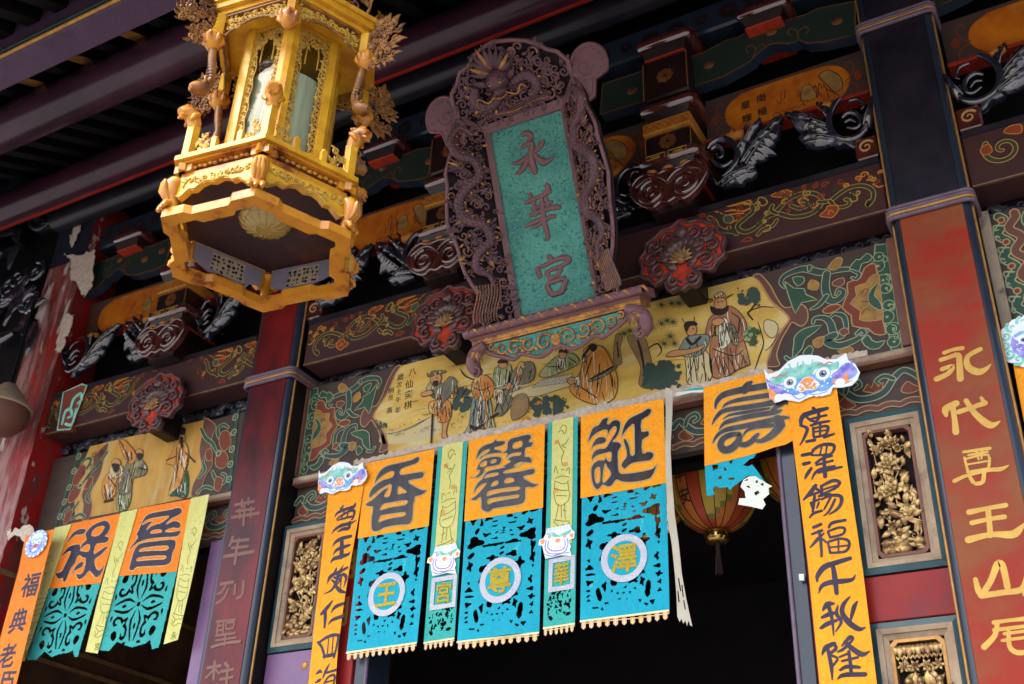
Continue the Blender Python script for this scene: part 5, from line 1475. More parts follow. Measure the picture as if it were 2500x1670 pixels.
GLY = ["270,104,26 300,85,46 338,88,46 350,112,40 322,150,32 272,198,22; 268,208,20 310,175,40 352,160,46 358,185,46 345,240,50 356,310,58 376,372,52 386,412,30; 382,405,30 350,372,22 320,342,10; 332,255,40 290,298,46 240,320,36 196,325,18; 322,285,40 295,350,52 260,392,38 218,412,12; 438,138,46 432,172,50 400,210,40 368,238,24; 368,240,26 400,278,46 448,312,62 490,302,40 540,268,10",
       "335,562,34 346,590,36 352,625,24; 462,490,34 488,515,44 470,550,38 440,588,30; 300,642,28 350,620,40 400,596,34 460,568,36 510,545,30; 365,610,34 378,680,34 384,748,32; 462,592,30 482,632,32 492,690,26; 350,692,26 440,655,30 522,630,30; 335,742,28 400,712,38 480,688,36 560,672,44 586,682,26; 298,832,24 360,800,38 440,765,34; 362,842,20 430,800,34 500,752,38 548,745,30; 430,595,36 440,680,46 452,780,44 472,860,44 484,915,36 482,942,12",
       "484,1060,38 506,1085,46 516,1118,40; 402,1145,34 406,1190,46 425,1235,44; 412,1155,24 470,1130,34 540,1095,36 610,1074,46 652,1085,48 640,1112,42 590,1142,28; 462,1195,26 530,1165,34 594,1142,34; 474,1190,36 488,1228,36 500,1256,30; 590,1145,36 582,1180,36 562,1208,26; 494,1252,28 540,1226,28 582,1206,22; 500,1255,30 488,1285,28; 470,1290,26 540,1262,36 622,1236,40; 474,1290,44 494,1335,46 516,1372,42; 632,1245,42 618,1290,48 598,1342,44; 512,1376,40 560,1360,40 606,1344,40; 496,1318,0.1 498,1318,0.1"]
for g in GLY:
    mb = MB()
    for st in N(g):
        st = [p for p in st if p[2] > 1]
        if len(st) < 2: continue
        mb.ptube(PQ, tr(PQ, PC, st), .002, None, 0, 8, k=3, fl=.55)
    mb.build('raised_character', 'plaque_frame', pq)

AL = R(35)
WR = Pl(PQ.at(HW, 0, .004), PQ.U * math.cos(AL) + PQ.N * math.sin(AL), PQ.V)
WL = Pl(PQ.at(-HW, 0, .004), PQ.U * math.cos(AL) - PQ.N * math.sin(AL), PQ.V)
BT = R(35)
CT = Pl(PQ.at(0, HT, .004), PQ.U, PQ.V * math.cos(BT) + PQ.N * math.sin(BT))
CA = (1000, 50, 3.485)
wl = tr(WL, CA, N1("640,950 520,890 405,850 368,930 352,1030 360,1110 330,1200 305,1310 322,1420 318,1540")) + tr(WL, BB, N1("285,200 290,300 330,390 372,500 392,590 425,680 478,770 530,830 585,905 590,960 545,990 560,1050 575,1105 700,1090 850,1050"))
wl = [(min(u, -.001), v) for u, v in wl]
def inside(poly):
    def f(u, v):
        c = False; n = len(poly)
        for i in range(n):
            (x1, y1), (x2, y2) = poly[i][:2], poly[(i + 1) % n][:2]
            if (y1 > v) != (y2 > v) and u < (x2 - x1) * (v - y1) / (y2 - y1) + x1: c = not c
        return c
    return f
def ccw(p):
    a = sum(p[i][0] * p[(i + 1) % len(p)][1] - p[(i + 1) % len(p)][0] * p[i][1] for i in range(len(p)))
    return p if a > 0 else p[::-1]

def fill_scrolls(mb, pl, poly, n, rr=(.018, .034), seed=1, m=0, w=.012, mg=None):
    """carved cloud scrolls and flame leaves packed inside an outline"""
    rs = random.getstate(); random.seed(seed)
    f = inside(poly); us = [p[0] for p in poly]; vs = [p[1] for p in poly]
    done = []
    for _ in range(n * 30):
        if len(done) >= n: break
        u, v = random.uniform(min(us), max(us)), random.uniform(min(vs), max(vs)); r = random.uniform(*rr)
        if not all(f(u + r * math.cos(a), v + r * math.sin(a)) for a in (0, 1.05, 2.1, 3.14, 4.2, 5.25)): continue
        if any(math.hypot(u - a, v - b) < (r + c) * .62 for a, b, c in done): continue
        done.append((u, v, r))
        d = random.choice((-1, 1)); a0 = random.uniform(0, 6.28)
        q = spiral(u, v, r, a0, random.uniform(1.0, 1.5), (r * .62, r * .3), d, 16)
        ww = w + random.uniform(-.006, .008)
        mb.ptube(pl, q, ww, None, m, 6)
        if mg is not None and random.random() < .4: mb.ptube(pl, [(x, y, c * .26) for x, y, c in q], ww + r * .27, None, mg, 4)
        for k in range(2):
            a = a0 + random.uniform(-1.2, 1.2)
            mb.leaf(pl, u + r * math.cos(a), v + r * math.sin(a), a + d * random.uniform(.6, 1.4), r * random.uniform(1.3, 2.2), r * .8, w, r * .3, -d * 1.0, (mg if (mg is not None and random.random() < .08) else m), tip=r * .2, n=6)
    random.setstate(rs)

def dragon(mb, pl, path, wd, m=0, mg=1, w=.022):
    p = cr([(a[0], a[1], wd * a[2]) for a in path], 8)
    mb.ptube(pl, p, w, None, m, 8)
    for i in range(2, len(p) - 1, 1):
        dx, dy = p[i][0] - p[i - 1][0], p[i][1] - p[i - 1][1]; l = math.hypot(dx, dy) or 1
        nx, ny = -dy / l, dx / l
        for s_ in (-.28, .28) if i % 2 else (0,):
            mb.dome(pl, p[i][0] + nx * s_ * p[i][2], p[i][1] + ny * s_ * p[i][2], p[i][2] * .17, p[i][2] * .17, p[i][2] * .12, w + p[i][2] * (.42 if s_ == 0 else .36), m, 6, 2)
        if i % 2 == 0:
            a = math.atan2(ny, nx)
            mb.leaf(pl, p[i][0] + nx * p[i][2] * .42, p[i][1] + ny * p[i][2] * .42, a - .5, p[i][2] * .5, p[i][2] * .3, w, p[i][2] * .1, 0, mg if i % 6 == 0 else m, n=4)

def wing(pl, s_, poly, seed):
    poly = ccw(poly)
    mb = MB(); n = len(poly)
    us = [p[0] for p in poly]; vs = [p[1] for p in poly]
    mb.poly(pl, poly, -.03, .012); mb.build('wing_backing', 'recess', pq)
    mb = MB()
    q = [(a, b, .022) for a, b in poly]; mb.ptube(pl, q + [q[0]], .0, None, 0, 8)
    # flat inner border strip along the panel
    mb.poly(pl, ccw([(0.0, .0), (s_ * .035, -.01), (s_ * .035, 1.13), (0.0, 1.092)]), -.01, .02)
    mb.build('wing_frame', 'plaque_frame', pq)
    mb = MB()
    path = [(.10, 1.08, .5), (.17, 1.13, .7), (.23, 1.06, .9), (.20, .97, 1), (.12, .93, 1), (.10, .84, 1.1), (.18, .78, 1.1), (.24, .70, 1.15), (.22, .60, 1.15), (.12, .55, 1.1), (.10, .46, 1.1), (.18, .40, 1), (.20, .31, .8), (.14, .27, .6), (.12, .2, .4)]
    dragon(mb, pl, [(s_ * a, b, c) for a, b, c in path], .05)
    fill_scrolls(mb, pl, poly, 95, (.014, .034), seed, 0, .008, 1)
    for (a, b, an) in ((.2, .78, 2.6), (.12, .55, .4), (.2, .9, .5), (.22, .6, -.4)):
        for k in range(4): mb.leaf(pl, s_ * a, b, (an if s_ > 0 else PI - an) + (k - 1.5) * .35, .075, .02, .025, .01, .3, 1 if k == 1 else 0, tip=.01, n=6)
    # combed waves at the foot
    for k in range(9):
        a0 = .06 + .016 * k
        q = [(s_ * (a0 + .05 * math.sin(j * .35 + 1) * (1 - j / 9) + .03), .015 + j * .026, .012) for j in range(9)]
        mb.ptube(pl, q, .012, None, 0, 6); mb.ptube(pl, [(x, y, .003) for x, y, c in q], .0185, None, 1, 4)
    mb.build('dragon_carving', ['plaque_wood', 'plaque_gilt'], pq)
wing(WL, -1, wl, 4)
wing(WR, 1, [(-u, v) for u, v in wl], 9)

# crest
ct = tr(CT, CA, N1("660,945 1305,745 1388,490 1345,340 1250,262 1165,245 1100,205 985,172 860,166 705,182 620,232 540,305 505,385 425,445 405,540 358,625 368,700 405,815 590,905"))
ct = [(u, max(v, 0.0)) for u, v in ct]
us = [p[0] for p in ct]; off = (max(us) + min(us)) / 2
ct = ccw(ct)
mb = MB(); mb.poly(CT, ct, -.03, .012); mb.build('crest_backing', 'recess', pq)
mb = MB(); q = [(a, b, .026) for a, b in ct]; mb.ptube(CT, q + [q[0]], 0, None, 0, 8)
mb.poly(CT, [(-.235, -.002), (.235, -.002), (.26, .05), (-.26, .05)], -.01, .022)
mb.build('crest_frame', 'plaque_frame', pq)
mb = MB()
hc = tr(CT, CA, [(770, 520)])[0]
hu, hv = hc
fill_scrolls(mb, CT, ct, 110, (.015, .034), 21, 0, .006, 1)
dragon(mb, CT, [(hu - .02, hv - .06, .9), (hu - .12, hv - .11, 1), (hu - .17, hv - .05, 1), (hu - .14, hv + .02, .7)], .07)
dragon(mb, CT, [(hu + .08, hv - .02, .9), (hu + .17, hv - .01, 1), (hu + .2, hv - .09, .9), (hu + .14, hv - .12, .6)], .055)
for k in range(11):
    a = PI / 2 + (k - 5) * .27
    mb.leaf(CT, hu + .03 * math.cos(a), hv + .05 + .03 * math.sin(a), a, .15 - .006 * abs(k - 5), .03, .03, .016, (k - 5) * -.06, 1 if k in (1, 6, 9) else 0, tip=.02, n=7)
mb.dome(CT, hu, hv + .015, .068, .06, .07, .02, 0, 14, 5)
mb.dome(CT, hu, hv - .035, .045, .032, .085, .02, 0, 12, 4)
for s_ in (-1, 1):
    mb.dome(CT, hu + s_ * .032, hv + .03, .026, .016, .04, .05, 0, 10, 3, rot=-s_ * .4)
    mb.dome(CT, hu + s_ * .03, hv + .012, .013, .012, .02, .068, 1, 8, 3)
    mb.dome(CT, hu + s_ * .016, hv - .038, .011, .008, .012, .098, 0, 8, 3)
    mb.ptube(CT, [(hu + s_ * .03, hv - .05, .012), (hu + s_ * .09, hv - .08, .012), (hu + s_ * .13, hv - .04, .010), (hu + s_ * .16, hv - .07, .006)], .06, None, 1, 6, k=3)
    mb.leaf(CT, hu + s_ * .06, hv + .01, PI / 2 - s_ * 1.2, .09, .035, .04, .015, s_ * .4, 0, tip=.02)
mb.ptube(CT, [(hu - .04, hv - .06, .01), (hu, hv - .072, .012), (hu + .04, hv - .06, .01)], .075, None, 1, 6, k=3)
for k in range(6):
    q = [(-.2 + .4 * j / 10, .062 + .010 * k + .008 * math.sin(j * .9 + k * .5), .008) for j in range(11)]
    mb.ptube(CT, q, .014, None, 1 if k == 2 else 0, 6)
mb.build('dragon_crest', ['plaque_wood', 'plaque_gilt'], pq)
# scroll ears
for s_ in (-1, 1):
    p = Pl(PQ.at(0, 0, .10), PQ.U, PQ.V)
    cu, cv = s_ * .455, 1.232
    mb = MB()
    o = [(cu + .108 * math.cos(a * PI / 12) * (1 if math.cos(a * PI / 12) * s_ > -.2 else .95), cv + .118 * math.sin(a * PI / 12)) for a in range(24)]
    o = [(u - s_ * (.09 if (v < cv - .07) else 0) * .6, v - (.07 if v < cv - .09 else 0)) for u, v in o]
    mb.poly(p, ccw(o), -.035, .04)
    q = [(a, b, .02) for a, b in o]; mb.ptube(p, q + [q[0]], -.002, None, 0, 8)
    mb.ptube(p, spiral(cu - s_ * .02, cv - .01, .05, 0 if s_ > 0 else PI, 1.3, (.012, .008), -s_, 20, .2), .006, None, 0, 6)
    for k in range(13):
        a = 2 * PI * k / 13
        mb.dome(p, cu + .082 * math.cos(a), cv + .086 * math.sin(a), .009, .009, .006, .004, 0, 7, 2)
    mb.build('scroll_ear', 'plaque_frame', pq)
# shelf
mb = MB()
def pbox(mb, pl, u0, u1, v0, v1, w0, w1, m=0):
    c = [pl.at(u, v, w) for w in (w0, w1) for (u, v) in ((u0, v0), (u1, v0), (u1, v1), (u0, v1))]
    mb.add(c, [(0, 3, 2, 1), (4, 5, 6, 7), (0, 1, 5, 4), (1, 2, 6, 5), (2, 3, 7, 6), (3, 0, 4, 7)], m)
pbox(mb, PQ, -.53, .53, -.045, -.002, -.06, .12)
mb.tube([PQ.at(-.53, -.024, .12), PQ.at(.53, -.024, .12)], .024, 0, 10)
for k in range(22):
    u = -.52 + k * .0495
    mb.tube([PQ.at(u, -.004, .125), PQ.at(u + .028, -.016, .146), PQ.at(u + .042, -.042, .132)], [.005, .010, .004], 1 if k % 2 else 0, 6)
pbox(mb, PQ, -.505, .505, -.062, -.0455, -.05, .112)
mb.build('shelf_bar', ['plaque_frame', 'plaque_gilt'], pq)
mb = MB(); pbox(mb, PQ, -.50, .50, -.098, -.0625, -.04, .105); 
for k in range(24):
    for r_ in range(2):
        u = -.49 + k * .041 + r_ * .02
        mb.tube([PQ.at(u, -.070 - r_ * .016, .1065), PQ.at(u + .03, -.070 - r_ * .016, .1065)], .002, 0, 4)
mb.build('gilt_strip', 'plaque_gilt', pq)
AP = Pl(PQ.at(0, 0, .095), PQ.U, PQ.V)
low = [(-.43, -.105), (-.42, -.14), (-.36, -.175), (-.30, -.20), (-.26, -.215), (-.22, -.195), (-.17, -.215), (-.11, -.235), (-.06, -.225), (-.02, -.20), (0, -.212)]
ap = low + [(-u, v) for u, v in low[::-1][1:]]
mb = MB(); mb.poly(AP, ccw(ap), -.03, .03); mb.build('apron_ground', 'plaque_teal', pq)
mb = MB(); q = [(u, v, .024) for u, v in cr(ap, 3)]; mb.ptube(AP, q, .004, None, 0, 8); mb.build('apron_edge', 'plaque_frame', pq)
mb = MB()
for s_ in (-1, 1):
    for (u, v, r, a0, tn, d) in ((.07, -.165, .05, 2.6, 1.35, -1), (.165, -.15, .042, -2.6, 1.3, 1), (.25, -.155, .044, 2.4, 1.3, -1), (.325, -.14, .034, -2.4, 1.2, 1), (.385, -.125, .02, 2, 1.1, -1)):
        q = spiral(0, 0, r, a0, tn, (.016, .007), d, 18)
        mb.ptube(AP, [(s_ * (u + a), v + b, w_) for a, b, w_ in q], .006, None, 0, 6)
        for k in range(3):
            an = a0 + k * 1.1
            mb.leaf(AP, s_ * (u + r * .9 * math.cos(an)), v + r * .9 * math.sin(an), (an if s_ > 0 else PI - an) + .8 * s_, r * .9, r * .4, .004, .006, .4, 0, n=5)
    mb.leaf(AP, 0, -.20, PI / 2 - s_ * .5, .08, .03, .006, .01, s_ * .5, 0)
mb.build('gilt_scrolls', 'plaque_gilt', pq)
for s_ in (-1, 1):
    p = Pl(PQ.at(0, 0, .11), PQ.U, PQ.V)
    mb = MB()
    mb.ptube(p, [(s_ * .42, -.10, .05), (s_ * .47, -.125, .075), (s_ * .505, -.165, .08), (s_ * .505, -.215, .075), (s_ * .48, -.25, .055)], 0, None, 0, 10, k=4)
    mb.ptube(p, spiral(s_ * .485, -.245, .032, PI / 2, 1.2, (.016, .010), s_, 16), .036, None, 0, 6)
    for k in range(5): mb.leaf(p, s_ * .46, -.125, -PI / 2 + s_ * (k - 1) * .4, .07, .025, .034, .012, 0, 1 if k % 2 else 0, n=6)
    mb.dome(p, s_ * .475, -.14, .012, .012, .012, .04, 1, 8, 3)
    mb.build('scroll_foot', ['plaque_frame', 'plaque_gilt'], pq)
# iron hanger behind the head of the plaque
mb = MB(); b0 = PQ.at(-.15, 1.05, -.03)
for s_ in (-1, 1):
    a = PQ.at(s_ * .15, 1.05, -.02); mb.tube([a, (a.x, -.02, a.z + .2)], .008, 0, 6)
mb.build('hanger_rod', 'near_black', pq)

# ================================================================= WOODEN PALACE LANTERN
M('lantern_wood', (0.66, 0.36, 0.022), 0.34, col2=(0.46, 0.21, 0.012), scale=9, mix=.35, bump=.1, coat=.35, croug=.2, patches=(((0.42, 0.16, 0.012), 6, .54, .7), ((0.10, 0.03, 0.008), 13, .66, .74)))
M('lantern_amber', (0.62, 0.27, 0.018), 0.34, col2=(0.36, 0.11, 0.015), scale=7, bump=.1, coat=.4, croug=.2, patches=(((0.16, 0.035, 0.008), 7, .55, .64),))
M('lantern_carved', (0.56, 0.34, 0.05), 0.45, col2=(0.30, 0.15, 0.025), scale=24, bump=.2)
M('lantern_rust', (0.36, 0.15, 0.025), 0.36, col2=(0.08, 0.028, 0.015), scale=16, bump=.2, coat=.2)
M('lantern_under', (0.028, 0.016, 0.02), 0.5, col2=(0.05, 0.022, 0.018), scale=5, patches=(((0.10, 0.03, 0.012), 4, .56, .7),))
M('lavender', (0.22, 0.20, 0.27), 0.7, col2=(0.17, 0.155, 0.20), scale=8, bump=.2)
M('fret_cream', (0.38, 0.31, 0.22), 0.7, col2=(0.3, 0.25, 0.18), scale=20)
M('glare_white', (0.85, 0.80, 0.60), 0.25, col2=(0.42, 0.39, 0.27), scale=4, stretch=(4, 4, .35), coat=.5, mix=.3, patches=(((0.85, 0.85, 0.75), 9, .58, .64),))  # pale streaks put gloss into the white of the lantern body
g = bpy.data.materials.new('glass_pane'); g.use_nodes = True
gt = g.node_tree; gt.nodes.remove(gt.nodes['Principled BSDF'])
tb = gt.nodes.new('ShaderNodeBsdfTransparent'); tb.inputs[0].default_value = (.86, .9, .8, 1)
gs = gt.nodes.new('ShaderNodeBsdfGlossy'); gs.inputs['Roughness'].default_value = .05
fr = gt.nodes.new('ShaderNodeFresnel'); fr.inputs[0].default_value = 1.4
mxs = gt.nodes.new('ShaderNodeMixShader')
gt.links.new(fr.outputs[0], mxs.inputs[0]); gt.links.new(tb.outputs[0], mxs.inputs[1]); gt.links.new(gs.outputs[0], mxs.inputs[2])
gt.links.new(mxs.outputs[0], gt.nodes['Material Output'].inputs[0])
MATS['glass_pane'] = g
AX, AY = -2.805, -2.253
A0 = R(7.65)
def LV(k, r, z, da=0.0): return Vector((AX + r * math.cos(A0 + k * PI / 3 + da), AY + r * math.sin(A0 + k * PI / 3 + da), z))
def edge(k, r, z=0.0):
    a, b = LV(k, r, z), LV(k + 1, r, z)
    n = ((a + b) / 2 - Vector((AX, AY, z))).normalized()
    U = Vector((0, 0, 1)).cross(n)
    p = Pl((a + b) / 2, U, (0, 0, 1)); p.half = (b - a).length / 2
    return p
def radial(k, z=0.0):
    """vertical plane through the axis and vertex k; u runs outward"""
    a = A0 + k * PI / 3
    return Pl((AX, AY, z), (math.cos(a), math.sin(a), 0), (0, 0, 1))
FLAT = Pl((AX, AY, 0), (1, 0, 0), (0, 1, 0))
def hexpts(r): return [(r * math.cos(A0 + k * PI / 3), r * math.sin(A0 + k * PI / 3)) for k in range(6)]
def jog(r, inn, d):
    out = []
    for k in range(6):
        a = Vector((r * math.cos(A0 + k * PI / 3), r * math.sin(A0 + k * PI / 3))); b = Vector((r * math.cos(A0 + (k + 1) * PI / 3), r * math.sin(A0 + (k + 1) * PI / 3)))
        n = -((a + b) / 2).normalized()
        for t, e in ((0, 0), (.24, 0), (.30, d), (.70, d), (.76, 0)):
            p = a + (b - a) * t + n * e; out.append((p.x, p.y))
    return out
LT = thing('palace_lantern', 'large golden wooden hexagonal lantern hanging in front at the upper left', 'lantern', (AX, AY, 4.17))
mb = MB(); mb.poly(FLAT, jog(.418, 0, .020), 4.166, .038, 0, holes=[jog(.350, 0, .022)[::-1]], side=1); mb.build('base_ring', ['lantern_wood', 'lantern_amber'], LT)
# ring underside, darker amber varnish
mb = MB(); mb.poly(Pl((AX, AY, 4.1655), (1, 0, 0), (0, 1, 0)), jog(.417, 0, .020), 0, 0, 0, holes=[jog(.351, 0, .022)[::-1]]); mb.build('ring_underside', 'lantern_amber', LT)
for k in range(6):
    mb = MB()
    a = A0 + k * PI / 3; d = Vector((math.cos(a), math.sin(a), 0))
    c = Vector((AX, AY, 0))
    mb.tube([c + d * .385 + Vector((0, 0, 4.345)), c + d * .402 + Vector((0, 0, 4.32)), c + d * .40 + Vector((0, 0, 4.28)), c + d * .385 + Vector((0, 0, 4.245)), c + d * .385 + Vector((0, 0, 4.205))], [.034, .036, .028, .021, .023], 0, 10)
    t_ = Vector((-math.sin(a), math.cos(a), 0))
    for j in (-1, 0, 1):
        mb.tube([c + d * .40 + t_ * .018 * j + Vector((0, 0, 4.235)), c + d * .42 + t_ * .024 * j + Vector((0, 0, 4.222)), c + d * .428 + t_ * .025 * j + Vector((0, 0, 4.205))], [.011, .014, .008], 0, 7)
        mb.tube([c + d * .436 + t_ * .013 * j + Vector((0, 0, 4.33)), c + d * .433 + t_ * .015 * j + Vector((0, 0, 4.29)), c + d * .41 + t_ * .014 * j + Vector((0, 0, 4.255))], [.008, .012, .005], 0, 6)
    mb.build('lion_leg', 'lantern_amber', LT)
    # apron between the legs
    p = edge(k, .402); h = p.half - .03
    prof = [(-1, 4.262), (-.9, 4.25), (-.78, 4.265), (-.66, 4.282), (-.5, 4.278), (-.36, 4.298), (-.2, 4.306), (0, 4.296), (.2, 4.306), (.36, 4.298), (.5, 4.278), (.66, 4.282), (.78, 4.265), (.9, 4.25), (1, 4.262)]
    ap = [(u * h, z) for u, z in prof] + [(h, 4.352), (-h, 4.352)]
    mb = MB(); mb.poly(p, ap, -.022, .022, 0); mb.build('apron', 'lantern_wood', LT)
    mb = MB(); rs = random.getstate(); random.seed(k)
    for j in range(10):
        u = -h * .86 + 2 * h * .86 * j / 9
        q = spiral(u, 4.327, .016, random.random() * 6, 1.2, (.009, .004), random.choice((-1, 1)), 12); mb.ptube(p, q, .002, None, 0, 5)
        mb.leaf(p, u, 4.325, random.random() * 6.28, .03, .014, .003, .005, .6, 0, n=5)
    q = [(a_[0], a_[1] + .007, .008) for a_ in ap[:15]]; mb.ptube(p, q, .001, None, 0, 6, k=2)
    mb.build('apron_carving', 'lantern_carved', LT)
    # painted inner lining of the apron with a fret, its openings' shade painted
    if k in (3, 4, 5):
        random.setstate(rs); continue
    hh = h * .92
    lin = [(-hh, 4.345), (-hh, 4.262), (-hh * .7, 4.245), (-hh * .3, 4.228), (hh * .1, 4.238), (hh * .5, 4.226), (hh * .8, 4.246), (hh, 4.258), (hh, 4.345)]
    lin = [(u + random.uniform(-.003, .003), v + random.uniform(-.004, .004)) for u, v in lin]
    mb = MB(); mb.poly(p, lin, -.031, .005, 0); mb.build('inner_lining', 'lavender', LT)
    mb = MB()
    for i in range(7):
        for j in range(4):
            u, v = -.066 + .022 * i + random.uniform(-.005, .005), 4.252 + .021 * j + random.uniform(-.004, .004)
            m_ = random.randint(3, 5); r_ = random.uniform(.0065, .0105); a_ = random.random() * 6
            mb.poly(p, [(u + r_ * random.uniform(.6, 1.3) * math.cos(a_ + x * 2 * PI / m_), v + r_ * random.uniform(.6, 1.2) * math.sin(a_ + x * 2 * PI / m_)) for x in range(m_)], -.0316, 0, 1)
    mb.poly(p, [(-.082, 4.244), (-.07, 4.29), (-.078, 4.328), (.0, 4.334), (.076, 4.33), (.07, 4.29), (.08, 4.25), (.02, 4.236)], -.0312, 0, 0)
    random.setstate(rs)
    mb.build('painted_fret', ['fret_cream', 'recess'], LT)
# dark base board, waist, shelf plate
mb = MB(); mb.poly(FLAT, hexpts(.385), 4.353, .009); mb.build('base_board', 'lantern_under', LT)
mb = MB(); mb.poly(FLAT, hexpts(.375), 4.3625, .035, 0); mb.poly(FLAT, hexpts(.345), 4.398, .034, 1); mb.build('waist', ['lantern_amber', 'lantern_rust'], LT)
mb = MB()
mb.poly(FLAT, hexpts(.40), 4.4325, .012, 1); mb.poly(FLAT, hexpts(.418), 4.445, .022, 0); mb.build('shelf_plate', ['lantern_wood', 'lantern_amber'], LT)
for k in range(6):
    p = edge(k, .395); mb = MB()
    for s_ in (-.9, .9): mb.add([p.at(s_ * p.half + a, z, w_) for a in (-.04, .04) for z in (4.3985, 4.432) for w_ in (-.03, -.004)], [(0, 1, 3, 2), (4, 6, 7, 5), (0, 4, 5, 1), (2, 3, 7, 6), (1, 5, 7, 3), (0, 2, 6, 4)])
    for j in range(14):
        u = -p.half * .8 + 1.6 * p.half * j / 13; mb.dome(p, u, 4.424 - .005 * (j % 2), .012, .009, .008, -.02, 0, 7, 2)
    mb.build('corner_blocks', 'lantern_amber', LT)
g2 = bpy.data.materials.new('bowl_glass'); g2.use_nodes = True
b2 = g2.node_tree.nodes['Principled BSDF']; b2.inputs['Base Color'].default_value = (.30, .20, .035, 1); b2.inputs['Roughness'].default_value = .15; b2.inputs['Transmission Weight'].default_value = 0.0; b2.inputs['Coat Weight'].default_value = .8
MATS['bowl_glass'] = g2
mb = MB(); mb.lathe((AX, AY, 4.352), [(.0, -.045), (.05, -.043), (.085, -.032), (.105, -.012), (.11, .0)], 0, 28)
for k in range(16):
    a = k * PI / 8; mb.tube([(AX + .106 * math.cos(a), AY + .106 * math.sin(a), 4.35), (AX + .085 * math.cos(a), AY + .085 * math.sin(a), 4.321), (AX + .03 * math.cos(a), AY + .03 * math.sin(a), 4.308)], .006, 0, 5)
mb.build('glass_bowl', 'bowl_glass', LT)
# railing
for k in range(6):
    a = A0 + k * PI / 3; d = Vector((math.cos(a), math.sin(a), 0)); t_ = Vector((-math.sin(a), math.cos(a), 0)); c = Vector((AX, AY, 0)) + d * .37
    r = radial(k)
    mb = MB()
    for da in (0,):
        pts = [c + d * e + t_ * f for e, f in ((.026, 0), (.010, .026), (-.02, .02), (-.02, -.02), (.010, -.026))]
        vs = [q + Vector((0, 0, z)) for z in (4.468, 4.64) for q in pts]
        mb.add(vs, [(i, (i + 1) % 5, 5 + (i + 1) % 5, 5 + i) for i in range(5)] + [(9, 8, 7, 6, 5)])
    mb.build('rail_post', 'lantern_wood', LT)
    mb = MB()
    mb.tube([c + Vector((0, 0, 4.635)), c + d * .004 + Vector((0, 0, 4.66)), c + d * .018 + Vector((0, 0, 4.69)), c + d * .045 + Vector((0, 0, 4.70)), c + d * .066 + Vector((0, 0, 4.682))], [.026, .030, .036, .034, .022], 0, 10)
    for j in range(5):
        q = c + d * (-.004 + .012 * j) + Vector((0, 0, 4.722 - .002 * j * j)); mb.tube([q - t_ * .022, q + Vector((0, 0, .008)), q + t_ * .022], [.006, .011, .006], 0, 6)
    for s_ in (-1, 1):
        q = c + d * .05 + t_ * .018 * s_
        mb.tube([q + Vector((0, 0, 4.705)), q + d * .012 + Vector((0, 0, 4.712))], [.010, .007], 0, 7)
        mb.tube([c + t_ * .028 * s_ + Vector((0, 0, 4.69)), c + d * .02 + t_ * .036 * s_ + Vector((0, 0, 4.67)), c + d * .03 + t_ * .026 * s_ + Vector((0, 0, 4.65))], [.01, .012, .005], 0, 6)
        mb.tube([c + d * .05 + t_ * .012 * s_ + Vector((0, 0, 4.675)), c + d * .068 + t_ * .014 * s_ + Vector((0, 0, 4.664))], [.009, .005], 0, 6)
    mb.build('lion_head', 'lantern_amber', LT)
    for kk, s_ in ((k, -1), ((k - 1) % 6, 1)):
        p = edge(kk, .372); u0 = -s_ * -1 * 0
        base = -p.half if kk == k else p.half
        sg = 1 if kk == k else -1
        mb = MB()
        rs = random.getstate(); random.seed(kk * 7 + s_)
        for j in range(7):
            u = base + sg * (.04 + .016 * (j % 4)); v = 4.49 + .03 * (j // 2)
            q = spiral(u, v, .017, random.random() * 6, 1.3, (.010, .005), random.choice((-1, 1)), 12); mb.ptube(p, q, 0, None, 0, 6)
            mb.leaf(p, u, v, random.random() * 6, .032, .014, .002, .005, .5, 0, n=5)
        random.setstate(rs)
        mb.build('rail_fret', 'lantern_carved', LT)
        mb = MB(); u = base + sg * .125
        mb.add([p.at(u + a_, z, w_) for a_ in (-.011, .011) for z in (4.468, 4.545) for w_ in (-.011, .011)], [(0, 1, 3, 2), (4, 6, 7, 5), (0, 4, 5, 1), (2, 3, 7, 6), (1, 5, 7, 3), (0, 2, 6, 4)])
        mb.dome(p, u, 4.547, .012, .012, .012, 0, 0, 8, 2); mb.build('stub_post', 'lantern_wood', LT)
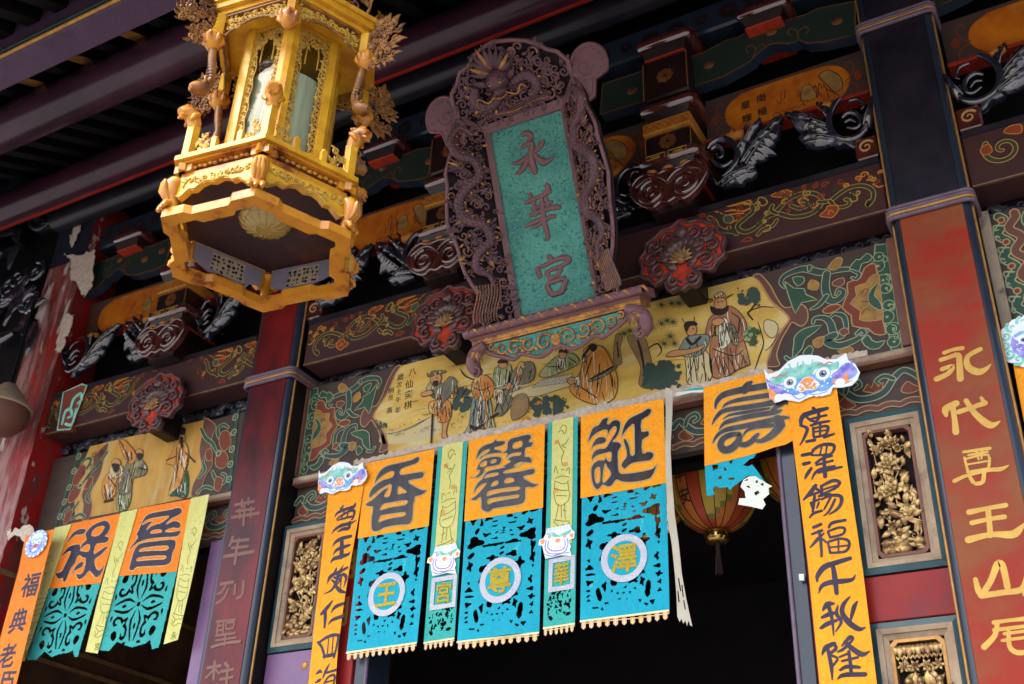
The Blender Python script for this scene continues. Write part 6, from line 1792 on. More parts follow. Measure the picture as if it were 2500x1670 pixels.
# lamp body
RB, ZB, ZT = .228, 4.468, 5.285
for k in range(6):
    a = A0 + k * PI / 3; d = Vector((math.cos(a), math.sin(a), 0)); t_ = Vector((-math.sin(a), math.cos(a), 0)); c = Vector((AX, AY, 0)) + d * (RB - .01)
    mb = MB()
    pts = [c + d * e + t_ * f for e, f in ((.014, -.012), (.014, .012), (-.004, .036), (-.022, .030), (-.022, -.030), (-.004, -.036))]
    mb.add([q + Vector((0, 0, z)) for z in (ZB, ZT) for q in pts], [(i, (i + 1) % 6, 6 + (i + 1) % 6, 6 + i) for i in range(6)])
    mb.build('body_post', 'lantern_wood', LT)
    p = edge(k, RB - .012); h = p.half - .028
    mb = MB(); mb.poly(p, [(-h, ZB), (h, ZB), (h, ZT), (-h, ZT)], -.006); mb.build('glass_pane', 'glass_pane', LT)
    mb = MB()
    sh_ = h * .98; mb.sheet(p, [(-sh_, ZB + .01), (sh_, ZB + .01), (sh_, 5.04), (-sh_, 5.04)], 10, 6, lambda x, y: -.030 + .012 * math.sin(x * PI) - .01 * y)
    mb.build('pane_glare', 'glare_white', LT)  # added pale sheet, stands in for sky reflected in the glass
    mb = MB()
    pbox(mb, p, -h - .012, h + .012, ZB, ZB + .02, -.012, .008); pbox(mb, p, -h - .012, h + .012, ZT - .03, ZT, -.012, .010)
    for s_ in (-1, 1): pbox(mb, p, s_ * h - .006, s_ * h + .006, ZB + .021, ZT - .031, -.01, .006)
    mb.build('pane_frame', 'lantern_wood', LT)
    mb = MB(); rs = random.getstate(); random.seed(100 + k)
    for s_ in (-1, 1):
        v = ZB + .035; j = 0
        while v < ZT - .05:
            u = s_ * (h - .015)
            q = spiral(u, v, .016, (0 if j % 2 else PI) + random.uniform(-.3, .3), 1.25, (.010, .0045), 1 if j % 2 else -1, 12); mb.ptube(p, q, .002, None, 0, 6)
            mb.leaf(p, u, v + .01, PI / 2 + s_ * .6 * (1 if j % 2 else -1), .035, .014, .002, .006, .5, 0, n=5)
            v += .026; j += 1
        q = [(s_ * (h - .032 + .004 * math.sin(i * 1.3)), ZB + .03 + i * (ZT - .2 - ZB) / 26, .006) for i in range(27)]; mb.ptube(p, q, .002, None, 0, 5)
    for j in range(26):
        u = random.uniform(-h + .015, h - .015); v = ZT - .035 - (random.random() ** 1.5) * (.05 + .13 * abs(u / h) ** 1.5)
        q = spiral(u, v, .015, random.random() * 6, 1.2, (.010, .0045), random.choice((-1, 1)), 12); mb.ptube(p, q, .002, None, 0, 6)
        mb.leaf(p, u, v, random.random() * 6, .03, .014, .003, .006, .5, 0, n=5)
    for j in range(12):
        u = -h + 2 * h * (j + .5) / 12; q = spiral(u, ZB + .04 + .03 * abs(u / h), .015, random.random() * 6, 1.2, (.010, .0045), random.choice((-1, 1)), 12); mb.ptube(p, q, .002, None, 0, 6)
    ar = [(-h + .05, ZT - .22, .007)] + [((h - .05) * -math.cos(PI * i / 12), ZT - .16 + .09 * math.sin(PI * i / 12), .007) for i in range(1, 12)] + [(h - .05, ZT - .22, .007)]
    mb.ptube(p, ar, .003, None, 0, 6)
    random.setstate(rs)
    mb.build('pane_carving', 'lantern_carved', LT)
mb = MB(); mb.lathe((AX, AY, 0), [(.0, 4.49), (.13, 4.49), (.145, 4.52), (.145, 4.98), (.11, 5.05), (.0, 5.06)], 0, 24); mb.build('inner_shade', 'glare_white', LT)
mb = MB(); mb.poly(FLAT, hexpts(.20), ZT - .005, .01); mb.build('body_ceiling', 'lantern_under', LT)
# cornice with hanging lattice
mb = MB()
for r0, r1, z0, z1, m in ((.235, .30, 5.286, 5.30, 1), (.345, .372, 5.275, 5.30, 0), (.36, .396, 5.30, 5.335, 0), (.372, .41, 5.335, 5.36, 0)):
    mb.poly(FLAT, hexpts(r1), z0, z1 - z0 - .0005, m)
mb.build('cornice', ['lantern_wood', 'lantern_under'], LT)
for k in range(6):
    a = A0 + k * PI / 3; d = Vector((math.cos(a), math.sin(a), 0)); t_ = Vector((-math.sin(a), math.cos(a), 0)); c = Vector((AX, AY, 0)) + d * .365
    mb = MB()
    mb.add([c + d * e + t_ * f + Vector((0, 0, z)) for z in (5.16, 5.274) for e, f in ((.018, -.016), (.018, .016), (-.016, .022), (-.016, -.022))], [(i, (i + 1) % 4, 4 + (i + 1) % 4, 4 + i) for i in range(4)] + [(3, 2, 1, 0)])
    mb.build('hanging_post', 'lantern_wood', LT)
    mb = MB(); q = c + d * .012
    mb.lathe(q + Vector((0, 0, 5.125)), [(.0, -.060), (.016, -.056), (.034, -.030), (.044, .0), (.036, .026), (.022, .045)], 0, 12)
    for j in range(7):
        an = j * 2 * PI / 7; e = d * math.cos(an) + t_ * math.sin(an)
        mb.tube([q + e * .022 + Vector((0, 0, 5.095)), q + e * .042 + Vector((0, 0, 5.118)), q + e * .040 + Vector((0, 0, 5.145))], [.008, .013, .006], 0, 6)
    mb.build('flower_knob', 'lantern_amber', LT)
    p = edge(k, .352); h = p.half - .03
    mb = MB(); rs = random.getstate(); random.seed(k + 40)
    n = 13
    for j in range(n):
        u = -h + 2 * h * (j + .5) / n; hh = .095 - .055 * (1 - (u / h) ** 2)
        for i in range(2 if hh > .06 else 1):
            q = spiral(u, 5.262 - .028 - .034 * i, .017, random.random() * 6, 1.3, (.010, .005), random.choice((-1, 1)), 12); mb.ptube(p, q, 0, None, 0, 6)
            mb.leaf(p, u, 5.25 - .03 * i, random.random() * 6, .032, .014, .002, .005, .5, 0, n=5)
    mb.build('frieze_lattice', 'lantern_carved', LT)
    mb = MB()
    q = [(h * (i - 10) / 10, 5.262 - .105 + .055 * (1 - ((i - 10) / 10) ** 2) + .004 * (i % 2), .012) for i in range(21)]; mb.ptube(p, q, 0, None, 0, 6)
    pbox(mb, p, -h, h, 5.262, 5.2745, -.012, .012); mb.build('frieze_rail', 'lantern_rust', LT)
    # leaning crest panels above the cornice
    b = edge(k, .37); tilt = R(28)
    cp = Pl(b.at(0, 5.362, 0), b.U, Vector((0, 0, 1)) * math.cos(tilt) + b.N * math.sin(tilt)); h = p.half * .9
    mb = MB()
    for j in range(16):
        u = random.uniform(-h, h); v = random.uniform(.015, .11)
        q = spiral(u, v, .024, random.random() * 6, 1.3, (.013, .006), random.choice((-1, 1)), 14); mb.ptube(cp, q, 0, None, 0, 6)
        mb.leaf(cp, u, v, random.random() * 6, .045, .02, .002, .007, .5, 0, n=5)
    q = [(-h, 0, .014), (-h, .08, .014), (-h * .6, .13, .014), (0, .145, .014), (h * .6, .13, .014), (h, .08, .014), (h, 0, .014)]; mb.ptube(cp, q, 0, None, 0, 6, k=3)
    mb.build('crest_panel', 'lantern_rust', LT)
    random.setstate(rs)
    if k == 5: continue
    # fan carvings and dragon pendants hang outside the corners
    r = radial(k); mb = MB(); rs = random.getstate(); random.seed(k + 60)
    for j in range(64):
        an = random.uniform(0, 6.28); rr = math.sqrt(random.random())
        u, v = .455 + .075 * rr * math.cos(an), 5.215 + .135 * rr * math.sin(an)
        q = spiral(u, v, .018, random.random() * 6, 1.3, (.011, .005), random.choice((-1, 1)), 12); mb.ptube(r, q, random.uniform(-.006, .006), None, 0, 6)
        mb.leaf(r, u, v, an + random.uniform(-.5, .5), .042, .02, random.uniform(-.01, .01), .008, .5, 0, n=5)
    random.setstate(rs)
    mb.build('corner_fan', 'lantern_rust', LT)
    mb = MB()
    q = [(.40, 5.11, .026), (.395, 5.05, .03), (.385, 4.98, .028), (.375, 4.92, .026), (.385, 4.88, .032)]
    mb.ptube(r, [(a_ - .03, b_, c_ * 1.25) for a_, b_, c_ in q], 0, None, 0, 8, k=3)
    for j in range(12): mb.tube([r.at(.372 - .0022 * j, 5.10 - .016 * j, -.014), r.at(.387 - .0022 * j, 5.10 - .016 * j, 0), r.at(.372 - .0022 * j, 5.10 - .016 * j, .014)], .006, 1, 5)
    mb.tube([r.at(.355, 4.885, 0), r.at(.372, 4.855, 0), r.at(.40, 4.835, 0), r.at(.425, 4.83, 0)], [.02, .032, .032, .018], 0, 9)
    for s_ in (-1, 1):
        mb.tube([r.at(.37, 4.875, s_ * .02), r.at(.38, 4.893, s_ * .025), r.at(.365, 4.91, s_ * .026)], [.008, .007, .003], 0, 6)
        mb.tube([r.at(.395, 4.862, s_ * .02), r.at(.405, 4.866, s_ * .022)], [.008, .006], 0, 6)
    mb.build('dragon_pendant', ['lantern_rust', 'lantern_under'], LT)
# small roof, finial and chain up to the beam
mb = MB(); mb.poly(FLAT, hexpts(.36), 5.361, .03)
vs = [LV(k, .36, 5.392) for k in range(6)] + [LV(k, .12, 5.62) for k in range(6)]
mb.add(vs, [(k, (k + 1) % 6, 6 + (k + 1) % 6, 6 + k) for k in range(6)]); mb.lathe((AX, AY, 5.62), [(.12, 0), (.05, .03), (.06, .08), (.02, .12), (.0, .12)], 0, 16)
mb.build('lantern_roof', 'lantern_amber', LT)
mb = MB(); z = 5.74; j = 0
while z < 6.13:
    q = [(AX + .014 * math.cos(i * PI / 5) * (j % 2), AY + .014 * math.cos(i * PI / 5) * ((j + 1) % 2), z + .026 * math.sin(i * PI / 5)) for i in range(11)]
    mb.tube(q, .004, 0, 5); z += .04; j += 1
mb.build('chain', 'near_black', LT)

# ================================================================= PAPER BANNERS
M('paper_orange', (0.90, 0.345, 0.010), 0.62, col2=(0.86, 0.295, 0.008), scale=5, bump=.9, bscale=11, spec=.25, patches=(((0.92, 0.55, 0.08), 150, .70, .74),))
M('paper_orange_deep', (0.84, 0.215, 0.008), 0.62, col2=(0.78, 0.18, 0.006), scale=5, bump=.9, bscale=11, spec=.25)
M('paper_turq', (0.008, 0.36, 0.47), 0.65, col2=(0.006, 0.32, 0.44), scale=4, bump=.8, bscale=12, spec=.2, patches=(((0.05, 0.45, 0.53), 7, .64, .67),))
M('paper_teal', (0.035, 0.36, 0.33), 0.65, col2=(0.03, 0.32, 0.30), scale=5, bump=.8, bscale=12, spec=.2)
M('paper_green', (0.045, 0.40, 0.33), 0.65, col2=(0.03, 0.36, 0.33), scale=5, bump=.8, bscale=12, spec=.2)
M('paper_yellow', (0.64, 0.62, 0.22), 0.7, col2=(0.58, 0.54, 0.16), scale=5, bump=.8, bscale=12, spec=.2)
M('paper_cream', (0.50, 0.45, 0.35), 0.75, col2=(0.42, 0.37, 0.27), scale=8, bump=.2, bscale=40, spec=.2)
M('paper_white', (0.72, 0.74, 0.66), 0.75, col2=(0.66, 0.68, 0.58), scale=8, spec=.2)
M('ink_black', (0.008, 0.008, 0.016), 0.34, col2=(0.05, 0.036, 0.03), scale=9, mix=.3, bump=.2, bscale=22, stretch=(1.5, 1, .5), coat=.15)
M('ink_sheen', (0.042, 0.030, 0.024), 0.30, col2=(0.014, 0.013, 0.028), scale=7, mix=.22, bump=.35, bscale=22, stretch=(1.6, 1, .45), coat=.05)
M('ink_edge', (0.42, 0.33, 0.16), 0.6, col2=(0.38, 0.28, 0.14), scale=9)
M('ink_navy', (0.014, 0.011, 0.030), 0.45, col2=(0.035, 0.024, 0.050), scale=9, mix=.3)
M('ink_line', (0.10, 0.10, 0.02), 0.7, col2=(0.14, 0.13, 0.03), scale=9)
M('seal_orange', (0.72, 0.36, 0.08), 0.7)
M('silver_glitter', (0.62, 0.62, 0.66), 0.4, col2=(0.40, 0.40, 0.46), scale=220, mix=.25, bump=.9, bscale=300, metal=.35)
M('gold_glitter', (0.58, 0.44, 0.04), 0.4, col2=(0.34, 0.23, 0.02), scale=220, mix=.25, bump=.9, bscale=300, metal=.4)
M('fringe_gold', (0.62, 0.34, 0.10), 0.6, col2=(0.70, 0.48, 0.24), scale=30, mix=.3)
M('fringe_pale', (0.70, 0.70, 0.40), 0.6, col2=(0.66, 0.62, 0.34), scale=30)
M('fringe_pink', (0.70, 0.46, 0.30), 0.6, col2=(0.62, 0.38, 0.2), scale=30)
M('mask_teal', (0.10, 0.46, 0.38), 0.5, col2=(0.36, 0.66, 0.58), scale=28, mix=.35, spec=.3)
M('mask_violet', (0.14, 0.11, 0.52), 0.5, col2=(0.40, 0.36, 0.74), scale=30, mix=.35, spec=.3)
M('mask_blue', (0.07, 0.26, 0.66), 0.5, col2=(0.28, 0.46, 0.76), scale=30, mix=.35, spec=.3)
M('mask_orange', (0.80, 0.24, 0.045), 0.5, col2=(0.80, 0.36, 0.14), scale=30, mix=.35, spec=.3)
M('mask_red', (0.70, 0.09, 0.07), 0.5, spec=.3)
M('mask_white', (0.80, 0.82, 0.83), 0.5, col2=(0.74, 0.78, 0.80), scale=20, spec=.3)
M('mask_grey', (0.16, 0.22, 0.28), 0.5, spec=.3)

YB = -.12
BP = fac(YB)
XI = (850, 1100, 7.127); XN = (1120, 1030, 6.532); DA = (1400, 970, 6.271); SH = (1710, 900, 6.272); LJ = (110, 1230, 6.346)
DC = (700, 1150, 3.015); EC = (1250, 1000, 2.613); FC = (1650, 850, 3.92); N4 = (650, 1250, 3.734)
PX = (0, 0, 1)

def ripple(mb, amp, f1, ph, vtop, vbot):
    """paper bends gently, more toward the free lower edge"""
    for p in mb.v:
        t = max(0.0, min(1.0, (vtop - p.z) / max(1e-6, vtop - vbot)))
        p.y -= amp * t * (math.sin(p.x * f1 + ph) + .5 * math.sin(p.x * f1 * 2.3 + p.z * 4 + ph)) + .03 * t * t * amp / .01 * .4
HOLES = [(895, 260, 22, 24), (1390, 168, 26, 22), (1022, 240, 30, 13), (965, 275, 12, 26), (1075, 262, 20, 8), (1195, 216, 20, 14), (1240, 236, 16, 8), (1318, 190, 24, 14), (925, 347, 20, 18), (1356, 268, 22, 20),
 (1070, 302, 22, 7), (1216, 272, 26, 8), (1000, 380, 28, 14), (1282, 325, 26, 16), (905, 448, 58, 40), (1345, 380, 56, 38), (1048, 468, 62, 16), (1215, 440, 58, 13), (1072, 412, 26, 7), (1130, 455, 10, 10), (1126, 495, 15, 11), (1122, 540, 17, 11),
 (866, 560, 24, 22), (1370, 475, 18, 38), (1365, 570, 17, 42), (1042, 580, 38, 18), (1206, 546, 38, 20), (852, 650, 20, 34), (968, 672, 28, 34), (1262, 622, 28, 36), (940, 772, 16, 26), (840, 790, 9, 12), (840, 850, 26, 17), (842, 905, 28, 12), (828, 970, 24, 18),
 (816, 1035, 11, 10), (812, 1076, 11, 10), (812, 1112, 11, 9), (1365, 650, 8, 8), (1342, 762, 14, 26), (1340, 842, 24, 13), (1346, 905, 20, 18), (1346, 970, 12, 14), (1342, 1035, 12, 11), (1010, 968, 28, 20), (1152, 950, 32, 18), (1218, 882, 20, 26), (940, 1000, 15, 30),
 (895, 1066, 20, 40), (1256, 1022, 24, 46), (1218, 962, 16, 28), (1090, 1005, 8, 8), (1160, 1015, 8, 8), (990, 1040, 8, 8), (1030, 1052, 9, 7), (1072, 1050, 9, 7), (1120, 1045, 8, 8), (945, 1135, 11, 10), (1040, 1100, 8, 6), (1095, 1100, 8, 6), (1190, 1112, 11, 10), (1280, 1125, 16, 14),
 (1232, 1142, 13, 10), (860, 1170, 18, 10), (910, 1180, 11, 9), (1142, 320, 18, 4), (1140, 342, 14, 4), (1138, 366, 20, 4), (1141, 344, 5, 24), (1085, 360, 10, 7), (1200, 345, 10, 7), (1215, 384, 18, 5)]
hx0, hx1 = -3.842, -3.36
def _norm(crop, x, y, r, corners):
    (TL, TR, BL, BR) = corners
    # inverse of the bilinear patch by a few Newton steps
    s, t = .5, .5
    for _ in range(8):
        X = (TL[0] * (1 - s) + TR[0] * s) * (1 - t) + (BL[0] * (1 - s) + BR[0] * s) * t
        Y = (TL[1] * (1 - s) + TR[1] * s) * (1 - t) + (BL[1] * (1 - s) + BR[1] * s) * t
        a = (TR[0] - TL[0]) * (1 - t) + (BR[0] - BL[0]) * t; b = (BL[0] - TL[0]) * (1 - s) + (BR[0] - TR[0]) * s
        c = (TR[1] - TL[1]) * (1 - t) + (BR[1] - BL[1]) * t; d = (BL[1] - TL[1]) * (1 - s) + (BR[1] - TR[1]) * s
        det = a * d - b * c
        ex, ey = x - X, y - Y
        s += (ex * d - ey * b) / det; t += (ey * a - ex * c) / det
    return s, t
HN = []
for (x, y, rx, ry) in HOLES:
    s, t = _norm(None, x, y, 0, ((830, 240), (1455, 140), (735, 1265), (1400, 1195)))
    HN.append((s, t, rx * 1.12 / 645, ry * 1.12 / 1000, random.random() * 6.3, random.choice((2, 3, 3, 4))))

def cut_sheet(u0, u1, v0, v1, holes, nu, nv, pl=None, skew=0.0, mask=None):
    """thin paper sheet with cut-out openings; holes in unit coordinates measured from the top"""
    mb = MB(); pl = pl or BP
    W, Hh = u1 - u0, v1 - v0
    keep = [[True] * nu for _ in range(nv)]
    for (s, t, rs_, rt, ph, lb) in holes:
        i0, i1 = max(0, int((s - rs_ * 1.5) * nu)), min(nu - 1, int((s + rs_ * 1.5) * nu) + 1)
        j0, j1 = max(0, int((t - rt * 1.5) * nv)), min(nv - 1, int((t + rt * 1.5) * nv) + 1)
        for j in range(j0, j1 + 1):
            for i in range(i0, i1 + 1):
                x, y = ((i + .5) / nu - s) / rs_, ((j + .5) / nv - t) / rt
                a = math.atan2(y, x)
                if x * x + y * y < (1 + .28 * math.sin(lb * a + ph)) ** 2: keep[j][i] = False
    idx = {}; vs = []; fs = []
    def vid(i, j):
        if (i, j) not in idx:
            idx[(i, j)] = len(vs); s, t = i / nu, j / nv
            vs.append(pl.at(u0 + W * s + skew * t, v1 - Hh * t, 0))
        return idx[(i, j)]
    for j in range(nv):
        for i in range(nu):
            if keep[j][i] and (mask is None or mask((i + .5) / nu, (j + .5) / nv)):
                fs.append((vid(i, j + 1), vid(i + 1, j + 1), vid(i + 1, j), vid(i, j)))
    mb.add(vs, fs, 0, True)
    return mb

def fringe(t, u0, u1, v, n, h=.045, pl=None, amp=None, pink=False):
    pl = pl or BP
    mb = MB()
    mb.poly(pl, [(u0, v - .010), (u1, v - .010), (u1, v), (u0, v)], .0008, .0012, 1)
    W = (u1 - u0) / n
    for i in range(n):
        c = u0 + W * (i + .5); a = W * .27
        mb.poly(pl, [(c - a, v - h * .8), (c, v - h), (c + a, v - h * .8), (c + a, v - .0105), (c - a, v - .0105)], .0008, .0014, 2 if (pink or i % 4 in (0, 1)) else 0)
        mb.poly(pl, [(c + a * .7, v - h * .42), (c + W - a * .7, v - h * .46), (c + W - a * .7, v - h * .34), (c + a * .7, v - h * .30)] if i < n - 1 else [(c + a, v - h * .42), (c + W * .5, v - h * .42), (c + W * .5, v - h * .3), (c + a, v - h * .3)], .0004, .0008, 0)
        mb.stroke(pl, [(c, v - h * .85, .003), (c, v - h * .35, .003)], .0026, 1, k=1)
        mb.stroke(pl, [(c - a, v - h * .3, .003), (c, v - h * .22, .004), (c + a, v - h * .3, .003)], .0026, 0, k=1)
    if amp: ripple(mb, *amp)
    return mb.build('fringe', ['fringe_gold', 'fringe_pale', 'fringe_pink'], t)

def outline_char(t, crop, loops, mat, w=.002, pl=None, edge='ink_edge', ew=.007):
    pl = pl or BP
    """one big written character from its outlines: (outer, [holes])"""
    mb = MB(); k = 0
    for outer, holes in loops:
        o = ccw(cr(tr(pl, crop, N1(outer), w), 2, True)); hs = [ccw(cr(tr(pl, crop, N1(h), w), 2, True))[::-1] for h in holes]
        mb.poly(pl, o, w, 0, 0, holes=hs)
        for q in [o] + hs:
            mb.loop(pl, q, ew, w + .0004 + k * .0001, 1); k += 1
    return mb.build('written_character', [mat, edge], t)

def banner(label, tl, trr, bl, br, zb_px, crop, loops, mat, roundel, seed, group='orange and turquoise festival banners'):
    u0 = (BP.px(*tl)[0] + BP.px(*bl)[0]) / 2; u1 = (BP.px(*trr)[0] + BP.px(*br)[0]) / 2
    v1 = (BP.px(*tl)[1] + BP.px(*trr)[1]) / 2; vm = (BP.px(*bl)[1] + BP.px(*br)[1]) / 2; v0 = BP.px(*zb_px)[1]
    t = thing('festival_banner', label, 'banner', ((u0 + u1) / 2, YB, v1), group)
    mb = MB(); mb.poly(BP, [(u0, vm), (u1, vm), (u1, v1), (u0, v1)], -.001, .002); mb.build('orange_sheet', 'paper_orange', t)
    outline_char(t, crop, loops, mat)
    amp = (.007, 9.0, seed, vm, v0)
    uu0, uu1 = u0 + .006, u1 - .006
    mb = cut_sheet(uu0, uu1, v0, vm + .012, HN, 110, 150); mb.v = [p + Vector((0, .0022, 0)) for p in mb.v]; ripple(mb, *amp); mb.build('cut_paper_panel', 'paper_turq', t)
    s, tt = _norm(None, 1105, 765, 0, ((830, 240), (1455, 140), (735, 1265), (1400, 1195)))
    cu, cv = uu0 + (uu1 - uu0) * s, vm - (vm - v0) * tt
    mb = MB(); mb.ring(BP, cu, cv, .088, .122, .0035, 0, 40); mb.disc(BP, cu, cv, .089, .0030, 1, 40); ripple(mb, *amp); rd = mb.build('roundel', ['silver_glitter', 'paper_turq'], t)
    mb = MB(); write(mb, BP, roundel, cu, cv, .145, .15, .006, 0, .025); ripple(mb, *amp); mb.build('gold_character', 'gold_glitter', rd)
    fringe(t, uu0, uu1, v0, 11, .048, amp=amp)
    return t
XIANG = [("455,585 475,500 520,400 590,315 700,255 850,220 1000,185 1120,150 1200,108 1240,115 1240,165 1200,220 1120,255 925,325 915,415 1050,400 1280,362 1325,400 1310,455 1260,490 1050,530 1120,595 1220,650 1290,680 1370,685 1330,745 1260,785 1170,805 1165,860 1140,950 1135,1080 1120,1200 1085,1265 1030,1295 900,1300 700,1330 610,1355 550,1395 480,1415 430,1400 400,1340 405,1150 430,985 340,975 300,930 400,865 500,780 600,690 700,640 680,700 630,795 715,790 755,600 680,610 560,680 440,780 375,830 365,770 400,680 470,600 600,510 770,460 795,370 720,375 620,430 530,500",
          ["880,630 950,670 1015,725 940,738 870,750", "560,1035 575,980 620,935 750,910 1020,870 995,940 800,970 640,1010", "535,1240 560,1160 600,1130 800,1100 985,1080 975,1135 780,1165 620,1210"])]
XIN = [("275,605 290,510 330,430 420,365 540,325 580,285 612,258 605,300 680,300 745,305 725,360 650,395 580,410 585,435 660,450 700,480 745,460 770,420 775,330 830,265 950,230 1110,195 1155,215 1155,265 1125,300 1140,320 1190,315 1175,380 1125,410 1070,425 1060,550 1120,550 1165,590 1165,640 1130,660 1050,650 1000,690 900,735 735,790 735,815 1000,780 1180,740 1220,775 1205,825 1150,850 1030,875 1100,930 1200,980 1275,990 1240,1030 1170,1055 1075,1050 1070,1200 1050,1270 1000,1315 850,1345 650,1375 550,1390 510,1430 450,1445 390,1420 355,1370 350,1200 270,1255 185,1240 280,1170 380,1060 440,980 360,1010 290,1070 235,1145 245,1080 300,970 370,910 420,820 500,770 640,740 740,715 700,705 830,630 775,610 800,570 880,540 975,530 985,490 850,510 790,550 745,605 755,550 775,510 720,505 640,500 500,520 400,550 335,610 350,550 470,480 490,440 400,470 330,540",
        ["880,350 940,325 1005,310 1000,395 870,420", "880,710 940,660 1030,645 980,690", "515,1025 560,960 620,945 615,1000", "740,975 755,915 845,900 885,945", "410,895 450,850 540,825 625,818 622,848 500,875", "460,1150 480,1115 600,1085 950,1040 945,1085 700,1115 530,1155 460,1180", "470,1245 560,1220 800,1190 945,1165 945,1205 750,1235 540,1280 475,1310"]),
       ("280,790 300,710 340,640 420,580 560,550 650,550 690,590 680,640 640,690 550,710 440,730 420,760 400,820 350,870 290,895 195,888 270,870 320,820 335,780 305,770", ["340,690 400,640 445,630 440,690 380,715", "520,620 590,605 595,640 520,660"])]
DAN = [("220,700 235,610 280,490 330,440 385,420 430,350 480,315 545,310 520,390 545,410 590,360 660,340 715,365 725,420 715,500 690,570 640,640 605,675 680,680 730,710 735,760 690,830 690,1000 700,1120 730,1160 790,1165 950,1145 1180,1100 1240,1060 1285,1020 1250,1130 1200,1220 1130,1265 950,1300 800,1305 720,1290 655,1265 610,1330 560,1370 510,1370 450,1345 400,1400 355,1415 310,1370 280,1290 265,1150 275,1060 330,990 400,955 470,960 490,910 520,950 565,980 575,845 490,860 380,890 320,930 290,970 275,920 300,850 350,800 420,780 490,775 540,700 590,620 640,540 655,480 640,450 610,460 560,520 520,605 510,500 400,530 300,600",
        ["330,1150 350,1090 395,1075 405,1150 400,1280 365,1315 340,1280", "470,1100 490,1015 510,1070 570,1160 540,1230 465,1305 455,1250"]),
       ("270,810 290,720 340,640 400,605 470,605 505,640 500,680 450,715 370,730 310,760", []),
       ("735,620 745,520 790,400 860,320 950,270 1060,220 1140,165 1195,185 1190,240 1140,300 1050,355 1050,520 1130,508 1165,540 1150,600 1060,660 1065,855 1130,830 1200,835 1235,870 1220,930 1160,975 1050,990 920,1010 850,1050 790,1100 745,1075 730,1030 770,960 810,910 805,820 770,700 765,640 800,635 840,690 870,790 880,875 930,875 930,640 925,420 880,440 820,500 770,570", [])]
banner('wide banner reading the fragrance character beside the left lion mask', (893, 1138), (1063, 1090), (873, 1315), (1045, 1285), (937, 1580), XI, XIANG, 'ink_sheen', '王', 1.0)
banner('wide banner in the middle of three, densest black character', (1145, 1075), (1329, 1035), (1134, 1270), (1327, 1243), (1230, 1553), XN, XIN, 'ink_sheen', '尊', 2.6)
banner('wide banner nearest the cream side strip, birthday character above turquoise', (1419, 1015), (1622, 973), (1417, 1219), (1625, 1177), (1534, 1502), DA, DAN, 'ink_sheen', '澤', 4.4)

# torn banner -------------------------------------------------------------
t = thing('torn_banner', 'torn orange banner with longevity character and a ragged turquoise scrap folded below', 'banner', (-1.7, YB, 4.3), 'orange and turquoise festival banners')
sq = tr(BP, SH, N1("50,290 650,140 1210,30 1560,-40 1575,330 1480,560 1478,1062 1400,1110 1300,1165 1130,1205 900,1285 600,1365 65,1495"))
mb = MB(); mb.poly(BP, ccw(sq), -.001, .002); mb.build('orange_sheet', 'paper_orange', t)
mb = MB()
SHOU = "232,612,16 250,520,60 330,420,92 480,365,100 690,320,104 900,285,104 1100,250,106 1270,220,104; 680,330,130 735,250,110 775,215,54; 345,605,14 400,545,44 560,490,66 850,440,76 1080,405,82; 182,860,8 230,770,44 320,670,70 450,628,74 700,595,80 1000,548,86 1200,505,110 1290,515,96 1345,545,20; 355,775,8 450,715,36 640,680,56 880,640,52 1055,612,36; 1260,535,80 1160,595,70 1100,640,50; 292,935,12 370,840,60 500,795,76 700,745,80 950,700,84 1150,672,80 1230,645,36; 192,1145,8 260,1030,48 400,940,74 700,880,84 1000,815,84 1200,768,80 1300,755,56 1388,755,6; 1180,780,140 1225,860,140 1160,960,126 1060,1050,108 930,1112,70 850,1105,50; 642,1055,8 720,950,46 860,900,58 1110,872,68; 590,1000,60 480,1015,84 360,1070,90 310,1170,96 370,1250,110 480,1225,120 575,1130,110 605,1040,80; 590,1150,70 680,1172,84 780,1125,86 845,1050,78 885,1010,46; 1280,880,44 1250,870,40"
for i, st in enumerate(N(SHOU)):
    q = tr(BP, SH, st)
    mb.stroke(BP, q, .0018 + .00006 * i, 1, grow=.005)
for i, st in enumerate(N(SHOU)):
    mb.stroke(BP, tr(BP, SH, st), .003 + .00008 * i, 0)
mb.build('written_character', ['ink_black', 'ink_edge'], t)
mb = MB()
for q, hs in (("275,1125 400,1095 560,1060 770,1005 742,1050 705,1062 640,1120 690,1130 730,1112 790,1190 862,1292 800,1255 690,1215 620,1270 545,1325 515,1358 495,1328 420,1335 372,1315 355,1345 367,1398 295,1416", ["345,1118 400,1112 405,1150 355,1170", "460,1130 490,1165 462,1175", "400,1235 430,1215 442,1240 420,1260", "500,1240 560,1235 560,1255 510,1262", "505,1085 545,1065 530,1110"]),):
    mb.poly(BP, ccw(cr(tr(BP, FC, N1(q)), 1, True)), -.0032, .0012, 0, holes=[ccw(tr(BP, FC, N1(h)))[::-1] for h in hs])
sc = mb.build('turquoise_scrap', 'paper_turq', t)
mb = MB()
q = "650,1262 700,1232 765,1228 862,1290 926,1326 890,1340 896,1400 838,1450 862,1500 832,1546 720,1520 600,1500 612,1440 672,1440 660,1372 622,1330"
mb.poly(BP, ccw(tr(BP, FC, N1(q))), .004, .0012, 0, holes=[ccw(tr(BP, FC, N1(h)))[::-1] for h in ("765,1275 785,1265 790,1290 770,1295", "810,1305 845,1290 840,1325", "672,1328 705,1318 715,1345 700,1340", "750,1385 790,1365 805,1390 768,1415", "655,1275 690,1250 695,1270")])
mb.build('white_back', 'paper_white', sc)

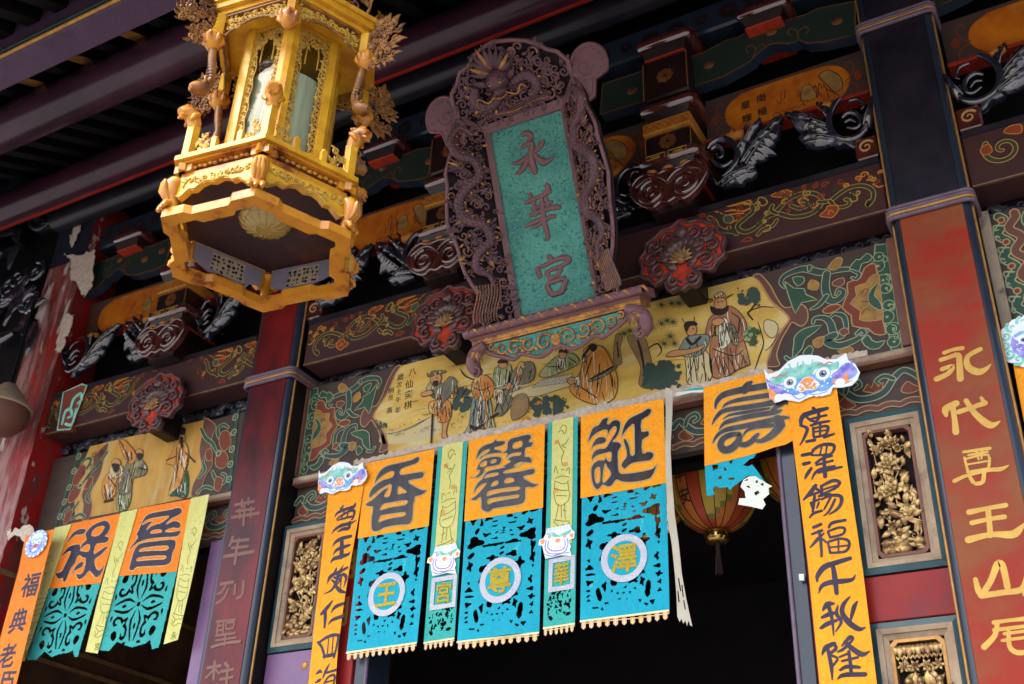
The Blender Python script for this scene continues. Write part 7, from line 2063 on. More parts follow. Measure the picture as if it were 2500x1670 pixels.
# narrow printed strips -----------------------------------------------------
CENSER = "260,400,3 262,360,3 285,380,3; 345,385,3 365,335,3 372,375,3; 265,440,4 300,455,4 360,430,4; 262,420,3 310,405,3 366,410,3; 258,510,3 270,450,3; 372,480,3 366,425,3; 255,515,4 265,560,4 310,580,4 355,560,4 375,490,4; 262,500,3 320,490,3 372,470,3; 290,570,4 285,650,4 280,665,4; 335,572,4 352,640,4 358,655,4; 315,585,3 312,650,3; 255,680,4 310,672,4 370,655,4; 250,690,3 275,705,4 300,695,4 330,700,4 372,665,3; 310,340,3 320,300,3 305,260,3 325,230,3 345,190,3; 345,130,3 320,120,3 300,150,3 285,110,3 310,90,3 335,110,3; 270,180,3 290,210,4 320,215,3 290,235,3; 330,700,3 350,720,4 365,695,3; 255,735,4 290,725,4 330,740,4 370,720,4; 300,370,4 320,365,4; 275,530,3 355,515,3; 280,620,3 300,610,3"
def print_lines(mb, pl, u0, u1, v0, v1, w, m=0, seed=0, kind=0):
    """line drawing of a smoking censer on a stand, on a paper strip"""
    W, Hh = u1 - u0, v1 - v0
    for i, st in enumerate(N(CENSER)):
        q = [(u0 + W * ((p[0] - 240) / 150), v1 - Hh * ((p[1] - 75) / 690), .0035) for p in st]
        if kind: q = [(u0 + u1 - a, b, c) for a, b, c in q]
        mb.stroke(pl, q, w + i * .00004, m)
def strip(label, tl, trr, bl, br, ytop, ybot, mask_c, frame_c, ch, seed):
    pl = fac(-.105)
    u0 = (pl.px(*tl)[0] + pl.px(*bl)[0]) / 2; u1 = (pl.px(*trr)[0] + pl.px(*br)[0]) / 2
    v1 = (pl.px(*tl)[1] + pl.px(*trr)[1]) / 2; v0 = (pl.px(*bl)[1] + pl.px(*br)[1]) / 2
    W, Hh = u1 - u0, v1 - v0
    t = thing('printed_strip', label, 'banner', ((u0 + u1) / 2, -.105, v1), 'narrow green printed strips between the banners')
    amp = (.006, 16, seed, v1, v0)
    hs = []
    for i in range(34):
        a = random.random()
        hs.append((random.uniform(.12, .88), random.uniform(.85, .95), random.uniform(.02, .05), random.uniform(.004, .010), a * 6, 3))
    hs += [(.3, .845, .07, .012, 1, 3), (.68, .84, .07, .012, 2, 3), (.22, .962, .07, .010, 0, 2), (.78, .955, .07, .010, 2, 2)]
    mb = cut_sheet(u0, u1, v0, v1, hs, 40, 190, pl); ripple(mb, *amp); mb.build('green_backing', 'paper_green', t)
    vm = pl.px(*mask_c)[1]
    yb = vm - .01
    mb = MB(); mb.sheet(pl, [(u0 + W * .16, yb), (u1 - W * .14, yb), (u1 - W * .14, v1 + .004), (u0 + W * .16, v1 + .004)], 8, 30, lambda x, y: .0035); ripple(mb, *amp); yp = mb.build('printed_paper', 'paper_yellow', t)
    mb = MB(); print_lines(mb, pl, u0 + W * .18, u1 - W * .16, yb + .04, v1 - .02, .0042, 0, kind=seed > 2)
    for k in range(3): mb.poly(pl, [(u0 + W * (.25 + .3 * (k % 2)), v1 - .14 - .14 * k), (u0 + W * (.40 + .3 * (k % 2)), v1 - .14 - .14 * k), (u0 + W * (.40 + .3 * (k % 2)), v1 - .115 - .14 * k), (u0 + W * (.25 + .3 * (k % 2)), v1 - .115 - .14 * k)], .0040, 0, 1)
    ripple(mb, *amp); mb.build('line_print', ['ink_line', 'seal_orange'], yp)
    cu, cv = (u0 + u1) / 2 + .01, pl.px(*frame_c)[1]
    a, b = W * .42, .088
    mb = MB(); k = .7
    mb.poly(pl, [(cu - a, cv - b), (cu + a, cv - b), (cu + a, cv + b), (cu - a, cv + b)], .0042, 0, 0, holes=[[(cu - a * k, cv - b * k * 1.02), (cu - a * k, cv + b * k * 1.02), (cu + a * k, cv + b * k * 1.02), (cu + a * k, cv - b * k * 1.02)]])
    ripple(mb, *amp); fr = mb.build('silver_frame', 'silver_glitter', t)
    mb = MB(); write(mb, pl, ch, cu, cv, a * 1.25, b * 1.35, .0045, 0, .02); ripple(mb, *amp); mb.build('gold_character', 'gold_glitter', fr)
    fringe(t, u0, u1, v0, 6, .045, pl, amp, pink=seed < 2)
    return t, pl
# medium lion masks on the strips
def small_mask(label, pl, u, v, s):
    """paper lion face with comb crown, about s wide"""
    t = thing('paper_mask', label, 'mask', (u, pl.O.y, v), 'paper lion masks on the banners')
    Q = lambda txt: [(u + (p[0] - 1145) / 225 * s, v - (p[1] - 690 + (p[0] - 1145) * .1) / 225 * s) for p in N1(txt)]
    pt = Paint(pl, ['mask_white'], .010)
    o = ccw(Q("1085,600 1230,582 1240,610 1262,630 1258,665 1225,675 1240,715 1232,730 1245,770 1180,760 1120,772 1080,775 1070,740 1060,700 1035,695 1040,665 1068,655 1080,630"))
    pt.mb.poly(pl, o, .006, .004, 0)
    for k in range(16): pt.line(None, [(Q("%d,%d" % (1092 + k * 9, 600 - k))[0] + (.002,)), (Q("%d,%d" % (1092 + k * 9, 622 - k))[0] + (.002,))], 'mask_blue', k=1)
    pt.fill(None, Q("1080,632 1130,622 1150,640 1190,632 1240,612 1225,640 1160,655 1110,645"), 'mask_teal', None)
    for x in (1105, 1200): pt.disc(None, *Q("%d,650" % x)[0], .009, 'mask_red'); pt.disc(None, *Q("%d,650" % x)[0], .005, 'mask_white'); pt.disc(None, *Q("%d,650" % x)[0], .0025, 'ink')
    pt.fill(None, Q("1140,675 1155,662 1175,670 1158,690"), 'mask_orange', None)
    for q in ("1045,670 1072,662 1072,685 1055,692", "1232,640 1255,640 1250,662 1238,660"): pt.fill(None, Q(q), 'mask_orange', None)
    for q in ("1085,670 1078,710 1100,745 1150,752 1200,742 1222,700 1215,665", "1100,675 1095,708 1115,730 1150,735 1190,727 1205,700 1200,672", "1075,750 1120,765 1180,752 1228,748"):
        pt.line(None, [p + (.006,) for p in Q(q)], 'mask_violet')
    for k in range(6): pt.line(None, [(Q("%d,705" % (1120 + 14 * k))[0] + (.002,)), (Q("%d,722" % (1120 + 14 * k))[0] + (.002,))], 'mask_red', k=1)
    pt.build('painted_face', t)
t1, pl1 = strip('narrow green strip with a crane print, left of the middle banner', (1066, 1093), (1135, 1078), (1038, 1568), (1120, 1556), 0, 0, (1081, 1379), (1086, 1447), '宮', 1.2)
t2, pl2 = strip('narrow green strip with a censer print, right of the middle banner', (1330, 1033), (1411, 1019), (1336, 1536), (1407, 1518), 0, 0, (1359, 1329), (1372, 1402), '華', 3.3)
u, v = fac(-.112).px(1083, 1372); small_mask('small paper lion mask on the strip left of the middle banner', fac(-.112), u, v, .205)
u, v = fac(-.112).px(1359, 1328); small_mask('small paper lion mask on the strip right of the middle banner', fac(-.112), u, v, .205)
# cream strip seen from its side
pl = fac(-.15)
mb = MB()
q = N1("1622,942 1640,952 1641,1010 1640,1100 1645,1180 1650,1260 1657,1330 1662,1400 1672,1460 1687,1527 1682,1524 1678,1512 1674,1526 1670,1512 1665,1520 1660,1508 1656,1516 1650,1502 1648,1450 1645,1400 1640,1330 1632,1270 1630,1180 1627,1100 1625,1010")
mb.poly(pl, ccw(cr(tr(pl, PX, q), 1, True)), 0, .002, 0, holes=[ccw(tr(pl, PX, N1(h)))[::-1] for h in ("1652,1410 1655,1408 1660,1440 1657,1442", "1650,1440 1653,1440 1656,1468 1652,1466", "1660,1425 1663,1425 1666,1455 1663,1455", "1664,1462 1667,1462 1671,1485 1668,1485")])
for p in mb.v: p.y -= .02 * math.sin((4.2 - p.z) * 5)
tag(mb.build('cream_strip', 'paper_cream', loc=tuple(pl.at(*pl.px(1640, 960)))), 'faded cream paper strip twisted edge on, beside the doorway lantern', 'banner')
pl = fac(-.10)
mb = MB(); mb.poly(pl, ccw(tr(pl, FC, N1("0,430 110,395 265,372 265,425 150,425 0,465"))), 0, .002); mb.poly(pl, ccw(tr(pl, FC, N1("40,420 140,390 264,374 264,400 120,410"))), .003, .001, 1)
tag(mb.build('ribbon_scrap', ['paper_white', 'paper_teal'], loc=tuple(pl.at(*pl.px(1690, 955)))), 'white and turquoise scrap of ribbon tied between two banners', 'ribbon')

# long couplets -----------------------------------------------------------
Q1 = (1920, 970, 2.489); Q2 = (1960, 1310, 2.489); Q3 = (750, 1220, 3.893); Q4 = (730, 1440, 3.893)
CR_ = [(Q1, "163,66,16 180,86,22; 108,106,24 180,86,28 248,68,20; 150,95,26 102,116,28 88,150,20 94,176,12; 84,172,12 126,190,18 112,240,16 84,290,8; 196,98,16 195,130,16 168,160,12; 126,124,12 150,142,14 186,150,10; 140,135,13 242,110,14; 150,172,14 200,156,16 260,146,14; 164,186,14 165,236,14; 166,190,12 238,176,15 254,190,16 236,228,14 170,244,14; 165,213,10 245,200,10; 206,162,13 205,236,11; 124,270,16 172,261,18; 232,242,20 290,224,12"),
 (Q1, "98,353,20 142,344,20; 107,406,22 140,398,18; 152,432,16 126,470,20 114,496,8; 166,322,16 152,350,14 186,352,12; 164,320,18 216,290,18 280,289,20 291,312,16 268,346,14 190,353,13; 216,300,10 205,345,10; 247,294,10 240,342,10; 230,350,15 231,410,18 236,482,22; 180,400,14 222,372,16 278,357,12; 184,412,13 282,386,14; 154,502,6 176,460,16 216,436,18 292,420,14; 194,460,12 285,436,16 338,424,12"),
 (Q1, "178,536,20 146,580,24 106,622,12; 166,546,20 208,572,12; 128,602,14 202,576,14; 148,642,12 202,620,13; 172,600,15 166,650,17 160,695,14; 152,650,14 162,682,10; 198,640,12 186,672,10; 142,732,10 166,706,16 216,690,14; 212,542,16 216,575,15 208,592,10; 214,540,15 282,508,20 322,516,18 308,545,16 258,572,13 214,590,12; 224,562,11 302,536,11; 198,602,14 266,588,13; 215,622,11 268,598,16 328,602,20 334,642,19 308,682,15 262,712,8; 268,612,13 230,682,9; 296,622,13 262,690,13 228,722,6"),
 (CG, "298,736,16 336,720,16; 281,842,8 318,800,18 352,768,8; 290,772,12 342,752,14; 326,755,14 335,800,15 340,888,12; 345,798,10 366,816,10; 378,738,10 398,712,16 466,698,14; 374,760,11 386,790,12; 378,756,12 430,738,12 462,742,13 452,772,12 386,790,12; 374,816,11 386,872,12; 380,812,12 440,796,12 486,812,14 470,862,13 388,872,12; 430,802,9 430,866,9; 382,843,9 478,832,9"),
 (Q2, "88,274,10 92,236,26 132,186,32 200,160,28 288,133,22; 98,344,6 116,302,22 160,281,28 240,272,28 300,262,20 319,234,6; 184,182,22 195,250,30 206,344,24"),
 (Q2, "122,448,12 150,413,32 188,408,14; 112,556,18 150,531,26 208,509,16; 118,492,16 165,471,26 204,464,12; 160,430,22 178,500,19 188,600,8; 214,420,8 206,470,21 234,520,18 200,578,8; 287,366,8 250,410,23 240,462,27 280,522,32 340,562,28 382,553,6; 331,396,10 312,430,25 292,504,14"),
 (Q2, "118,718,10 140,676,28 192,650,22; 190,652,18 202,682,20 166,716,16 212,742,14 178,792,14; 154,690,20 174,790,22 180,870,8; 238,664,10 286,614,24 304,626,14 250,682,18 212,702,10; 258,640,20 300,681,28 360,716,30 408,697,6; 224,732,12 282,710,14; 240,757,14 334,735,16; 228,812,14 270,791,22 344,795,18; 280,700,18 290,770,20 295,842,20; 212,868,6 250,842,24 378,838,26")]
CL_ = [(Q3, "342,62,16 324,88,24; 262,170,6 290,126,22 370,90,26 440,70,28 460,36,14; 282,184,12 330,150,18 400,110,20; 400,110,20 444,104,24 448,142,20 428,188,18; 352,120,15 330,172,12; 396,110,15 380,162,12; 286,198,10 345,181,17 424,160,18; 236,328,4 265,285,20 330,245,28 410,226,22 468,197,6; 406,214,22 396,270,28 340,281,26 292,306,10"),
 (Q3, "243,450,4 270,405,26 330,370,32 418,348,24; 246,532,4 280,480,26 340,455,30 404,432,20; 222,610,4 250,566,28 310,546,34 390,520,24 408,492,4; 330,372,34 331,460,36 325,545,38"),
 (Q3, "192,800,4 214,742,30 260,700,28 278,655,16; 228,722,20 300,690,28 384,646,20; 232,762,12 266,800,22 230,862,20 160,896,4; 258,740,20 312,762,18 262,835,12; 348,618,4 302,700,28 285,760,28 272,812,22 312,864,32 368,884,14; 290,740,18 340,711,24 372,742,26 348,838,4; 326,722,16 320,800,11 318,846,4"),
 (Q4, "316,110,16 270,170,34 216,228,28; 250,200,32 250,280,29 244,358,18; 302,224,4 345,165,28 418,133,26; 275,336,4 320,286,26 412,254,30"),
 (Q4, "182,500,22 214,540,22 236,600,22 240,660,6; 192,502,22 260,455,26 330,430,26 378,432,24; 378,430,24 364,520,23 334,644,18; 238,634,26 332,616,30; 282,468,10 272,602,12; 327,442,10 315,602,12"),
 (Q4, "162,802,10 198,776,30 218,786,10; 158,884,10 194,861,28 212,850,10; 228,834,14 260,762,25 292,702,6; 252,792,16 348,764,22; 236,900,18 280,830,18 338,814,22 330,900,16; 246,882,14 332,860,14")]
def couplet(label, pl, poly, chars, mat='paper_orange', ink='ink_navy', crop=None, size=0, seed=0):
    o = ccw(tr(pl, PX, poly))
    us = [p[0] for p in o]; vs = [p[1] for p in o]
    t = thing('couplet_banner', label, 'banner', (sum(us) / len(us), pl.O.y, max(vs)), 'long orange couplets')
    mb = MB(); mb.poly(pl, o, -.001, .002); mb.build('orange_sheet', mat, t)
    for i, c in enumerate(chars):
        mb = MB()
        if isinstance(c[0], tuple):
            for k, st in enumerate(N(c[1])): mb.stroke(pl, [(a, b, w_ * 1.14) for a, b, w_ in tr(pl, c[0], st)], .0016 + .0001 * k, 0, k=5)
        else:
            (u, v, s_), = tr(pl, crop, [(c[1], c[2], size)])
            write(mb, pl, c[0], u, v, s_ * .95, s_, .0016, 0, .022, brush=.02, seed=i + seed)
        mb.build('written_character', ink, t)
    return t
CP = fac(-.13)
couplet('long orange couplet beside the carved gold panels, topped by the right lion mask', CP, [(1915, 900), (2038, 880), (2043, 950), (2070, 1140), (2107, 1395), (2141, 1670), (2190, 2000), (2070, 2010), (2001, 1670), (1972, 1370), (1937, 1088)], CR_)
couplet('long orange couplet below the left lion mask', fac(-.128), [(803, 1195), (890, 1170), (878, 1250), (855, 1378), (841, 1464), (825, 1585), (819, 1670), (800, 1900), (735, 1910), (753, 1670)], CL_)
couplet('deep orange couplet at the lower left edge by the peeling column', fac(-.225), [(62, 1310), (133, 1292), (110, 1380), (40, 1670), (30, 1720), (-40, 1720), (0, 1560), (46, 1390)],
        [('福', 165, 1040), ('典', 100, 1230), ('老', 40, 1420), ('臣', 40, 1560)], 'paper_orange_deep', crop=CL, size=112, seed=6)
couplet('orange couplet at the right edge under a violet mask', fac(-.11), [(2454, 789), (2600, 762), (2680, 1250), (2552, 1280), (2500, 1028)], [])

# big lion masks -------------------------------------------------------------
def lion_mask(label, pl, c, s, violet=False):
    u, v = c
    t = thing('lion_mask', label, 'mask', (u, pl.O.y, v), 'painted paper lion masks on the couplets')
    Q = lambda txt: [(u + (p[0] - 1300) / 660 * s, v - (p[1] - 290 + (p[0] - 1300) * .17) / 660 * s * .96) + ((p[2] / 660 * s,) if len(p) > 2 else ()) for p in N1(txt)]
    pt = Paint(pl, ['mask_white'], .008)
    o = ccw(Q("972,185 1000,235 1040,228 1080,212 1150,140 1240,96 1310,98 1370,112 1420,148 1490,150 1560,105 1568,165 1612,200 1636,270 1612,330 1570,372 1500,384 1440,380 1420,430 1360,445 1310,436 1260,452 1200,482 1100,455 1030,478 995,430 985,330"))
    pt.mb.poly(pl, o, .003, .0045, 0)
    pt.fill(None, Q("982,270 1012,300 1100,338 1200,352 1215,405 1175,425 1100,405 1060,440 1010,400 995,340"), 'mask_violet', None)
    pt.fill(None, Q("1090,345 1220,275 1330,262 1440,300 1500,225 1570,185 1622,262 1562,325 1450,355 1400,400 1300,412 1230,430 1140,402"), 'mask_blue', None)
    pt.fill(None, Q("1440,285 1500,235 1570,195 1610,262 1556,318 1490,330"), 'mask_violet', None)
    pt.fill(None, Q("1008,275 1070,252 1150,168 1240,138 1330,148 1440,190 1500,168 1492,230 1420,240 1345,216 1305,270 1230,290 1150,266 1082,326 1020,312"), 'mask_teal', None)
    pt.fill(None, Q("1120,190 1190,130 1260,108 1350,120 1420,160 1340,158 1300,180 1250,170 1200,195"), 'mask_white', None)
    for q in ("1155,165,12 1170,205,12 1200,210,12 1215,180,12 1220,155,10", "1255,150,12 1265,200,12 1300,205,12 1320,165,12 1325,140,10"): pt.line(None, Q(q), 'mask_teal')
    for x, y, r in ((1150, 318, 46), (1386, 262, 50)):
        (a, b, rr), = Q("%d,%d,%d" % (x, y, r))
        pt.disc(None, a, b, rr * 1.12, 'mask_teal'); pt.disc(None, a, b, rr, 'mask_white'); pt.disc(None, a, b, rr * .55, 'mask_grey'); pt.disc(None, a, b, rr * .25, 'ink'); pt.disc(None, a + rr * .15, b + rr * .15, rr * .12, 'mask_white')
    pt.fill(None, Q("1196,372 1225,318 1260,288 1300,286 1332,318 1345,362 1310,388 1262,384 1225,402"), 'mask_orange', 'mask_white', .004)
    for q in ("1218,380,14 1200,360,14 1225,340,14 1245,362,12", "1330,358,14 1345,338,14 1318,322,14 1300,350,12"): pt.line(None, Q(q), 'mask_white')
    for q in ("990,360 1030,375 1040,405 1080,410 1060,450 1030,470 1000,430", "1450,318 1500,312 1560,262 1545,330 1580,330 1520,362 1455,360"): pt.fill(None, Q(q), 'mask_orange', None)
    for x, y, r in ((1060, 440, 32), (1495, 345, 34), (1215, 440, 26), (1330, 425, 22)):
        (a, b, rr), = Q("%d,%d,%d" % (x, y, r)); pt.disc(None, a, b, rr, 'mask_white')
    for q in ("1030,265,8 1060,275,8 1090,250,8 1110,262,8 1135,228,7", "1355,188,8 1385,180,8 1400,198,8 1430,172,8 1465,182,7"): pt.line(None, Q(q), 'mask_red')
    for k in range(16):
        (a, b, r_), = Q("%d,%d,7" % (1110 + k * 20, 372 + 22 * math.sin(k * 2.1) - k * 2)); pt.disc(None, a, b, r_, 'mask_white', 1)
    for k in range(9):
        pt.line(None, Q("%d,%d,4 %d,%d,3" % (995 + k * 12, 305 + k * 6, 1000 + k * 12, 325 + k * 6)), 'mask_white', k=1)
    for q in ("1585,170,12 1590,205,14 1560,235,12",): pt.line(None, Q(q), 'mask_violet')
    for q in ("1160,425,8 1200,460,8 1260,430,7", "1270,415,7 1320,430,7 1400,410,6"): pt.line(None, Q(q), 'mask_blue')
    pt.build('painted_face', t)
MP = fac(-.138)
lion_mask('large blue and teal lion mask at the top of the right couplet', MP, MP.px(1981, 924), .455)
lion_mask('large blue and teal lion mask at the top of the left couplet', MP, MP.px(836, 1168), .365)
# violet mask cut by the right edge and the small curled one at far left
def curl_mask(label, pl, c, s, cols):
    u, v = c
    t = thing('curl_mask', label, 'mask', (u, pl.O.y, v), 'paper lion masks on the banners')
    pt = Paint(pl, ['mask_white'], .008)
    n = 14
    o = []
    for i in range(n * 4):
        a = 2 * PI * i / (n * 4); r = s * (.44 + .05 * abs(math.sin(a * n / 2)))
        o.append((u + r * math.cos(a), v + r * .92 * math.sin(a)))
    pt.mb.poly(pl, o, .003, .0045, 0)
    for i in range(n):
        a = 2 * PI * i / n
        q = spiral(u + s * .38 * math.cos(a), v + s * .35 * math.sin(a), s * .085, a, 1.2, (s * .055, s * .025), 1, 12)
        pt.line(None, q, cols[0], k=1)
    pt.disc(None, u, v - s * .02, s * .29, cols[1], 1.05)
    pt.disc(None, u, v + s * .16, s * .20, 'mask_white', 1.3)
    for k in range(24):
        a = random.random() * 6.3; r = s * .25 * math.sqrt(random.random()); pt.disc(None, u + r * math.cos(a), v - s * .05 + r * .8 * math.sin(a), s * .012, 'mask_white')
    for d in (-1, 1):
        pt.disc(None, u + d * s * .12, v + s * .03, s * .07, 'mask_white'); pt.disc(None, u + d * s * .12, v + s * .03, s * .04, cols[2]); pt.disc(None, u + d * s * .12, v + s * .03, s * .02, 'ink')
        pt.line(None, [(u + d * s * .22, v + s * .12, s * .05), (u + d * s * .1, v + s * .16, s * .06), (u, v + s * .1, s * .04)], cols[2])
    pt.disc(None, u, v - s * .07, s * .07, 'mask_red', 1.3)
    pt.fill(None, [(u - s * .14, v - s * .2), (u, v - s * .14), (u + s * .14, v - s * .2), (u, v - s * .27)], 'mask_white', cols[2], s * .015)
    pt.build('painted_face', t)
p = fac(-.232); curl_mask('small blue curly lion mask at the lower left edge', p, p.px(90, 1328), .215, ('mask_blue', 'mask_violet', 'mask_teal'))
p = fac(-.118); curl_mask('violet curly lion mask cut by the right edge', p, p.px(2521, 832), .30, ('mask_teal', 'mask_violet', 'mask_blue'))

# left bay banners -----------------------------------------------------------
LP = fac(-.12)
ROS = []
def rosette_holes():
    hs = []
    for k in range(8):
        a = k * PI / 4
        hs.append((.5 + .0 * math.cos(a), .46, 0.001, 0.001, 0, 2))
    return hs
def left_banner(label, tl, trr, br, bl, teal, loops, seed):
    o = ccw(tr(LP, CL, [tl, trr, br, bl]))
    us = [p[0] for p in o]; vs = [p[1] for p in o]
    t = thing('festival_banner', label, 'banner', ((min(us) + max(us)) / 2, -.12, max(vs)), 'left bay banners')
    mb = MB(); mb.poly(LP, o, -.001, .002); mb.build('orange_sheet', 'paper_orange_deep', t)
    outline_char(t, LJ, loops, 'ink_navy', pl=LP, edge='fringe_gold', ew=.005)
    sh = ccw(cr(tr(LP, CL, N1(teal)), 1, True))
    fu0, fu1 = min(p[0] for p in sh), max(p[0] for p in sh); fv0, fv1 = min(p[1] for p in sh), max(p[1] for p in sh)
    # scrolling cross of slits
    cu, cv = (fu0 + fu1) / 2, fv0 + (fv1 - fv0) * .58
    slits = []
    def slit(pts): slits.append(pts)
    R_ = (fu1 - fu0) * .36
    hs = []
    for k in range(4):
        a = PI / 2 * k
        c, s_ = math.cos(a), math.sin(a)
        m = lambda x, y: (cu + (x * c - y * s_) * R_, cv + (x * s_ + y * c) * R_ * 1.12)
        for sg in (-1, 1):
            hs.append([m(*p) for p in ((.12, .03 * sg), (.4, .13 * sg), (.7, .12 * sg), (1.0, .05 * sg), (1.0, .11 * sg), (.7, .20 * sg), (.4, .22 * sg))])
            hs.append([m(*p) for p in ((.5, .42 * sg), (.62, .3 * sg), (.85, .28 * sg), (.98, .4 * sg), (.9, .55 * sg), (.74, .5 * sg), (.86, .46 * sg), (.84, .37 * sg), (.66, .38 * sg), (.56, .52 * sg))])
            hs.append([m(*p) for p in ((.32, .34 * sg), (.42, .38 * sg), (.46, .56 * sg), (.38, .5 * sg))])
            hs.append([m(*p) for p in ((.72, .72 * sg), (.86, .68 * sg), (.96, .78 * sg), (.86, .92 * sg), (.78, .84 * sg))])
            hs.append([m(*p) for p in ((1.06, .22 * sg), (1.12, .30 * sg), (1.08, .42 * sg), (1.02, .3 * sg))])
        hs.append([m(*p) for p in ((.5, 0), (.6, .05), (.72, 0), (.6, -.05))])
    hs.append([(cu + .016 * math.cos(i * PI / 4) * (1.3 if i % 2 else .8), cv + .016 * math.sin(i * PI / 4) * (1.3 if i % 2 else .8)) for i in range(8)])
    f = inside(sh)
    hs = [cr(h, 2, True) for h in hs]
    tests = [(min(p[0] for p in h), max(p[0] for p in h), min(p[1] for p in h), max(p[1] for p in h), inside(h)) for h in hs]
    def keep(s_, t_):
        x, y = fu0 + (fu1 - fu0) * s_, fv1 - (fv1 - fv0) * t_
        if not f(x, y): return False
        return not any(a_ <= x <= b_ and c_ <= y <= d_ and g_(x, y) for a_, b_, c_, d_, g_ in tests)
    mb = cut_sheet(fu0, fu1, fv0, fv1, [], 120, 130, LP, mask=keep)
    for p in mb.v: p.y += .003
    mb.build('cut_paper_panel', 'paper_teal', t)
LU = [("325,625 380,520 440,440 530,390 600,380 635,400 620,450 560,480 470,490 400,550", []),
      ("245,830 300,740 360,670 440,635 545,625 550,690 570,620 640,560 620,470 650,420 740,330 860,275 940,255 1000,300 1015,370 980,450 930,500 985,510 990,560 930,610 800,625 770,700 760,775 850,720 930,665 980,660 940,720 860,800 775,860 775,920 800,1000 850,1025 920,940 900,1030 850,1110 780,1145 690,1040 620,1120 530,1180 490,1130 475,1075 540,1090 600,1030 630,850 580,840 540,800 500,830 470,920 410,990 380,1060 340,1160 300,1220 275,1200 275,1150 205,1170 160,1080 250,1050 290,980 350,860 400,740 340,760", ["720,470 750,410 820,360 915,350 910,390 850,470 790,500 735,495", "545,715 620,650 690,635 680,730 610,735"]),
      ("390,1150 430,1040 490,950 560,895 600,900 580,970 520,1010 450,1050", [])]
JIN = [("1290,740 1340,650 1440,520 1410,480 1450,410 1480,330 1530,230 1600,160 1750,120 1950,85 2060,55 2120,80 2115,140 2050,190 1960,230 1870,320 1950,280 2030,260 2100,300 2100,350 2060,385 1980,375 1870,415 1880,435 2000,430 2110,410 2080,480 2020,515 1900,520 1700,535 1560,560 1450,600 1370,660", ["1500,330 1560,262 1680,224 1920,190 1850,258 1780,302 1730,308 1690,328 1640,348 1575,405 1600,350 1660,290 1668,266 1600,280", "1640,460 1660,420 1770,400 1810,435"]),
       ("1300,1010 1320,920 1380,720 1440,640 1520,600 1700,575 1930,550 2010,560 2030,600 2020,680 1980,760 1960,880 1920,930 1840,960 1650,970 1420,985 1380,1030 1330,1035", ["1460,740 1490,700 1650,670 1900,655 1885,715 1700,720 1540,730", "1420,880 1450,840 1600,820 1860,805 1850,855 1650,865 1500,880"])]
left_banner('left bay banner with the good fortune character, nearer the peeling column', (380, 715), (645, 660), (535, 1030), (262, 1062), "262,1058 535,1026 430,1352 412,1422 394,1424 386,1388 360,1400 330,1404 300,1412 272,1424 250,1404 235,1394 190,1438 140,1440", LU, 1)
left_banner('left bay banner with the advance character, nearer the dark red column', (730, 635), (1015, 585), (940, 970), (620, 995), "620,990 940,966 842,1372 806,1382 796,1332 770,1352 735,1362 700,1372 660,1360 620,1342 576,1392 516,1386", JIN, 2)
def yellow_strip(label, poly, kind):
    o = ccw(cr(tr(LP, CL, N1(poly), .006), 1, True))
    us = [p[0] for p in o]; vs = [p[1] for p in o]
    t = thing('yellow_strip', label, 'banner', ((min(us) + max(us)) / 2, -.126, max(vs)), 'yellow printed strips in the left bay')
    mb = MB(); mb.poly(LP, o, .005, .0015); mb.build('paper_sheet', 'paper_yellow', t)
    mb = MB(); c = (min(us) + max(us)) / 2; W = (max(us) - min(us))
    print_lines(mb, LP, min(us) + W * .12, max(us) - W * .12, min(vs) + .08, max(vs) - .2, .0068, 0, kind=kind)
    write(mb, LP, '永' if kind == 2 else '宮', c, min(vs) + .045, .05, .05, .0068, 0, .01)
    mb.build('line_print', 'ink_line', t)
yellow_strip('pale yellow printed strip overlapping the far left couplet', "292,737 380,717 352,790 250,1090 130,1446 66,1440 150,1150 235,880", 0)
yellow_strip('pale yellow printed strip between the two left bay banners', "642,656 732,636 702,742 610,1060 520,1406 455,1396 520,1120 600,820", 1)
yellow_strip('pale yellow printed strip hanging right of both left bay banners', "1015,582 1112,558 1086,702 1010,1060 945,1332 870,1357 920,1120 985,740", 2)

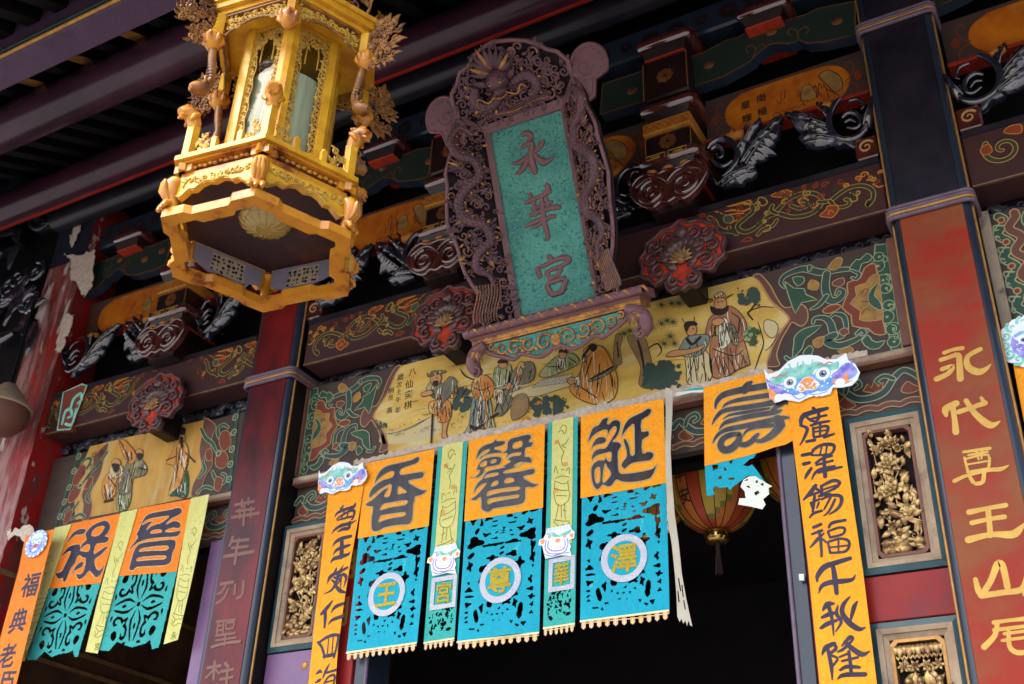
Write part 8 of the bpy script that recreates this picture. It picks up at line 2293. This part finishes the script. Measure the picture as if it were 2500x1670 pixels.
# ================================================================= PAPER LANTERNS IN THE DOORWAY
M('silk_red', (0.42, 0.055, 0.02), 0.4, col2=(0.34, 0.05, 0.016), scale=5, bump=.15, coat=.25, croug=.3)
M('silk_orange', (0.52, 0.17, 0.025), 0.4, col2=(0.44, 0.12, 0.02), scale=5, bump=.15, coat=.25, croug=.3)
M('silk_yellow', (0.52, 0.36, 0.04), 0.4, col2=(0.42, 0.26, 0.03), scale=5, bump=.15, coat=.25, croug=.3)
M('silk_green', (0.14, 0.14, 0.03), 0.4, col2=(0.2, 0.16, 0.03), scale=8)
M('brass', (0.62, 0.40, 0.10), 0.18, metal=.95, col2=(0.4, 0.18, 0.05), scale=12)
M('tassel', (0.05, 0.035, 0.03), 0.8)
def paper_lantern(c, r, h, label, chars, a_txt):
    cx, cy, cz = c
    t = thing('paper_lantern', label, 'lantern', (cx, cy, cz - h / 2), 'painted silk lanterns inside the doorway')
    n, k = 40, 20
    def P(i, j, e=0.0):
        a = 2 * PI * i / n; b = -PI / 2 * .9 + PI * .9 * j / k
        rr = r * math.cos(b) ** .8 * (1 - .022 * (1 if i % 2 else 0)) + e
        return Vector((cx + rr * math.sin(a), cy - rr * math.cos(a), cz + h / 2 * math.sin(b) / math.sin(PI / 2 * .9)))
    mb = MB()
    vs = [P(i, j) for j in range(k + 1) for i in range(n)]
    o = len(mb.v); mb.v += vs
    for j in range(k):
        for i in range(n):
            m = 0 if (i // 2) % 4 in (0, 3) else 1
            band = abs(j - k / 2 + .5)
            mid = 4.5 + 2.5 * math.sin(2 * PI * i / n * 4 + 1)
            if (i // 5) % 2 == 0 and band < mid: m = 2
            if (i // 5) % 2 == 0 and mid <= band < mid + 1.0: m = 3
            mb.f.append([j * n + i, j * n + (i + 1) % n, (j + 1) * n + (i + 1) % n, (j + 1) * n + i]); mb.m.append(m); mb.sm.append(True)
    mb.build('silk_body', ['silk_red', 'silk_orange', 'silk_yellow', 'silk_green'], t)
    mb = MB()
    for i in range(0, n, 2):
        mb.tube([P(i, j, .001) for j in range(k + 1)], .0022, 0, 5)
    mb.build('ribs', 'dark_brown', t)
    for d, zz in ((-1, cz - h / 2), (1, cz + h / 2)):
        mb = MB(); mb.lathe((cx, cy, zz), [(r * .20, .01 * -d), (r * .30, .012 * d), (r * .27, .03 * d), (r * .29, .04 * d), (r * .26, .06 * d), (r * .2, .068 * d), (0, .07 * d)], 0, 24); mb.build('brass_cap', 'brass', t)
    mb = MB(); mb.tube([(cx, cy, cz - h / 2 - .06), (cx, cy, cz - h / 2 - .14)], .012, 0, 8)
    for i in range(9):
        a = i * .7; mb.tube([(cx + .010 * math.cos(a), cy + .010 * math.sin(a), cz - h / 2 - .13), (cx + .018 * math.cos(a), cy + .018 * math.sin(a), cz - h / 2 - .24)], .004, 0, 4)
    mb.tube([(cx, cy, cz + h / 2 + .06), (cx, cy, 5.0)], .006, 0, 6)
    mb.build('tassel_cord', 'tassel', t)
    for q, ch in enumerate(chars):
        z = cz + h * (.16 - .20 * q)
        b = math.asin(max(-1, min(1, (z - cz) / (h / 2) * math.sin(PI / 2 * .9))))
        rr = r * math.cos(b) ** .8 + .004
        out = Vector((math.sin(a_txt), -math.cos(a_txt), 0))
        p = Pl(Vector((cx, cy, z)) + out * rr, Vector((math.cos(a_txt), math.sin(a_txt), 0)), (0, 0, 1))
        mb = MB(); write(mb, p, ch, 0, 0, .085, .085, .003, 0, .008)
        for v in mb.v:
            dd = v - Vector((cx, cy, v.z)); hb = math.asin(max(-1, min(1, (v.z - cz) / (h / 2) * math.sin(PI / 2 * .9)))); L_ = r * math.cos(hb) ** .8 + .005
            dd.normalize(); v.x, v.y = cx + dd.x * L_, cy + dd.y * L_
        mb.build('painted_character', 'ink', t)
paper_lantern((-1.93, .55, 4.14), .245, .56, 'round red and yellow silk lantern with black writing behind the torn banner', '家平安', R(-27))
paper_lantern((-1.50, .80, 4.33), .25, .60, 'second silk lantern half hidden behind the right door post', '', 0)
paper_lantern((-2.42, .80, 4.33), .25, .60, 'third silk lantern hidden behind the birthday banner', '', 0)
# small fixtures on the right door post
p = fac(-.0775)
mb = MB(); u, v = p.px(1958, 1411); mb.poly(p, [(u - .010, v - .014), (u + .012, v - .016), (u + .013, v + .014), (u - .010, v + .016)], 0, .012)
tag(mb.build('white_clip', 'paper_white', loc=tuple(p.at(u, v))), 'small white clip fixed to the red door post', 'clip')
mb = MB(); u, v = fac(.02).px(1628, 1270); q = fac(.02)
for k in range(3): mb.poly(q, [(u - .02, v - .07 + .05 * k), (u + .02, v - .07 + .05 * k), (u + .022, v - .03 + .05 * k), (u - .02, v - .03 + .05 * k)], .004 * k, .03)
tag(mb.build('white_figure', 'paper_white', loc=tuple(q.at(u, v))), 'small white paper ornament behind the cream strip', 'ornament')

# ================================================================= FAR LEFT BRACKETS
M('iron_gloss', (0.02, 0.02, 0.032), 0.2, col2=(0.012, 0.012, 0.018), scale=6, bump=.1, coat=1, croug=.1, spec=1)
pa = fac(-.75)
t = thing('knobbed_bracket', 'dark glossy carved bracket arm with a round knob at the upper left edge', 'bracket', tuple(pa.at(*pa.px(75, 350))))
u, v = pa.px(78, 352)
mb = MB(); mb.lathe(pa.at(u, v, 0), [(.0, -.085), (.07, -.08), (.12, -.045), (.135, 0), (.11, .045), (.06, .075), (.0, .08)], 0, 24)
mb.lathe(pa.at(u, v, 0), [(.15, -.075), (.155, -.06), (.12, -.045)], 0, 24); mb.build('round_knob', 'iron_gloss', t)
mb = MB(); q = tr(pa, PX, N1("110,330 150,300 190,270 225,252 218,268 190,300 160,320 130,345")); mb.poly(pa, ccw(q), -.08, .14)
mb.ptube(pa, tr(pa, PX, N1("115,335,16 150,312,20 185,285,18 222,256,8")), .07, None, 0, 8); mb.build('upper_arm', 'iron_gloss', t)
mb = MB(); q = tr(pa, PX, N1("62,380 98,392 70,440 40,480 -10,500 -20,455 20,450 45,420")); mb.poly(pa, ccw(q), -.1, .16); mb.build('lower_arm', 'blue_black', t)
mb = MB(); mb.tube([pa.at(u, v, -.02), pa.at(u + .05, v + .25, -.1), pa.at(u + .1, v + .8, -.1)], .03, 0, 8); mb.build('hanger', 'near_black', t)
def wall_carving(px, py, s, lab, seed, mat='carved_blue'):
    pl = fac(-.19); u0, v0 = pl.px(px, py)
    rs = random.getstate(); random.seed(seed)
    t = thing('carved_bracket', lab, 'bracket', (u0, -.19, v0), 'carved brackets left of the peeling column')
    mb = MB()
    for k in range(12):
        a = random.uniform(0, 6.28)
        mb.leaf(pl, u0 + random.uniform(-.5, .5) * s, v0 + random.uniform(-.45, .45) * s, a, s * random.uniform(.4, .7), s * .2, random.uniform(0, .05), .03, random.uniform(-1, 1), 0, lobes=3, tip=.03)
    mb.build('leaves', mat, t)
    mb = MB()
    for k in range(6):
        q = spiral(u0 + random.uniform(-.4, .4) * s, v0 + random.uniform(-.4, .4) * s, s * random.uniform(.13, .24), random.random() * 6, 1.4, (s * .09, s * .04), random.choice((-1, 1)), 20); mb.ptube(pl, q, .04, None, 0, 7)
    mb.ptube(pl, [(u0 - .45 * s, v0 + .1 * s, .10 * s), (u0 - .35 * s, v0 - .35 * s, .13 * s), (u0, v0 - .6 * s, .15 * s), (u0 + .3 * s, v0 - .55 * s, .08 * s)], .05, None, 0, 8, k=4)
    mb.build('scroll', mat, t)
    mb = MB(); mb.box((u0 - .5 * s, -.17, v0 - .4 * s), (u0 + .45 * s, .0, v0 + .5 * s), bev=.02); mb.build('block', 'dark_brown', t)
    random.setstate(rs)
wall_carving(35, 745, .62, 'large blue black scroll bracket at the left edge beside the column plaster patch', 3)
wall_carving(10, 560, .6, 'dark scroll bracket at the left edge above the larger one', 6, 'carved_dark')
wall_carving(120, 520, .34, 'small dark bracket touching the top of the peeling column', 11, 'carved_dark')
pl = fac(-.45); u, v = pl.px(12, 985)
t = thing('lamp_hood', 'grey brown sloping lamp hood at the left edge', 'lamp', tuple(pl.at(u, v)))
mb = MB(); c = pl.at(u, v)
mb.lathe((c.x, c.y, c.z), [(.02, .16), (.05, .15), (.2, -.03), (.205, -.05), (.19, -.05)], 0, 28); mb.build('hood', 'frame_buff', t)
mb = MB(); mb.lathe((c.x, c.y, c.z), [(.185, -.045), (.19, -.14), (.12, -.22), (.0, -.24)], 0, 28); mb.build('lamp_body', 'orn_brown', t)
mb = MB(); mb.tube([(c.x, c.y, c.z + .15), (c.x, c.y, c.z + .9)], .012, 0, 8); mb.build('rod', 'near_black', t)
# bright turquoise and white trim on the beam end by the peeling column
pl = fac(-.17); t = thing('beam_end_tile', 'small turquoise edged painted end piece between the peeling column and the scroll beam', 'carving', tuple(pl.at(*pl.px(170, 985))))
q = ccw(tr(pl, PX, N1("155,958 200,938 212,942 190,1000 172,1048 140,1050")))
mb = MB(); mb.poly(pl, q, -.05, .05); mb.build('end_block', 'orn_red', t)
mb = MB(); mb.loop(pl, q, .012, .0012); mb.stroke(pl, tr(pl, PX, N1("152,1035,6 160,1005,7 172,1000,7 176,1014,6 166,1020,5")), .0018); mb.stroke(pl, tr(pl, PX, N1("172,1000,6 180,975,7 196,962,7 200,975,6 190,985,5")), .0020); mb.stroke(pl, tr(pl, PX, N1("160,1035,5 176,1036,6 186,1000,6")), .0022); mb.build('turquoise_edge', 'mask_teal', t)
